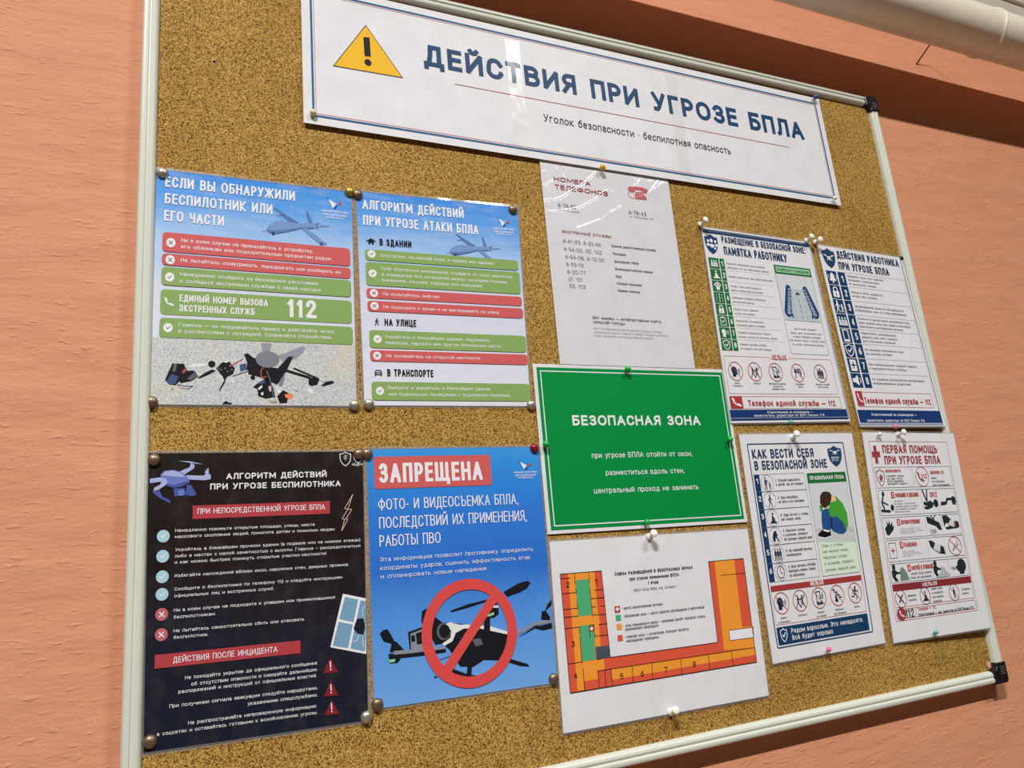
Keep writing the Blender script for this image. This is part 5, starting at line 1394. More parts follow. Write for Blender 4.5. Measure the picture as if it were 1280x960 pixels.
  ('step_text',None,None,[
   ('T','ink',4,'Прервать урок или занятие.',-42.94,98.64,3.3,77.52,0.14),
   ('T','ink',4,'Сохранять спокойствие,',-42.94,92.04,3.3,66.27,0.14),
   ('T','ink',4,'не допускать паники.',-42.94,85.44,3.3,58.77,0.14),
   ('L','greyline2',2,0.4,[(-44.94,105.82),(82.1,105.82)]),
  ]),
  ('step_tile',None,'navy tile with a white pictogram',[
   ('R','tile_navy',2,-85.49,58.12,-65.05,80.87,0),
  ]),
  ('pictogram',7,None,[
   ('I','paper_white',4,'lock',-84.97,59.62,-65.57,79.37,'tile_navy'),
  ]),
  ('number_tile',None,'navy tile with a white numeral',[
   ('R','tile_navy',2,-61.72,58.12,-46.94,80.87,0),
  ]),
  ('numeral',9,None,[
   ('T','paper_white',4,'2',-56.93,63.45,11.64,5.2,0.16),
  ]),
  ('step_text',None,None,[
   ('T','ink',4,'Закрыть окна, задёрнуть',-42.94,71.09,3.3,68.77,0.14),
   ('T','ink',4,'шторы или жалюзи.',-42.94,64.49,3.3,53.77,0.14),
   ('L','greyline2',2,0.4,[(-44.94,81.57),(82.1,81.57)]),
  ]),
  ('step_tile',None,'navy tile with a white pictogram',[
   ('R','tile_navy',2,-85.49,33.87,-65.05,56.62,0),
  ]),
  ('pictogram',12,None,[
   ('I','paper_white',4,'family',-84.97,35.37,-65.57,55.12,'tile_navy'),
  ]),
  ('number_tile',None,'navy tile with a white numeral',[
   ('R','tile_navy',2,-61.72,33.87,-46.94,56.62,0),
  ]),
  ('numeral',14,None,[
   ('T','paper_white',4,'3',-56.93,39.2,11.64,5.2,0.16),
  ]),
  ('step_text',None,None,[
   ('T','ink',4,'Организованно вывести обучающихся',-42.94,46.84,3.3,105.03,0.14),
   ('T','ink',4,'в безопасную зону по схеме размещения.',-42.94,40.24,3.3,110.03,0.14),
   ('L','greyline2',2,0.4,[(-44.94,57.32),(82.1,57.32)]),
  ]),
  ('step_tile',None,'navy tile with a white pictogram',[
   ('R','tile_navy',2,-85.49,9.62,-65.05,32.37,0),
  ]),
  ('pictogram',17,None,[
   ('I','paper_white',4,'kids',-84.97,11.12,-65.57,30.87,'tile_navy'),
  ]),
  ('number_tile',None,'navy tile with a white numeral',[
   ('R','tile_navy',2,-61.72,9.62,-46.94,32.37,0),
  ]),
  ('numeral',19,None,[
   ('T','paper_white',4,'4',-56.93,14.95,11.64,5.2,0.16),
  ]),
  ('step_text',None,None,[
   ('T','ink',4,'Разместить детей вдоль внутренних стен,',-42.94,25.89,3.3,112.53,0.14),
   ('T','ink',4,'ниже уровня окон, вне линии остекления.',-42.94,19.29,3.3,112.53,0.14),
   ('T','ink',4,'Освободить центральный проход.',-42.94,12.69,3.3,93.78,0.14),
   ('L','greyline2',2,0.4,[(-44.94,33.07),(82.1,33.07)]),
  ]),
  ('step_tile',None,'navy tile with a white pictogram',[
   ('R','tile_navy',2,-85.49,-14.63,-65.05,8.12,0),
  ]),
  ('pictogram',22,None,[
   ('I','paper_white',4,'device',-84.97,-13.13,-65.57,6.62,'tile_navy'),
  ]),
  ('number_tile',None,'navy tile with a white numeral',[
   ('R','tile_navy',2,-61.72,-14.63,-46.94,8.12,0),
  ]),
  ('numeral',24,None,[
   ('T','paper_white',4,'5',-56.93,-9.3,11.64,5.2,0.16),
  ]),
  ('step_text',None,None,[
   ('T','ink',4,'Пересчитать обучающихся.',-42.94,1.64,3.3,75.02,0.14),
   ('T','ink',4,'Держать при себе телефон',-42.94,-4.96,3.3,75.02,0.14),
   ('T','ink',4,'для получения указаний.',-42.94,-11.56,3.3,70.02,0.14),
   ('L','greyline2',2,0.4,[(-44.94,8.82),(82.1,8.82)]),
  ]),
  ('step_tile',None,'navy tile with a white pictogram',[
   ('R','tile_navy',2,-85.49,-38.88,-65.05,-16.13,0),
  ]),
  ('pictogram',27,None,[
   ('I','paper_white',4,'shieldcheck',-84.97,-37.38,-65.57,-17.63,'tile_navy'),
  ]),
  ('number_tile',None,'navy tile with a white numeral',[
   ('R','tile_navy',2,-61.72,-38.88,-46.94,-16.13,0),
  ]),
  ('numeral',29,None,[
   ('T','paper_white',4,'6',-56.93,-33.55,11.64,5.2,0.16),
  ]),
  ('step_text',None,None,[
   ('T','ink',4,'Не покидать безопасную зону',-42.94,-25.91,3.3,82.52,0.14),
   ('T','ink',4,'до сигнала «Отбой».',-42.94,-32.51,3.3,56.27,0.14),
   ('L','greyline2',2,0.4,[(-44.94,-15.43),(82.1,-15.43)]),
  ]),
  ('step_tile',None,'navy tile with a white pictogram',[
   ('R','tile_navy',2,-85.49,-63.13,-65.05,-40.38,0),
  ]),
  ('pictogram',32,None,[
   ('I','paper_white',4,'docplus',-84.97,-61.63,-65.57,-41.88,'tile_navy'),
  ]),
  ('number_tile',None,'navy tile with a white numeral',[
   ('R','tile_navy',2,-61.72,-63.13,-46.94,-40.38,0),
  ]),
  ('numeral',34,None,[
   ('T','paper_white',4,'7',-56.93,-57.8,11.64,5.2,0.16),
  ]),
  ('step_text',None,None,[
   ('T','ink',4,'При необходимости оказать первую',-42.94,-50.16,3.3,102.53,0.14),
   ('T','ink',4,'и психологическую помощь.',-42.94,-56.76,3.3,78.77,0.14),
   ('L','greyline2',2,0.4,[(-44.94,-39.68),(82.1,-39.68)]),
  ]),
  ('step_tile',None,'navy tile with a white pictogram',[
   ('R','tile_navy',2,-85.49,-87.38,-65.05,-64.63,0),
  ]),
  ('pictogram',37,None,[
   ('I','paper_white',4,'speaker',-84.97,-85.88,-65.57,-66.13,'tile_navy'),
  ]),
  ('number_tile',None,'navy tile with a white numeral',[
   ('R','tile_navy',2,-61.72,-87.38,-46.94,-64.63,0),
  ]),
  ('numeral',39,None,[
   ('T','paper_white',4,'8',-56.93,-82.05,11.64,5.2,0.16),
  ]),
  ('step_text',None,None,[
   ('T','ink',4,'По указанию руководителя организовать',-42.94,-74.41,3.3,112.53,0.14),
   ('T','ink',4,'информирование родителей.',-42.94,-81.01,3.3,80.02,0.14),
   ('L','greyline2',2,0.4,[(-44.94,-63.93),(82.1,-63.93)]),
  ]),
  ('navy_border',None,None,[
   ('L','navy_blue',2,1,[(86.1,-144.66),(86.1,142.66)]),
   ('L','greyline2',2,0.4,[(83.1,-108.66),(83.1,108.66)]),
   ('R','banner_navy',2,-89.1,-142.66,86.1,-122.81,0),
   ('R','steel',2,-90.1,-146.66,86.1,-143.66,0),
  ]),
  ('footer_lettering',None,None,[
   ('T','paper_white',4,'Ответственный за оповещение —',-62.69,-132.06,4.15,95.36,0.15),
   ('T','paper_white',4,'заместитель директора по БОП Пенько Р.В.',-74.31,-141.37,4.12,121.54,0.15),
  ]),
  ('phone_panel',None,None,[
   ('F','rose_dark',2,-85.1,-117.97,76.27,-94.22,1,0.5),
   ('R','brick_red',3,-84.63,-116.28,-71.74,-93.25,0),
  ]),
  ('handset_mark',44,None,[
   ('I','paper_white',4,'handset',-82.56,-113.37,-73.64,-95.53,None),
  ]),
  ('phone_lettering',44,None,[
   ('T','brick_red',4,'Телефон единой службы — 112',-69.74,-112.51,9.42,140.81,0.16),
  ]),
 ]),
 ({'name': 'behaviour_leaflet', 'label': 'white leaflet with a picture of a child crouching in a green jumper', 'cat': 'leaflet', 'group': 'laminated leaflets on the right of the board', 'c': (0.48915, -0.23777), 'a': -0.0174, 'w': 211.53, 'h': 304.09, 'lifts': (2, 2, 3, 3), 'paper': 'paper', 'rim': 2.5, 'warp': [(0.11, -1.33), (5.25, 1.24), (-5.28, 2.48), (-0.07, -2.39)]},[
  ('navy_border',None,None,[
   ('F','navy_blue',2,-94.56,-134.68,85.2,138.15,2,1.5),
  ]),
  ('heading',None,None,[
   ('T','navy_text',4,'КАК ВЕСТИ СЕБЯ',-88.18,116.87,12.86,112.1,0.165),
   ('T','navy_text',4,'В БЕЗОПАСНОЙ ЗОНЕ',-86.96,100.67,12.65,133.28,0.165),
  ]),
  ('shield_emblem',None,None,[
   ('I','navy_blue',2,'shield',51.67,101.15,78.11,133.06,None),
   ('I','paper_white',4,'drone',54.47,118.62,75.74,128.1,None),
   ('T','paper_white',4,'ШКОЛА',56.69,113.11,3.23,15.32,0.16),
   ('T','paper_white',4,'БПЛА',57.88,109.5,2.51,12.36,0.16),
  ]),
  ('step_row',None,None,[
   ('F','greyink',2,-90.71,70.16,0.34,94.4,0,0.4),
  ]),
  ('number_tile',3,'navy tile with a white numeral',[
   ('R','tile_navy',3,-90.71,70.96,-81.32,94.4,0),
   ('T','paper_white',4,'1',-88.21,81.28,7.5,4.4,0.17),
  ]),
  ('pictogram',3,None,[
   ('O','greyink',3,-68.72,82.28,10.91,11.15,0.4),
   ('I','navy',3,'adultchild',-75.5,73.56,-61.93,91.01,'paper_white'),
  ]),
  ('step_text',3,None,[
   ('T','ink',4,'1. Слушай взрослого',-54.17,83.48,3.7,44.61,0.15),
   ('T','ink',4,'и делай, как он говорит.',-54.17,77.68,3.7,50.37,0.15),
  ]),
  ('step_row',None,None,[
   ('F','greyink',2,-90.71,45.93,0.34,70.16,0,0.4),
  ]),
  ('number_tile',7,'navy tile with a white numeral',[
   ('R','tile_navy',3,-90.71,46.73,-81.32,70.16,0),
   ('T','paper_white',4,'2',-88.21,57.05,7.5,4.4,0.17),
  ]),
  ('pictogram',7,None,[
   ('O','greyink',3,-68.72,58.05,10.91,11.15,0.4),
   ('I','navy',3,'walk',-75.5,49.32,-61.93,66.77,'paper_white'),
  ]),
  ('step_text',7,None,[
   ('T','ink',4,'2. Иди спокойно,',-54.17,59.25,3.7,35.98,0.15),
   ('T','ink',4,'не беги и не толкайся.',-54.17,53.45,3.7,47.49,0.15),
  ]),
  ('step_row',None,None,[
   ('F','greyink',2,-90.71,21.69,0.34,45.93,0,0.4),
  ]),
  ('number_tile',11,'navy tile with a white numeral',[
   ('R','tile_navy',3,-90.71,22.49,-81.32,45.93,0),
   ('T','paper_white',4,'3',-88.21,32.81,7.5,4.4,0.17),
  ]),
  ('pictogram',11,None,[
   ('O','greyink',3,-68.72,33.81,10.91,11.15,0.4),
   ('I','navy',3,'sit',-75.5,25.08,-61.93,42.53,'paper_white'),
  ]),
  ('step_text',11,None,[
   ('T','ink',4,'3. Сядь на пол у стены,',-54.17,35.01,3.7,50.37,0.15),
   ('T','ink',4,'как можно ниже.',-54.17,29.21,3.7,35.98,0.15),
  ]),
  ('step_row',None,None,[
   ('F','greyink',2,-90.71,-2.55,0.34,21.69,0,0.4),
  ]),
  ('number_tile',15,'navy tile with a white numeral',[
   ('R','tile_navy',3,-90.71,-1.75,-81.32,21.69,0),
   ('T','paper_white',4,'4',-88.21,8.57,7.5,4.4,0.17),
  ]),
  ('pictogram',15,None,[
   ('O','greyink',3,-68.72,9.57,10.91,11.15,0.4),
   ('I','navy',3,'crouch',-75.5,0.85,-61.93,18.3,'paper_white'),
  ]),
  ('step_text',15,None,[
   ('T','ink',4,'4. Наклони голову',-54.17,13.67,3.7,40.29,0.15),
   ('T','ink',4,'к коленям, обхвати',-54.17,7.87,3.7,43.17,0.15),
   ('T','ink',4,'её руками, закрой шею.',-54.17,2.07,3.7,51.81,0.15),
  ]),
  ('step_row',None,None,[
   ('F','greyink',2,-90.71,-26.78,0.34,-2.55,0,0.4),
  ]),
  ('number_tile',19,'navy tile with a white numeral',[
   ('R','tile_navy',3,-90.71,-25.98,-81.32,-2.55,0),
   ('T','paper_white',4,'5',-88.21,-15.67,7.5,4.4,0.17),
  ]),
  ('pictogram',19,None,[
   ('O','greyink',3,-68.72,-14.67,10.91,11.15,0.4),
   ('I','navy',3,'three',-75.5,-23.39,-61.93,-5.94,'paper_white'),
  ]),
  ('step_text',19,None,[
   ('T','ink',4,'5. Не занимай проход',-54.17,-13.47,3.7,47.49,0.15),
   ('T','ink',4,'посередине.',-54.17,-19.27,3.7,27.34,0.15),
  ]),
  ('step_row',None,None,[
   ('F','greyink',2,-90.71,-51.02,0.34,-26.78,0,0.4),
  ]),
  ('number_tile',23,'navy tile with a white numeral',[
   ('R','tile_navy',3,-90.71,-50.22,-81.32,-26.78,0),
   ('T','paper_white',4,'6',-88.21,-39.9,7.5,4.4,0.17),
  ]),
  ('pictogram',23,None,[
   ('O','greyink',3,-68.72,-38.9,10.91,11.15,0.4),
   ('I','navy',3,'clock',-75.5,-47.63,-61.93,-30.18,'paper_white'),
  ]),
  ('step_text',23,None,[
   ('T','ink',4,'6. Жди сигнала «Отбой».',-54.17,-34.8,3.7,50.37,0.15),
   ('T','ink',4,'Выходить можно только',-54.17,-40.6,3.7,48.93,0.15),
   ('T','ink',4,'со взрослым.',-54.17,-46.4,3.7,27.34,0.15),
  ]),
  ('posture_box',None,None,[
   ('F','greyink',2,5.05,-51.58,79.55,93.39,2,0.4),
   ('R','pale_grey',2,5.65,-3.56,78.95,78.49,0),
   ('R','pale_mint',2,5.65,-50.98,78.95,-3.56,0),
  ]),
  ('green_title_bar',27,None,[
   ('R','tile_green',3,5.05,78.49,79.55,93.39,1),
   ('T','paper_white',4,'ПРАВИЛЬНАЯ ПОЗА',9.55,83.34,5.6,65.49,0.17),
  ]),
  ('child_picture',27,None,[
   ('P','mid_grey',3,[(5.16,14.72),(79.33,11.58),(79.2,5.73),(78.21,-9.23),(4.55,-3.87)]),
   ('P','greyline',4,[(4.41,14.28),(17.26,14.42),(16.65,11.53),(4.61,11.03)]),
   ('P','greyline',4,[(65.76,13.28),(78.53,11.13),(78.05,5.81),(65.74,7.96)]),
   ('P','kid_green',4,[(45.35,61.79),(54.62,57.2),(64.99,46.68),(70.1,33.04),(69.45,16.38),(65.03,10.0),(55.41,23.89),(49.7,29.2),(41.56,28.35),(35.31,30.86),(36.47,41.52)]),
   ('P','kid_green',4,[(19.6,46.51),(24.19,47.1),(25.43,37.17),(19.65,38.31)]),
   ('P','skin',5,[(45.17,60.96),(50.81,60.71),(53.55,52.25),(48.32,49.19),(41.23,47.88),(37.59,41.46),(32.01,41.75)]),
   ('P','kid_green',6,[(39.16,48.81),(49.98,51.6),(50.64,44.08),(44.08,29.53),(36.43,30.8),(36.12,39.88)]),
   ('P','hair',7,[(23.63,60.29),(29.17,65.32),(36.06,66.01),(42.5,64.4),(45.44,60.12),(43.4,52.75),(38.64,46.36),(31.08,42.63),(24.6,43.79),(21.56,50.52)]),
   ('P','kid_blue',5,[(21.85,38.19),(30.83,41.49),(39.47,39.7),(39.25,28.16),(33.19,10.44),(19.01,12.19),(19.04,22.8)]),
   ('P','kid_blue',5,[(38.14,28.22),(49.7,29.2),(59.23,20.34),(64.67,8.36),(57.92,3.84),(48.82,4.12),(38.4,8.45),(34.23,15.3)]),
   ('P','kid_blue_dk',6,[(37.02,28.29),(40.37,28.09),(37.46,9.33),(33.88,13.68)]),
   ('P','black',6,[(8.48,6.38),(16.65,11.53),(23.41,11.9),(32.84,8.82),(32.73,3.09),(21.11,1.12),(10.31,2.52)]),
   ('P','paper_white',6,[(8.34,3.64),(21.01,0.64),(32.67,2.77),(32.28,0.99),(20.56,-1.45),(9.91,0.6)]),
   ('P','paper_white',7,[(20.21,12.6),(30.9,10.26),(29.24,7.75),(19.73,10.35)]),
  ]),
  ('posture_text',27,None,[
   ('T','leaf_green',4,'Сядь у стены,',11.66,-12.35,4.31,41.5,0.13),
   ('T','leaf_green',4,'как можно ниже.',12.11,-20.38,4.3,49.69,0.13),
   ('T','leaf_green',4,'Наклони голову',12.16,-28.63,4.29,45.48,0.13),
   ('T','leaf_green',4,'к коленям, обхвати',12.36,-36.9,4.29,55.49,0.13),
   ('T','leaf_green',4,'руками, закрой шею',12.24,-45.57,4.28,57.91,0.13),
  ]),
  ('prohibition_box',None,None,[
   ('F','rose_dark',2,-90.67,-105.87,78.62,-55.55,1.5,0.45),
  ]),
  ('red_title_bar',31,None,[
   ('R','bar_red',3,-90.67,-62.91,78.62,-55.55,1),
   ('T','paper_white',4,'НЕЛЬЗЯ',-19.52,-61.83,6,24,0.17),
  ]),
  ('ban_sign',31,'red ring with a dark pictogram',[
   ('O','rose_dark',5,-75.68,-78.75,13.2,14.2,0.95),
   ('I','navy',3,'shout',-84.18,-88.25,-67.18,-69.25,'paper_white'),
   ('L','rose_dark',5,0.7,[(-84.58,-68.75),(-66.78,-88.75)]),
   ('T','ink',4,'шуметь',-80.93,-98.75,2.8,10.5,0.14),
   ('T','ink',4,'и паниковать',-86.18,-103.95,2.8,21.0,0.14),
  ]),
  ('ban_sign',31,'red ring with a dark pictogram',[
   ('O','rose_dark',5,-42.18,-78.75,13.2,14.2,0.95),
   ('I','navy',3,'push',-50.68,-88.25,-33.68,-69.25,'paper_white'),
   ('L','rose_dark',5,0.7,[(-51.08,-68.75),(-33.28,-88.75)]),
   ('T','ink',4,'толкаться',-50.05,-98.75,2.8,15.75,0.14),
  ]),
  ('ban_sign',31,'red ring with a dark pictogram',[
   ('O','rose_dark',5,-7.58,-78.75,13.2,14.2,0.95),
   ('I','navy',3,'phone',-16.08,-88.25,0.92,-69.25,'paper_white'),
   ('L','rose_dark',5,0.7,[(-16.48,-68.75),(1.32,-88.75)]),
   ('T','ink',4,'снимать',-13.7,-98.75,2.8,12.25,0.14),
   ('T','ink',4,'на телефон',-16.33,-103.95,2.8,17.5,0.14),
  ]),
  ('ban_sign',31,'red ring with a dark pictogram',[
   ('O','rose_dark',5,26.97,-78.75,13.2,14.2,0.95),
   ('I','navy',3,'stairs',18.47,-88.25,35.47,-69.25,'paper_white'),
   ('L','rose_dark',5,0.7,[(18.07,-68.75),(35.87,-88.75)]),
   ('T','ink',4,'прятаться',19.1,-98.75,2.8,15.75,0.14),
   ('T','ink',4,'под лестницей',15.6,-103.95,2.8,22.75,0.14),
  ]),
  ('ban_sign',31,'red ring with a dark pictogram',[
   ('O','rose_dark',5,61.33,-78.75,13.2,14.2,0.95),
   ('I','navy',3,'run',52.83,-88.25,69.83,-69.25,'paper_white'),
   ('L','rose_dark',5,0.7,[(52.43,-68.75),(70.23,-88.75)]),
   ('T','ink',4,'бегать',56.08,-98.75,2.8,10.5,0.14),
  ]),
  ('footer_panel',None,None,[
   ('R','tile_navy',3,-90.99,-130.95,78.49,-108.61,1.5),
  ]),
  ('shield_mark',38,None,[
   ('I','paper_white',4,'shieldcheck',-86.67,-127.63,-72.9,-110.92,None),
  ]),
  ('footer_lettering',38,None,[
   ('T','paper_white',4,'Рядом взрослые. Это ненадолго.',-66.16,-118.56,6.2,133.5,0.15),
   ('T','paper_white',4,'Всё будет хорошо',-66.06,-127.33,6.18,74.44,0.15),
  ]),
 ]),
 ({'name': 'first_aid_leaflet', 'label': 'white first aid leaflet with dark red headings, lapping over the right frame', 'cat': 'leaflet', 'group': 'laminated leaflets on the right of the board', 'c': (0.7113, -0.24025), 'a': -0.04009, 'w': 195.82, 'h': 303.64, 'lifts': (2, 11, 11, 3), 'paper': 'paper', 'rim': 2.5, 'warp': [(4.64, -0.66), (1.7, 0.58), (-1.77, 3.51), (-4.58, -3.43)]},[
  ('maroon_border',None,None,[
   ('F','rose_dark',2,-87.56,-124.01,78.26,137.62,0,0.5),
  ]),
  ('red_cross_emblem',None,None,[
   ('R','cross_maroon',3,-79.89,103.58,-74.15,130.97,0),
   ('R','cross_maroon',3,-84.85,113.26,-68.37,121.82,0),
  ]),
  ('heading',None,None,[
   ('T','cross_maroon',4,'ПЕРВАЯ ПОМОЩЬ',-61.99,119.36,12.51,115.77,0.17),
   ('T','cross_maroon',4,'ПРИ УГРОЗЕ БПЛА',-61.22,102.27,12.74,117.7,0.17),
  ]),
  ('safety_box',None,None,[
   ('F','greyink',2,-84.56,66.34,75.26,97.98,1.2,0.5),
  ]),
  ('danger_sign',3,None,[
   ('I','cross_maroon',3,'shield_line',-81.56,69.34,-66.56,94.98,None),
   ('I','cross_maroon',4,'house',-78.06,75.34,-70.06,87.98,None),
  ]),
  ('safety_text',3,None,[
   ('T','warn_red',4,'БЕЗОПАСНОСТЬ',-62.56,89.98,4.2,31.2,0.2),
   ('T','ink',4,'Устраняйте помехи,',-62.56,82.98,3.0,36.0,0.15),
   ('T','ink',4,'газ, дым, огонь,',-62.56,79.03,3.0,32.0,0.15),
   ('T','ink',4,'стёкла надвисшие,',-62.56,75.08,3.0,34.0,0.15),
   ('T','ink',4,'обследуйте и вышите.',-62.56,71.13,3.0,40.0,0.15),
   ('L','greyline2',2,0.4,[(-7.84,67.34),(-7.84,96.98)]),
  ]),
  ('phone_sign',3,None,[
   ('O','cross_maroon',3,11.34,82.16,14,15.5,0.8),
   ('I','cross_maroon',4,'handset',1.34,73.16,14.34,90.16,None),
   ('T','warn_red',4,'112',9.34,79.66,7,12,0.14),
  ]),
  ('call_text',3,None,[
   ('T','warn_red',4,'ВЫЗОВИ 112',30.51,85.98,5,29.0,0.18),
   ('T','ink',4,'адрес,',30.51,78.48,3.1,11.7,0.15),
   ('T','ink',4,'что случилось,',30.51,72.88,3.1,27.3,0.15),
   ('T','ink',4,'число пострадавших.',30.51,67.28,3.1,37.05,0.15),
  ]),
  ('breathing_box',None,None,[
   ('F','greyink',2,-84.56,25.4,75.26,63.08,1.2,0.5),
  ]),
  ('bending_figure',8,None,[
   ('D','ink_green',3,-74.97,57.43,2.6,3.6),
   ('L','ink_green',3,2.5,[(-75.77,53.66),(-79.76,44.24),(-76.56,36.7)]),
   ('L','ink_green',3,2,[(-78.96,46.12),(-68.57,41.23)]),
   ('L','ink_green',3,3.6,[(-81.36,32.94),(-66.98,31.43)]),
   ('D','ink_green',3,-60.58,36.7,3.2,4.8),
   ('L','ink_green',3,2,[(-76.56,36.7),(-78.16,31.05)]),
  ]),
  ('section_title',8,None,[
   ('R','warn_red',3,-58.98,50.58,-52.98,60.08,0.5),
   ('T','paper_white',4,'1',-57.38,52.08,6,2.8,0.16),
   ('T','warn_red',4,'СОЗНАНИЕ И ДЫХАНИЕ',-50.98,52.08,6,47.946,0.2),
  ]),
  ('breathing_text',8,None,[
   ('T','ink',4,'• окликни',-57.39,45.08,2.224,19.18,0.14),
   ('T','ink',4,'• не дышит — 30 нажатий',-57.39,41.11,2.224,44.75,0.14),
   ('T','ink',4,'и чередуй вдохи и 2 вдоха',-57.39,37.14,2.224,49.54,0.14),
   ('T','ink',4,'• без сознания, но дышит —',-57.39,33.17,2.224,47.95,0.14),
   ('T','ink',4,'переложи на бок.',-57.39,29.19,2.224,31.96,0.14),
   ('L','greyline2',2,0.3,[(1.75,27.28),(1.75,61.2)]),
   ('L','greyline2',2,0.3,[(35.31,27.28),(35.31,61.2)]),
  ]),
  ('heart_massage_figure',8,None,[
   ('L','ink_green',3,2.2,[(6.54,61.2),(11.34,46.12)]),
   ('L','ink_green',3,2.2,[(15.33,61.2),(12.93,44.24)]),
   ('P','ink_green',3,[(4.94,44.24),(11.34,41.98),(19.33,44.99),(25.72,40.47),(22.52,34.44),(11.34,31.43),(4.94,32.94),(4.94,35.95),(14.53,36.7),(4.94,38.59)]),
   ('D','ink_green',3,30.51,40.47,5,6),
   ('T','warn_red',4,'30:2',20.92,50.27,8,14,0.16),
  ]),
  ('recovery_figure',8,None,[
   ('L','ink_green',3,3.6,[(43.3,40.47),(52.89,40.47),(56.08,46.12),(65.67,46.12)]),
   ('L','ink_green',3,2.2,[(41.7,37.83),(51.29,38.59)]),
   ('L','ink_green',3,2.2,[(65.67,46.12),(67.27,38.96),(72.07,38.21)]),
   ('D','ink_green',3,69.67,44.99,4.5,5.2),
   ('L','ink_green',3,2,[(67.27,41.23),(73.66,41.23)]),
  ]),
  ('bleeding_box',None,None,[
   ('F','greyink',2,-84.56,-8.19,75.26,22.61,1.2,0.5),
  ]),
  ('hand_picture',14,None,[
   ('P','ink_green',3,[(-79.76,-2.03),(-81.36,7.21),(-76.56,10.9),(-76.56,19.53),(-74.17,11.83),(-70.97,18.91),(-70.17,10.9),(-65.38,16.45),(-66.18,8.75),(-62.18,10.9),(-65.38,4.13),(-74.97,-3.57)]),
  ]),
  ('section_title',14,None,[
   ('R','warn_red',3,-55.79,10.11,-49.79,19.61,0.5),
   ('T','paper_white',4,'2',-54.19,11.61,6,2.8,0.16),
   ('T','warn_red',4,'КРОВОТЕЧЕНИЕ',-47.79,11.61,6,38.356,0.2),
  ]),
  ('bleeding_text',14,None,[
   ('T','ink',4,'• зажми кровоток;',-54.19,4.61,1.306,41.55,0.14),
   ('T','ink',4,'• не применяя — жгут',-54.19,2.27,1.306,44.75,0.14),
   ('T','ink',4,'повязать, меняя время,',-54.19,-0.06,1.306,51.14,0.14),
   ('T','ink',4,'• кровотечения.',-54.19,-2.39,1.306,31.96,0.14),
   ('L','greyline2',2,0.3,[(1.75,-6.65),(1.75,21.07)]),
   ('L','greyline2',2,0.3,[(35.31,-6.65),(35.31,21.07)]),
  ]),
  ('bandaged_arm_picture',14,None,[
   ('P','ink_green',3,[(4.94,21.07),(11.34,19.53),(24.12,13.37),(30.51,10.9),(33.71,-0.49),(27.32,0.12),(22.52,5.67),(12.93,8.75),(8.14,10.29),(5.74,11.83)]),
   ('L','ink_green',3,1.2,[(14.53,21.07),(20.92,16.45)]),
   ('L','ink_green',3,1.2,[(24.12,21.68),(17.73,17.06)]),
   ('F','greyink',3,8.14,-5.73,20.92,1.05,1,0.4),
   ('T','ink',4,'12:30',10.54,-3.88,3.6,9,0.14),
  ]),
  ('bandaged_leg_picture',14,None,[
   ('P','ink_green',3,[(38.5,21.07),(48.09,21.07),(59.28,12.13),(70.47,10.9),(72.07,3.51),(68.87,1.05),(43.3,-0.49),(41.7,2.9),(51.29,4.13),(46.5,10.29),(41.7,7.21),(40.1,2.59)]),
   ('P','pale_grey',4,[(54.49,13.98),(62.48,11.52),(60.88,2.28),(54.49,4.13),(48.09,7.21)]),
   ('P','rose',5,[(60.08,10.29),(64.08,10.9),(63.28,3.51),(60.08,3.51)]),
  ]),
  ('burn_box',None,None,[
   ('F','greyink',2,-84.56,-41.47,75.26,-10.62,1.2,0.5),
  ]),
  ('kit_card_picture',20,None,[
   ('F','greyink',3,-79.76,-36.84,-65.38,-14.32,0,0.7),
   ('L','warn_red',3,1.4,[(-75.77,-25.43),(-69.37,-25.43)]),
   ('L','warn_red',3,1.4,[(-72.57,-28.51),(-72.57,-22.34)]),
  ]),
  ('section_title',20,None,[
   ('R','warn_red',3,-57.39,-23.12,-51.39,-13.62,0.5),
   ('T','paper_white',4,'3',-55.79,-21.62,6,2.8,0.16),
   ('T','warn_red',4,'РАНЕНИЯ',-49.39,-21.62,6,25.571,0.2),
  ]),
  ('burn_text',20,None,[
   ('T','ink',4,'• рану накрой',-55.79,-28.62,1.314,25.57,0.14),
   ('T','ink',4,'чистой повязкой;',-55.79,-30.96,1.314,35.16,0.14),
   ('T','ink',4,'• из раны не трогать',-55.79,-33.31,1.314,41.55,0.14),
   ('T','ink',4,'предметы.',-55.79,-35.65,1.314,22.37,0.14),
   ('L','greyline2',2,0.3,[(-1.45,-39.93),(-1.45,-12.16)]),
   ('L','greyline2',2,0.3,[(33.71,-39.93),(33.71,-12.16)]),
  ]),
  ('bandaged_shin_picture',20,None,[
   ('P','ink_green',3,[(1.75,-15.24),(8.14,-15.55),(14.53,-19.87),(30.51,-26.04),(32.11,-36.84),(20.92,-35.3),(8.14,-28.51),(3.34,-22.96)]),
   ('P','pale_grey',4,[(14.53,-19.26),(24.12,-24.19),(20.92,-34.07),(8.14,-27.89)]),
  ]),
  ('ban_sign',20,'red ring over crossed tweezers',[
   ('O','cross_maroon',5,54.49,-26.04,14,14.5,0.9),
   ('L','cross_maroon',5,0.8,[(44.99,-16.04),(63.99,-36.04)]),
   ('L','ink',3,1,[(48.49,-33.04),(62.49,-23.04)]),
   ('L','cross_maroon',4,0.8,[(49.49,-30.04),(61.49,-18.04)]),
  ]),
  ('warming_box',None,None,[
   ('F','greyink',2,-84.56,-71.42,75.26,-44.52,1.2,0.5),
  ]),
  ('warming_figure',26,None,[
   ('D','ink_green',3,-76.56,-49.36,3.2,4.6),
   ('P','ink_green',3,[(-81.36,-53.67),(-74.97,-52.59),(-70.17,-56.62),(-62.18,-56.62),(-62.18,-58.78),(-73.37,-59.31),(-74.97,-63.35),(-70.17,-68.73),(-76.56,-69.27),(-81.36,-62.0)]),
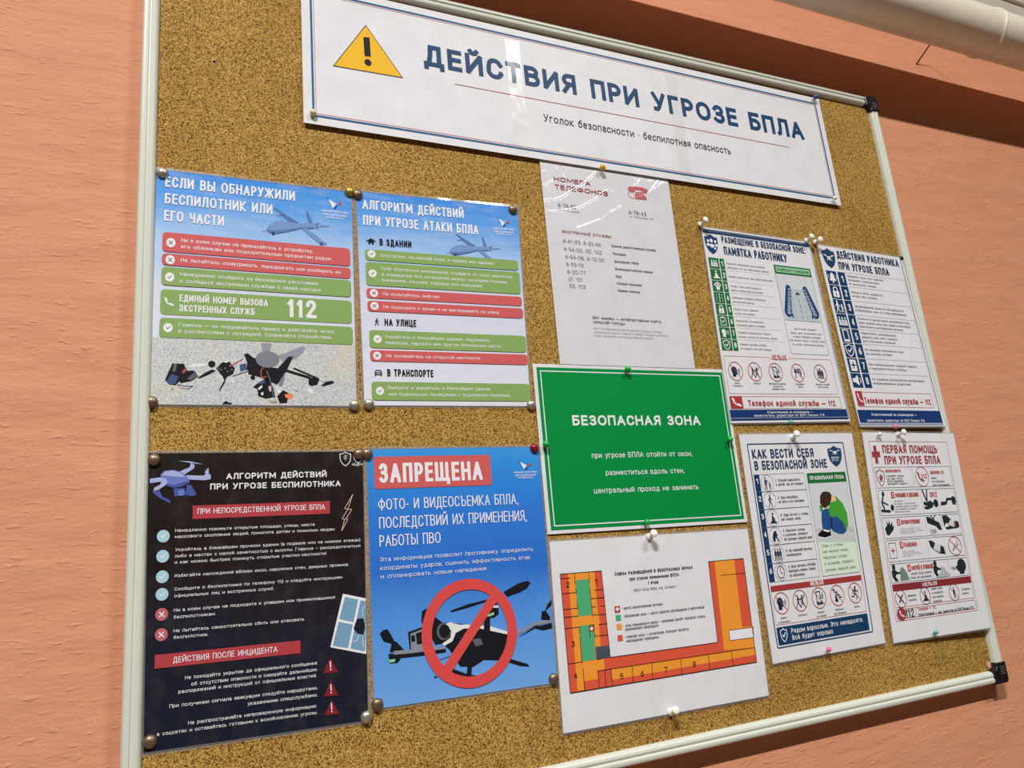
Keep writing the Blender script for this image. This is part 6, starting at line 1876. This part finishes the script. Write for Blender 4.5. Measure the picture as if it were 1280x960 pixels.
   ('P','mid_green',3,[(-66.98,-68.73),(-63.78,-51.25),(-58.98,-49.9),(-52.59,-57.97),(-49.4,-68.73)]),
  ]),
  ('section_title',26,None,[
   ('R','warn_red',3,-49.4,-57.02,-43.4,-47.52,0.5),
   ('T','paper_white',4,'4',-47.8,-55.52,6,2.8,0.16),
   ('T','warn_red',4,'СОГРЕЙ И УСПОКОЙ',-41.4,-55.52,6,43.151,0.2),
  ]),
  ('warming_text',26,None,[
   ('T','ink',4,'• укрой, будь рядом,',-47.8,-62.02,3.2,44.75,0.14),
   ('T','ink',4,'следи за дыханием.',-47.8,-67.82,3.2,43.15,0.14),
   ('L','greyline2',2,0.3,[(-1.45,-70.07),(-1.45,-45.87)]),
   ('L','greyline2',2,0.3,[(33.71,-70.07),(33.71,-45.87)]),
  ]),
  ('blanket_figure',26,None,[
   ('D','ink_green',3,6.54,-49.36,3.2,4.6),
   ('P','ink_green',3,[(1.75,-53.67),(8.14,-52.59),(12.93,-56.62),(20.92,-56.62),(20.92,-58.78),(9.74,-59.31),(8.14,-63.35),(12.93,-68.73),(6.54,-69.27),(1.75,-62.0)]),
   ('P','mid_grey2',4,[(4.94,-69.8),(14.53,-63.35),(17.73,-54.74),(22.52,-55.28),(33.71,-68.73),(27.32,-69.8)]),
  ]),
  ('breathing_head_picture',26,None,[
   ('D','ink_green',3,60.88,-55.82,9,10),
   ('P','ink_green',3,[(49.69,-55.28),(48.09,-57.97),(50.49,-62.0),(54.49,-64.69),(54.49,-68.19),(64.08,-68.19),(65.67,-60.66)]),
   ('L','ink',3,0.6,[(38.5,-56.62),(46.5,-58.51)]),
   ('L','ink',3,0.6,[(38.5,-59.31),(46.5,-59.58)]),
   ('L','ink',3,0.6,[(41.7,-62.0),(46.5,-60.66)]),
  ]),
  ('prohibition_box',None,None,[
   ('F','rose_dark',2,-84.56,-105.55,75.26,-73.04,1.2,0.5),
  ]),
  ('red_title_bar',32,None,[
   ('R','bar_maroon',3,-84.56,-82.54,75.26,-73.04,0),
   ('T','paper_white',4,'НЕЛЬЗЯ',-25.42,-80.44,5.6,28.767,0.16),
  ]),
  ('ban_sign',32,'red ring with a dark pictogram',[
   ('O','cross_maroon',5,-71.77,-93.84,10.5,12.5,0.8),
   ('I','ink_green',3,'cross',-78.27,-102.34,-65.27,-85.34,'paper_white'),
   ('L','cross_maroon',5,0.6,[(-79.17,-85.24),(-64.37,-102.44)]),
   ('T','ink',4,'вынимать',-57.39,-92.34,3.1,16,0.14),
   ('T','ink',4,'осколки.',-57.39,-98.34,3.1,16,0.14),
  ]),
  ('ban_sign',32,'red ring with a dark pictogram',[
   ('O','cross_maroon',5,-23.82,-93.84,10.5,12.5,0.8),
   ('I','ink_green',3,'sit',-30.32,-102.34,-17.32,-85.34,'paper_white'),
   ('L','cross_maroon',5,0.6,[(-31.22,-85.24),(-16.42,-102.44)]),
   ('T','ink',4,'давать воду',-9.44,-86.34,3.1,22,0.14),
   ('T','ink',4,'и лекарства',-9.44,-92.34,3.1,22,0.14),
   ('T','ink',4,'при тяжёлых',-9.44,-98.34,3.1,22,0.14),
   ('T','ink',4,'ранениях.',-9.44,-104.34,3.1,18,0.14),
  ]),
  ('ban_sign',32,'red ring with a dark pictogram',[
   ('O','cross_maroon',5,35.31,-93.84,10.5,12.5,0.8),
   ('I','ink_green',3,'person',28.81,-102.34,41.81,-85.34,'paper_white'),
   ('L','cross_maroon',5,0.6,[(27.91,-85.24),(42.71,-102.44)]),
   ('T','ink',4,'оставлять',51.29,-92.34,3.1,18,0.14),
   ('T','ink',4,'одного.',51.29,-98.34,3.1,14,0.14),
  ]),
  ('phone_panel',None,None,[
   ('F','rose_dark',2,-84.56,-121.28,75.26,-108.16,1.2,0.5),
  ]),
  ('handset_mark',37,None,[
   ('D','cross_maroon',3,-74.97,-114.72,8.6,9),
   ('I','paper_white',4,'handset',-79.57,-119.72,-70.37,-109.72,None),
  ]),
  ('phone_lettering',37,None,[
   ('T','ink',4,'112',-66.98,-120.72,12,15.982,0.15),
   ('L','greyink',3,0.4,[(-47.0,-119.97),(-47.0,-109.47)]),
   ('T','warn_red',4,'Телефон — 112.',-43.0,-113.22,4.6,36.758,0.14),
   ('T','ink',4,'Ответственный — зам. директора по БОП Пенько Р.В.',-43.0,-121.22,4.6,111.873,0.14),
  ]),
 ]),
]
PINS=[('thumbtack', 'tack_silver', (-0.3524, 0.2168), None, 'silver thumbtack at the top left corner of the poster on finding a drone'),
 ('thumbtack', 'tack_gold', (-0.1471, 0.2202), None, 'gold thumbtack at the top right corner of the poster on finding a drone'),
 ('thumbtack', 'tack_bronze', (-0.1377, 0.218), None, 'bronze thumbtack beside the gold one, at the top left of the attack algorithm poster'),
 ('thumbtack', 'tack_bronze', (0.0691, 0.222), None, 'bronze thumbtack at the top right corner of the attack algorithm poster'),
 ('thumbtack', 'tack_bronze', (-0.3576, -0.0418), None, 'dark thumbtack at the bottom left of the crashed drone picture'),
 ('thumbtack', 'tack_silver', (-0.1517, -0.0447), None, 'silver thumbtack at the bottom right of the crashed drone picture'),
 ('thumbtack', 'tack_silver', (-0.1352, -0.0433), None, 'silver thumbtack at the bottom left corner of the attack algorithm poster'),
 ('thumbtack', 'tack_silver', (0.0685, -0.0441), None, 'silver thumbtack at the bottom right corner of the attack algorithm poster'),
 ('thumbtack', 'tack_bronze', (-0.3543, -0.1011), None, 'bronze thumbtack at the top left corner of the black poster'),
 ('thumbtack', 'tack_bronze', (-0.149, -0.1004), None, 'bronze thumbtack over the emblem of the black poster'),
 ('thumbtack', 'tack_bronze', (-0.1396, -0.1002), None, 'bronze thumbtack at the top left of the blue photography ban poster'),
 ('thumbtack', 'tack_bronze', (-0.3522, -0.3623), None, 'bronze thumbtack at the bottom left corner of the black poster'),
 ('thumbtack', 'tack_silver', (-0.1522, -0.3724), None, 'silver thumbtack at the bottom right corner of the black poster'),
 ('thumbtack', 'tack_bronze', (-0.1403, -0.3618), None, 'dark thumbtack at the bottom left of the blue photography ban poster'),
 ('thumbtack', 'tack_bronze', (0.0635, -0.365), None, 'dark thumbtack at the bottom right of the blue photography ban poster'),
 ('thumbtack', 'tack_red', (0.067, -0.0982), None, 'red thumbtack at the top right of the blue photography ban poster'),
 ('ball_pin', 'pin_ivory', (-0.1878, 0.3186),
 (-0.1901, 0.314), 'ivory ball pin at the lower left corner of the white banner', 4),
 ('ball_pin', 'pin_blue', (0.671, 0.5051),
 (0.6565, 0.4955), 'blue ball pin at the upper right corner of the white banner', 4),
 ('ball_pin', 'pin_white', (0.6645, 0.3102),
 (0.6501, 0.304), 'white ball pin at the lower right corner of the white banner', 6),
 ('ball_pin', 'pin_yellow', (0.2156, 0.3026),
 (0.2083, 0.2974), 'yellow ball pin holding the phone number sheet under the banner', 5),
 ('ball_pin', 'pin_green', (0.2156, 0.0034),
 (0.2089, 0.0047), 'green ball pin at the middle of the top edge of the green sign', 3),
 ('ball_pin', 'pin_green', (0.0836, -0.0947),
 (0.076, -0.0944), 'green ball pin at the left edge of the green sign', 3),
 ('ball_pin', 'pin_green', (0.3692, -0.0937),
 (0.3585, -0.0936), 'green ball pin at the right edge of the green sign', 3),
 ('ball_pin', 'pin_green', (0.2156, -0.1981),
 (0.2077, -0.1962), 'green ball pin at the bottom edge of the green sign', 3),
 ('push_pin', 'pin_white', (0.2163, -0.2157),
 (0.2157, -0.2116), 'white push pin at the top edge of the floor plan sheet', 3),
 ('push_pin', 'pin_white', (0.215, -0.4235),
 (0.214, -0.4196), 'white push pin at the bottom edge of the floor plan sheet', 3),
 ('push_pin', 'pin_white', (0.3764, 0.2326),
 (0.3776, 0.2356), 'white push pin at the top left of the staff memo sheet', 3),
 ('push_pin', 'pin_white', (0.5849, 0.2271),
 (0.5849, 0.2295), 'white push pin at the top right of the staff memo sheet', 3),
 ('push_pin', 'pin_white', (0.6035, 0.2262),
 (0.602, 0.2257), 'white push pin at the top left of the staff actions sheet', 3),
 ('ball_pin', 'pin_black', (0.7962, 0.2144),
 (0.7799, 0.2092), 'black ball pin at the top right of the staff actions sheet', 3),
 ('push_pin', 'pin_white', (0.483, -0.0915),
 (0.4802, -0.0881), 'white push pin at the top edge of the behaviour leaflet with the crouching child', 3),
 ('push_pin', 'pin_white', (0.6956, -0.0908),
 (0.6961, -0.0895), 'white push pin at the top edge of the first aid leaflet', 5),
 ('ball_pin', 'pin_white', (0.659, -0.0901),
 (0.6441, -0.0909), 'white ball pin left of the push pin on the first aid leaflet', 4),
 ('ball_pin', 'pin_teal', (0.484, -0.0698),
 (0.4712, -0.0706), 'clear teal ball pin at the bottom edge of the staff memo sheet', 4),
 ('ball_pin', 'pin_pink', (0.6951, -0.0793),
 (0.6794, -0.0798), 'clear pink ball pin at the bottom edge of the staff actions sheet', 6),
 ('ball_pin', 'pin_pink', (0.4796, -0.385),
 (0.4671, -0.381), 'clear pink ball pin at the bottom of the behaviour leaflet', 4),
 ('ball_pin', 'pin_teal', (0.6883, -0.3865),
 (0.6726, -0.3825), 'clear teal ball pin at the bottom of the first aid leaflet', 6)]

# ---------------------------------------------------------------- the setting
bm = bmesh.new(); box(bm, -2.2, 3.2, WALL_Y, WALL_Y + .12, -Z0, 2.2); bm.transform(Matrix.Translation((0, 0, Z0)))
structure(link('wall_back', bm, wall_mat()))
bm = bmesh.new(); box(bm, -2.2, 3.2, -3.5, WALL_Y + .12, -.1, 0)
fl, nt, b = principled('floor_linoleum'); b.inputs['Base Color'].default_value = (.16, .11, .08, 1); b.inputs['Roughness'].default_value = .5
structure(link('floor', bm, fl))

# ---------------------------------------------------------------- pipe and trunking at the top
PY, PZ, PR = -0.0905, 0.656 + Z0, 0.0431
bm = bmesh.new(); prof = []; nn = 120
lathe(bm, [(k * 4.6 / nn, PR * (1 + .006 * noise.noise(Vector((k * .7, 0, 0))))) for k in range(nn + 1)], Vector((-1.6, PY, PZ)), Vector((1, 0, 0)), 40)
pm = pipe_mat()
pipe = empty('heating_pipe', (0.7, PY, PZ), 'thick cream painted pipe running along the wall above the board', 'pipe')
def child(name, bm, mat, root, smooth=False):
    bm.transform(Matrix.Translation(-root.location)); return link(name, bm, mat, root, smooth)
child('pipe_body', bm, pm, pipe, True)
bm = bmesh.new(); ring = []; rg = random.Random(4)
for k in range(49):                                               # the run of paint at the joint
    a = 2 * math.pi * k / 48; x = 1.045 + .006 * math.sin(3 * a) + .004 * noise.noise(Vector((k * .35, 2, 0))); ring.append(Vector((x, PY + math.cos(a) * PR * 1.01, PZ + math.sin(a) * PR * 1.01)))
def tube(bm, pts, r, seg=8):
    rings = []
    for i, p in enumerate(pts):
        t = (pts[min(i + 1, len(pts) - 1)] - pts[max(i - 1, 0)]).normalized(); a = t.orthogonal().normalized(); b2 = t.cross(a); rings.append([bm.verts.new(p + (a * math.cos(2 * math.pi * k / seg) + b2 * math.sin(2 * math.pi * k / seg)) * r) for k in range(seg)])
    for q, w in zip(rings, rings[1:]):
        best = min(range(seg), key=lambda o: sum((q[k].co - w[(k + o) % seg].co).length for k in range(seg)))
        for k in range(seg): bm.faces.new((q[k], w[(k + best) % seg], w[(k + 1 + best) % seg], q[(k + 1) % seg]))
    for rr_ in (rings[0], rings[-1]): bm.faces.new(rr_)
    bmesh.ops.recalc_face_normals(bm, faces=bm.faces)
tube(bm, ring, .0019); child('paint_run', bm, gloss('cream_drip', (226, 220, 204), .3), pipe, True)
bm = bmesh.new(); tube(bm, [Vector((.985, -.004 + .02, .676 - .03 + Z0)), Vector((1.0, -.02, .681 + Z0)), Vector((1.005, -.06, .69 + Z0))], .0013, 6); child('wire_tie', bm, gloss('dark_wire', (50, 30, 22), .5), pipe, True)
tr_ = empty('cable_trunking', (1.3, 0, .9 + Z0), 'pale grey cable trunking above the pipe in the top right corner', 'trunking')
bm = bmesh.new(); box(bm, -.6, 3.0, -.028, WALL_Y - .0002, .846 + Z0, 1.0 + Z0, .002); tm = gloss('grey_plastic', (196, 190, 176), .5); child('trunking_lid', bm, tm, tr_)
bm = bmesh.new(); box(bm, -.6, 3.0, -.0225, WALL_Y - .0002, .790 + Z0, .8425 + Z0, .002); child('trunking_base', bm, tm, tr_)

# ---------------------------------------------------------------- the board
BX0, BX1, BZ0, BZ1 = -.3762, .8170, -.4715 + Z0, .5280 + Z0
board = empty('cork_board', (BX0, 0, BZ0), 'large cork board in a white aluminium frame with black corners on the orange wall', 'board')
FW = .0175; FF = -.0085
bm = bmesh.new(); box(bm, BX0 + .006, BX1 - .006, 0, WALL_Y - .0005, BZ0 + .006, BZ1 - .006); cork = child('cork_panel', bm, cork_mat(), board)
fm, nt, b = principled('white_aluminium'); b.inputs['Base Color'].default_value = alb((202, 206, 196)); b.inputs['Roughness'].default_value = .3
# profile across the bar: (distance inwards from the outer edge, y)
PROF = [(0, WALL_Y - .0005), (0, FF + .0045), (.0006, FF + .0022), (.0022, FF + .0006), (.0046, FF), (.0068, FF + .0002), (.0078, FF + .0016), (.0088, FF + .0020), (.0098, FF + .0012), (.0115, FF + .0006), (.0140, FF + .0011), (.0160, FF + .0028), (.0172, FF + .0056), (FW, .0005)]
def bar(a, bvec, inward):
    bm = bmesh.new(); r0 = []; r1 = []
    for d, y in PROF:
        r0.append(bm.verts.new(a + inward * d + Vector((0, y, 0)))); r1.append(bm.verts.new(bvec + inward * d + Vector((0, y, 0))))
    for k in range(len(PROF) - 1): bm.faces.new((r0[k], r1[k], r1[k + 1], r0[k + 1]))
    bm.faces.new(r0); bm.faces.new(r1); bmesh.ops.recalc_face_normals(bm, faces=bm.faces)
    o = child('frame_bar', bm, fm, board); 
    return o
cs = .026
bar(Vector((BX0, 0, BZ0 + cs)), Vector((BX0, 0, BZ1 - cs)), Vector((1, 0, 0))); bar(Vector((BX1, 0, BZ0 + cs)), Vector((BX1, 0, BZ1 - cs)), Vector((-1, 0, 0)))
bar(Vector((BX0 + cs, 0, BZ1)), Vector((BX1 - cs, 0, BZ1)), Vector((0, 0, -1))); bar(Vector((BX0 + cs, 0, BZ0)), Vector((BX1 - cs, 0, BZ0)), Vector((0, 0, 1)))
cm = gloss('black_plastic', (20, 20, 22), .35)
for sx, sz in ((1, 1), (1, -1), (-1, 1), (-1, -1)):
    x, z = (BX1 if sx > 0 else BX0), (BZ1 if sz > 0 else BZ0); L1, w1 = .0285, FW + .0015; e = .0012
    pts = [(e - .003, -.0005 * 0 + e), (e, e - .003), (e, -L1), (-w1, -L1), (-w1, -w1 - .004), (-w1 - .004, -w1), (-L1, -w1), (-L1, e)]
    pts = [(e, e - .004), (e, -L1), (-w1, -L1), (-w1, -w1 - .005), (-w1 - .005, -w1), (-L1, -w1), (-L1, e), (e - .004, e)]
    bm = bmesh.new(); vs = [bm.verts.new((x + sx * a, FF - .0016, z + sz * c)) for a, c in pts]; f = bm.faces.new(vs)
    ex = bmesh.ops.extrude_face_region(bm, geom=[f]); ev = [v for v in ex['geom'] if isinstance(v, bmesh.types.BMVert)]
    for v in ev: v.co.y = WALL_Y - .0005
    bmesh.ops.recalc_face_normals(bm, faces=bm.faces)
    fe = [e2 for e2 in bm.edges if all(abs(v.co.y - (FF - .0016)) < 1e-6 for v in e2.verts)]; bmesh.ops.bevel(bm, geom=fe, offset=.002, segments=3, affect='EDGES', profile=.5)
    cap_o = child('corner_cap', bm, cm, board)
    if sx > 0:                                                     # the moulded ribs on the corner
        bm = bmesh.new()
        for k in range(4): box(bm, x - .0155 + .0012, x - .004, FF - .0021, FF - .0014, z - sz * (.013 + .0032 * k) - .0005, z - sz * (.013 + .0032 * k) + .0005)
        bm.transform(Matrix.Translation(-board.location)); link('moulded_rib', bm, gloss('grey_rib', (96, 96, 98), .5), cap_o)
for sz, z in ((1, BZ1 - .0225), (-1, BZ0 + .0255)):                # the torn cork beside the corners
    bm = bmesh.new(); ngon_ = [bm.verts.new((BX1 - .0225 + .0055 * math.cos(a) * (1 + .3 * math.sin(3 * a)), -.0006, z + .006 * math.sin(a) * (1 + .25 * math.cos(2 * a)))) for a in [2 * math.pi * k / 14 for k in range(14)]]
    f = bm.faces.new(ngon_); ex = bmesh.ops.extrude_face_region(bm, geom=[f])
    for v in ex['geom']:
        if isinstance(v, bmesh.types.BMVert): v.co.y = .001
    bmesh.ops.recalc_face_normals(bm, faces=bm.faces); child('torn_patch', bm, gloss('bare_backing', (206, 160, 122), .8), board)
for x, z in ((0.312, .3235 + Z0), (.094, .245 + Z0), (-.300, .37 + Z0)):   # old pin holes
    bm = bmesh.new(); ps = [bm.verts.new((x + .0016 * math.cos(2 * math.pi * k / 10), -.0003, z + .0016 * math.sin(2 * math.pi * k / 10))) for k in range(10)]; bm.faces.new(ps); bmesh.ops.recalc_face_normals(bm, faces=bm.faces); child('pin_hole', bm, gloss('hole_black', (40, 22, 12), .9), board)

# ---------------------------------------------------------------- sheets
built = {}
for d, parts in SHEETS: built[d['name']] = build_sheet(d, parts)
# clear tape across the joins of the banner
s, root = built['title_banner']
for xa, xb in [d for d, _ in SHEETS if d['name'] == 'title_banner'][0]['tapes']:
    bm = bmesh.new(); hh = s.h
    vs = []
    nx, ny = 8, 60; yb, yt = -hh / 2 + 4, hh / 2 - 20
    vs = [[bm.verts.new((xa - 11 + 22 * i / nx, yb + (yt - yb) * j / ny, .9 + .35 * noise.noise(Vector((i * .5 + xa, j * .16, 0))) + .12 * noise.noise(Vector((i * 1.3, j * .9, xa))))) for i in range(nx + 1)] for j in range(ny + 1)]
    for j in range(ny):
        for i in range(nx): bm.faces.new((vs[j][i], vs[j][i + 1], vs[j + 1][i + 1], vs[j + 1][i]))
    s.warp(bm); o = link('clear_tape', bm, film_mat('sticky_tape', 0.016, 0.2, (.97, .97, .96, 1)), root, True)
# the crinkled sleeve of the phone number sheet; creases as polylines on the sheet in millimetres
s, root = built['phone_number_sheet']
CREASE = [d for d, _ in SHEETS if d['name'] == 'phone_number_sheet'][0]['creases']
def seg_d(px, py, a, b):
    ax, ay = a; bx, by = b; dx, dy = bx - ax, by - ay; t = max(0, min(1, ((px - ax) * dx + (py - ay) * dy) / (dx * dx + dy * dy + 1e-9)))
    return math.hypot(px - ax - t * dx, py - ay - t * dy)
def sleeve_z(x, y):
    z = .9 * noise.noise(Vector((x * .018, y * .018, 3))) + .16 * noise.noise(Vector((x * .09, y * .09, 7)))
    for amp, sg, pl in CREASE:
        d = min(seg_d(x, y, a, b) for a, b in zip(pl, pl[1:]))
        if d < sg * 4: z += amp * math.exp(-(d / sg) ** 2)
    return z
bm = bmesh.new(); s.grid(bm, -s.w / 2 - 1.5, -s.h / 2 - 2, s.w / 2 + 1.5, s.h / 2 - 12, 1.6, 230, 300, sleeve_z); s.warp(bm); link('plastic_sleeve', bm, film_mat('clear_sleeve', 0.075, 0.13), root, True)

# ---------------------------------------------------------------- pins
PC = {'tack_silver': ((176, 172, 160), .36, .7), 'tack_gold': ((178, 146, 70), .36, .7), 'tack_bronze': ((128, 108, 88), .4, .7), 'tack_red': ((130, 14, 24), .3, 0),
      'pin_ivory': ((214, 206, 178), .3, 0), 'pin_blue': ((40, 92, 150), .3, 0), 'pin_white': ((236, 232, 220), .3, 0), 'pin_yellow': ((206, 160, 10), .25, 0), 'pin_green': ((30, 168, 70), .25, 0), 'pin_black': ((20, 20, 22), .3, 0), 'pin_teal': ((96, 170, 160), .15, 0), 'pin_pink': ((226, 110, 160), .15, 0)}
steel = gloss('needle_steel', (170, 170, 172), .25, 1.0)
for q in PINS:
    kind, colr, (x, z), head, label = q[:5]; rgb, ro, me = PC[colr]; m = gloss(colr, rgb, ro, me)
    if kind == 'thumbtack':
        root = empty('thumbtack', (x, 0, z + Z0), label, 'thumbtack', 'thumbtacks along the poster corners')
        r = .0062 if colr != 'tack_red' else .0056; top = .0018 + .0048
        bm = bmesh.new(); lathe(bm, [(.0014, r * .9), (.0016, r), (.0022, r)] + [(.0022 + (top - .0022) * math.sin(a), r * math.cos(a)) for a in [math.pi / 2 * k / 7 for k in range(1, 7)]] + [(top, 0)], Vector((0, 0, 0)), Vector((0, -1, 0)), 24); link('cap', bm, m, root, True)
        bm = bmesh.new(); lathe(bm, [(-.006, 0), (-.004, .0006), (.003, .0006)], Vector((0, 0, 0)), Vector((0, -1, 0)), 8); link('needle', bm, steel, root)
    else:
        lift = q[5]; b0 = Vector((0, -lift * .001, 0)); h0 = Vector((head[0] - x, -(lift + 13) * .001, head[1] - z)); ax = (h0 - b0).normalized()
        if kind == 'push_pin':
            root = empty('push_pin', (x, 0, z + Z0), label, 'push pin', 'white push pins')
            bm = bmesh.new(); lathe(bm, [(0, 0), (0, .0042), (.0006, .0047), (.0016, .0046), (.0026, .0026), (.006, .0021), (.0098, .0026), (.0112, .0044), (.0124, .0049), (.0138, .0046), (.0146, .003), (.0147, 0)], b0, ax, 20); link('handle', bm, m, root, True)
            bm = bmesh.new(); lathe(bm, [(-.009, 0), (-.008, .0005), (.001, .0005)], b0, ax, 8); link('needle', bm, steel, root)
        else:
            root = empty('ball_pin', (x, 0, z + Z0), label, 'ball pin', 'coloured ball pins')
            r = .0042 if colr not in ('pin_teal', 'pin_pink', 'pin_white') else .0034; c = b0 + Vector((0, -.0048, 0)) + Vector((h0.x, 0, h0.z)) * .4
            bm = bmesh.new(); lathe(bm, [(r - r * math.cos(a), r * math.sin(a)) for a in [math.pi * k / 14 for k in range(15)]], c + Vector((0, r, 0)), Vector((0, -1, 0)), 20); link('head', bm, m, root, True)
            bm = bmesh.new(); p0 = Vector((0, .004, -.0006)); lathe(bm, [(0, 0), (.001, .0005), ((c - p0).length, .0005)], p0, c - p0, 8); link('needle', bm, steel, root)
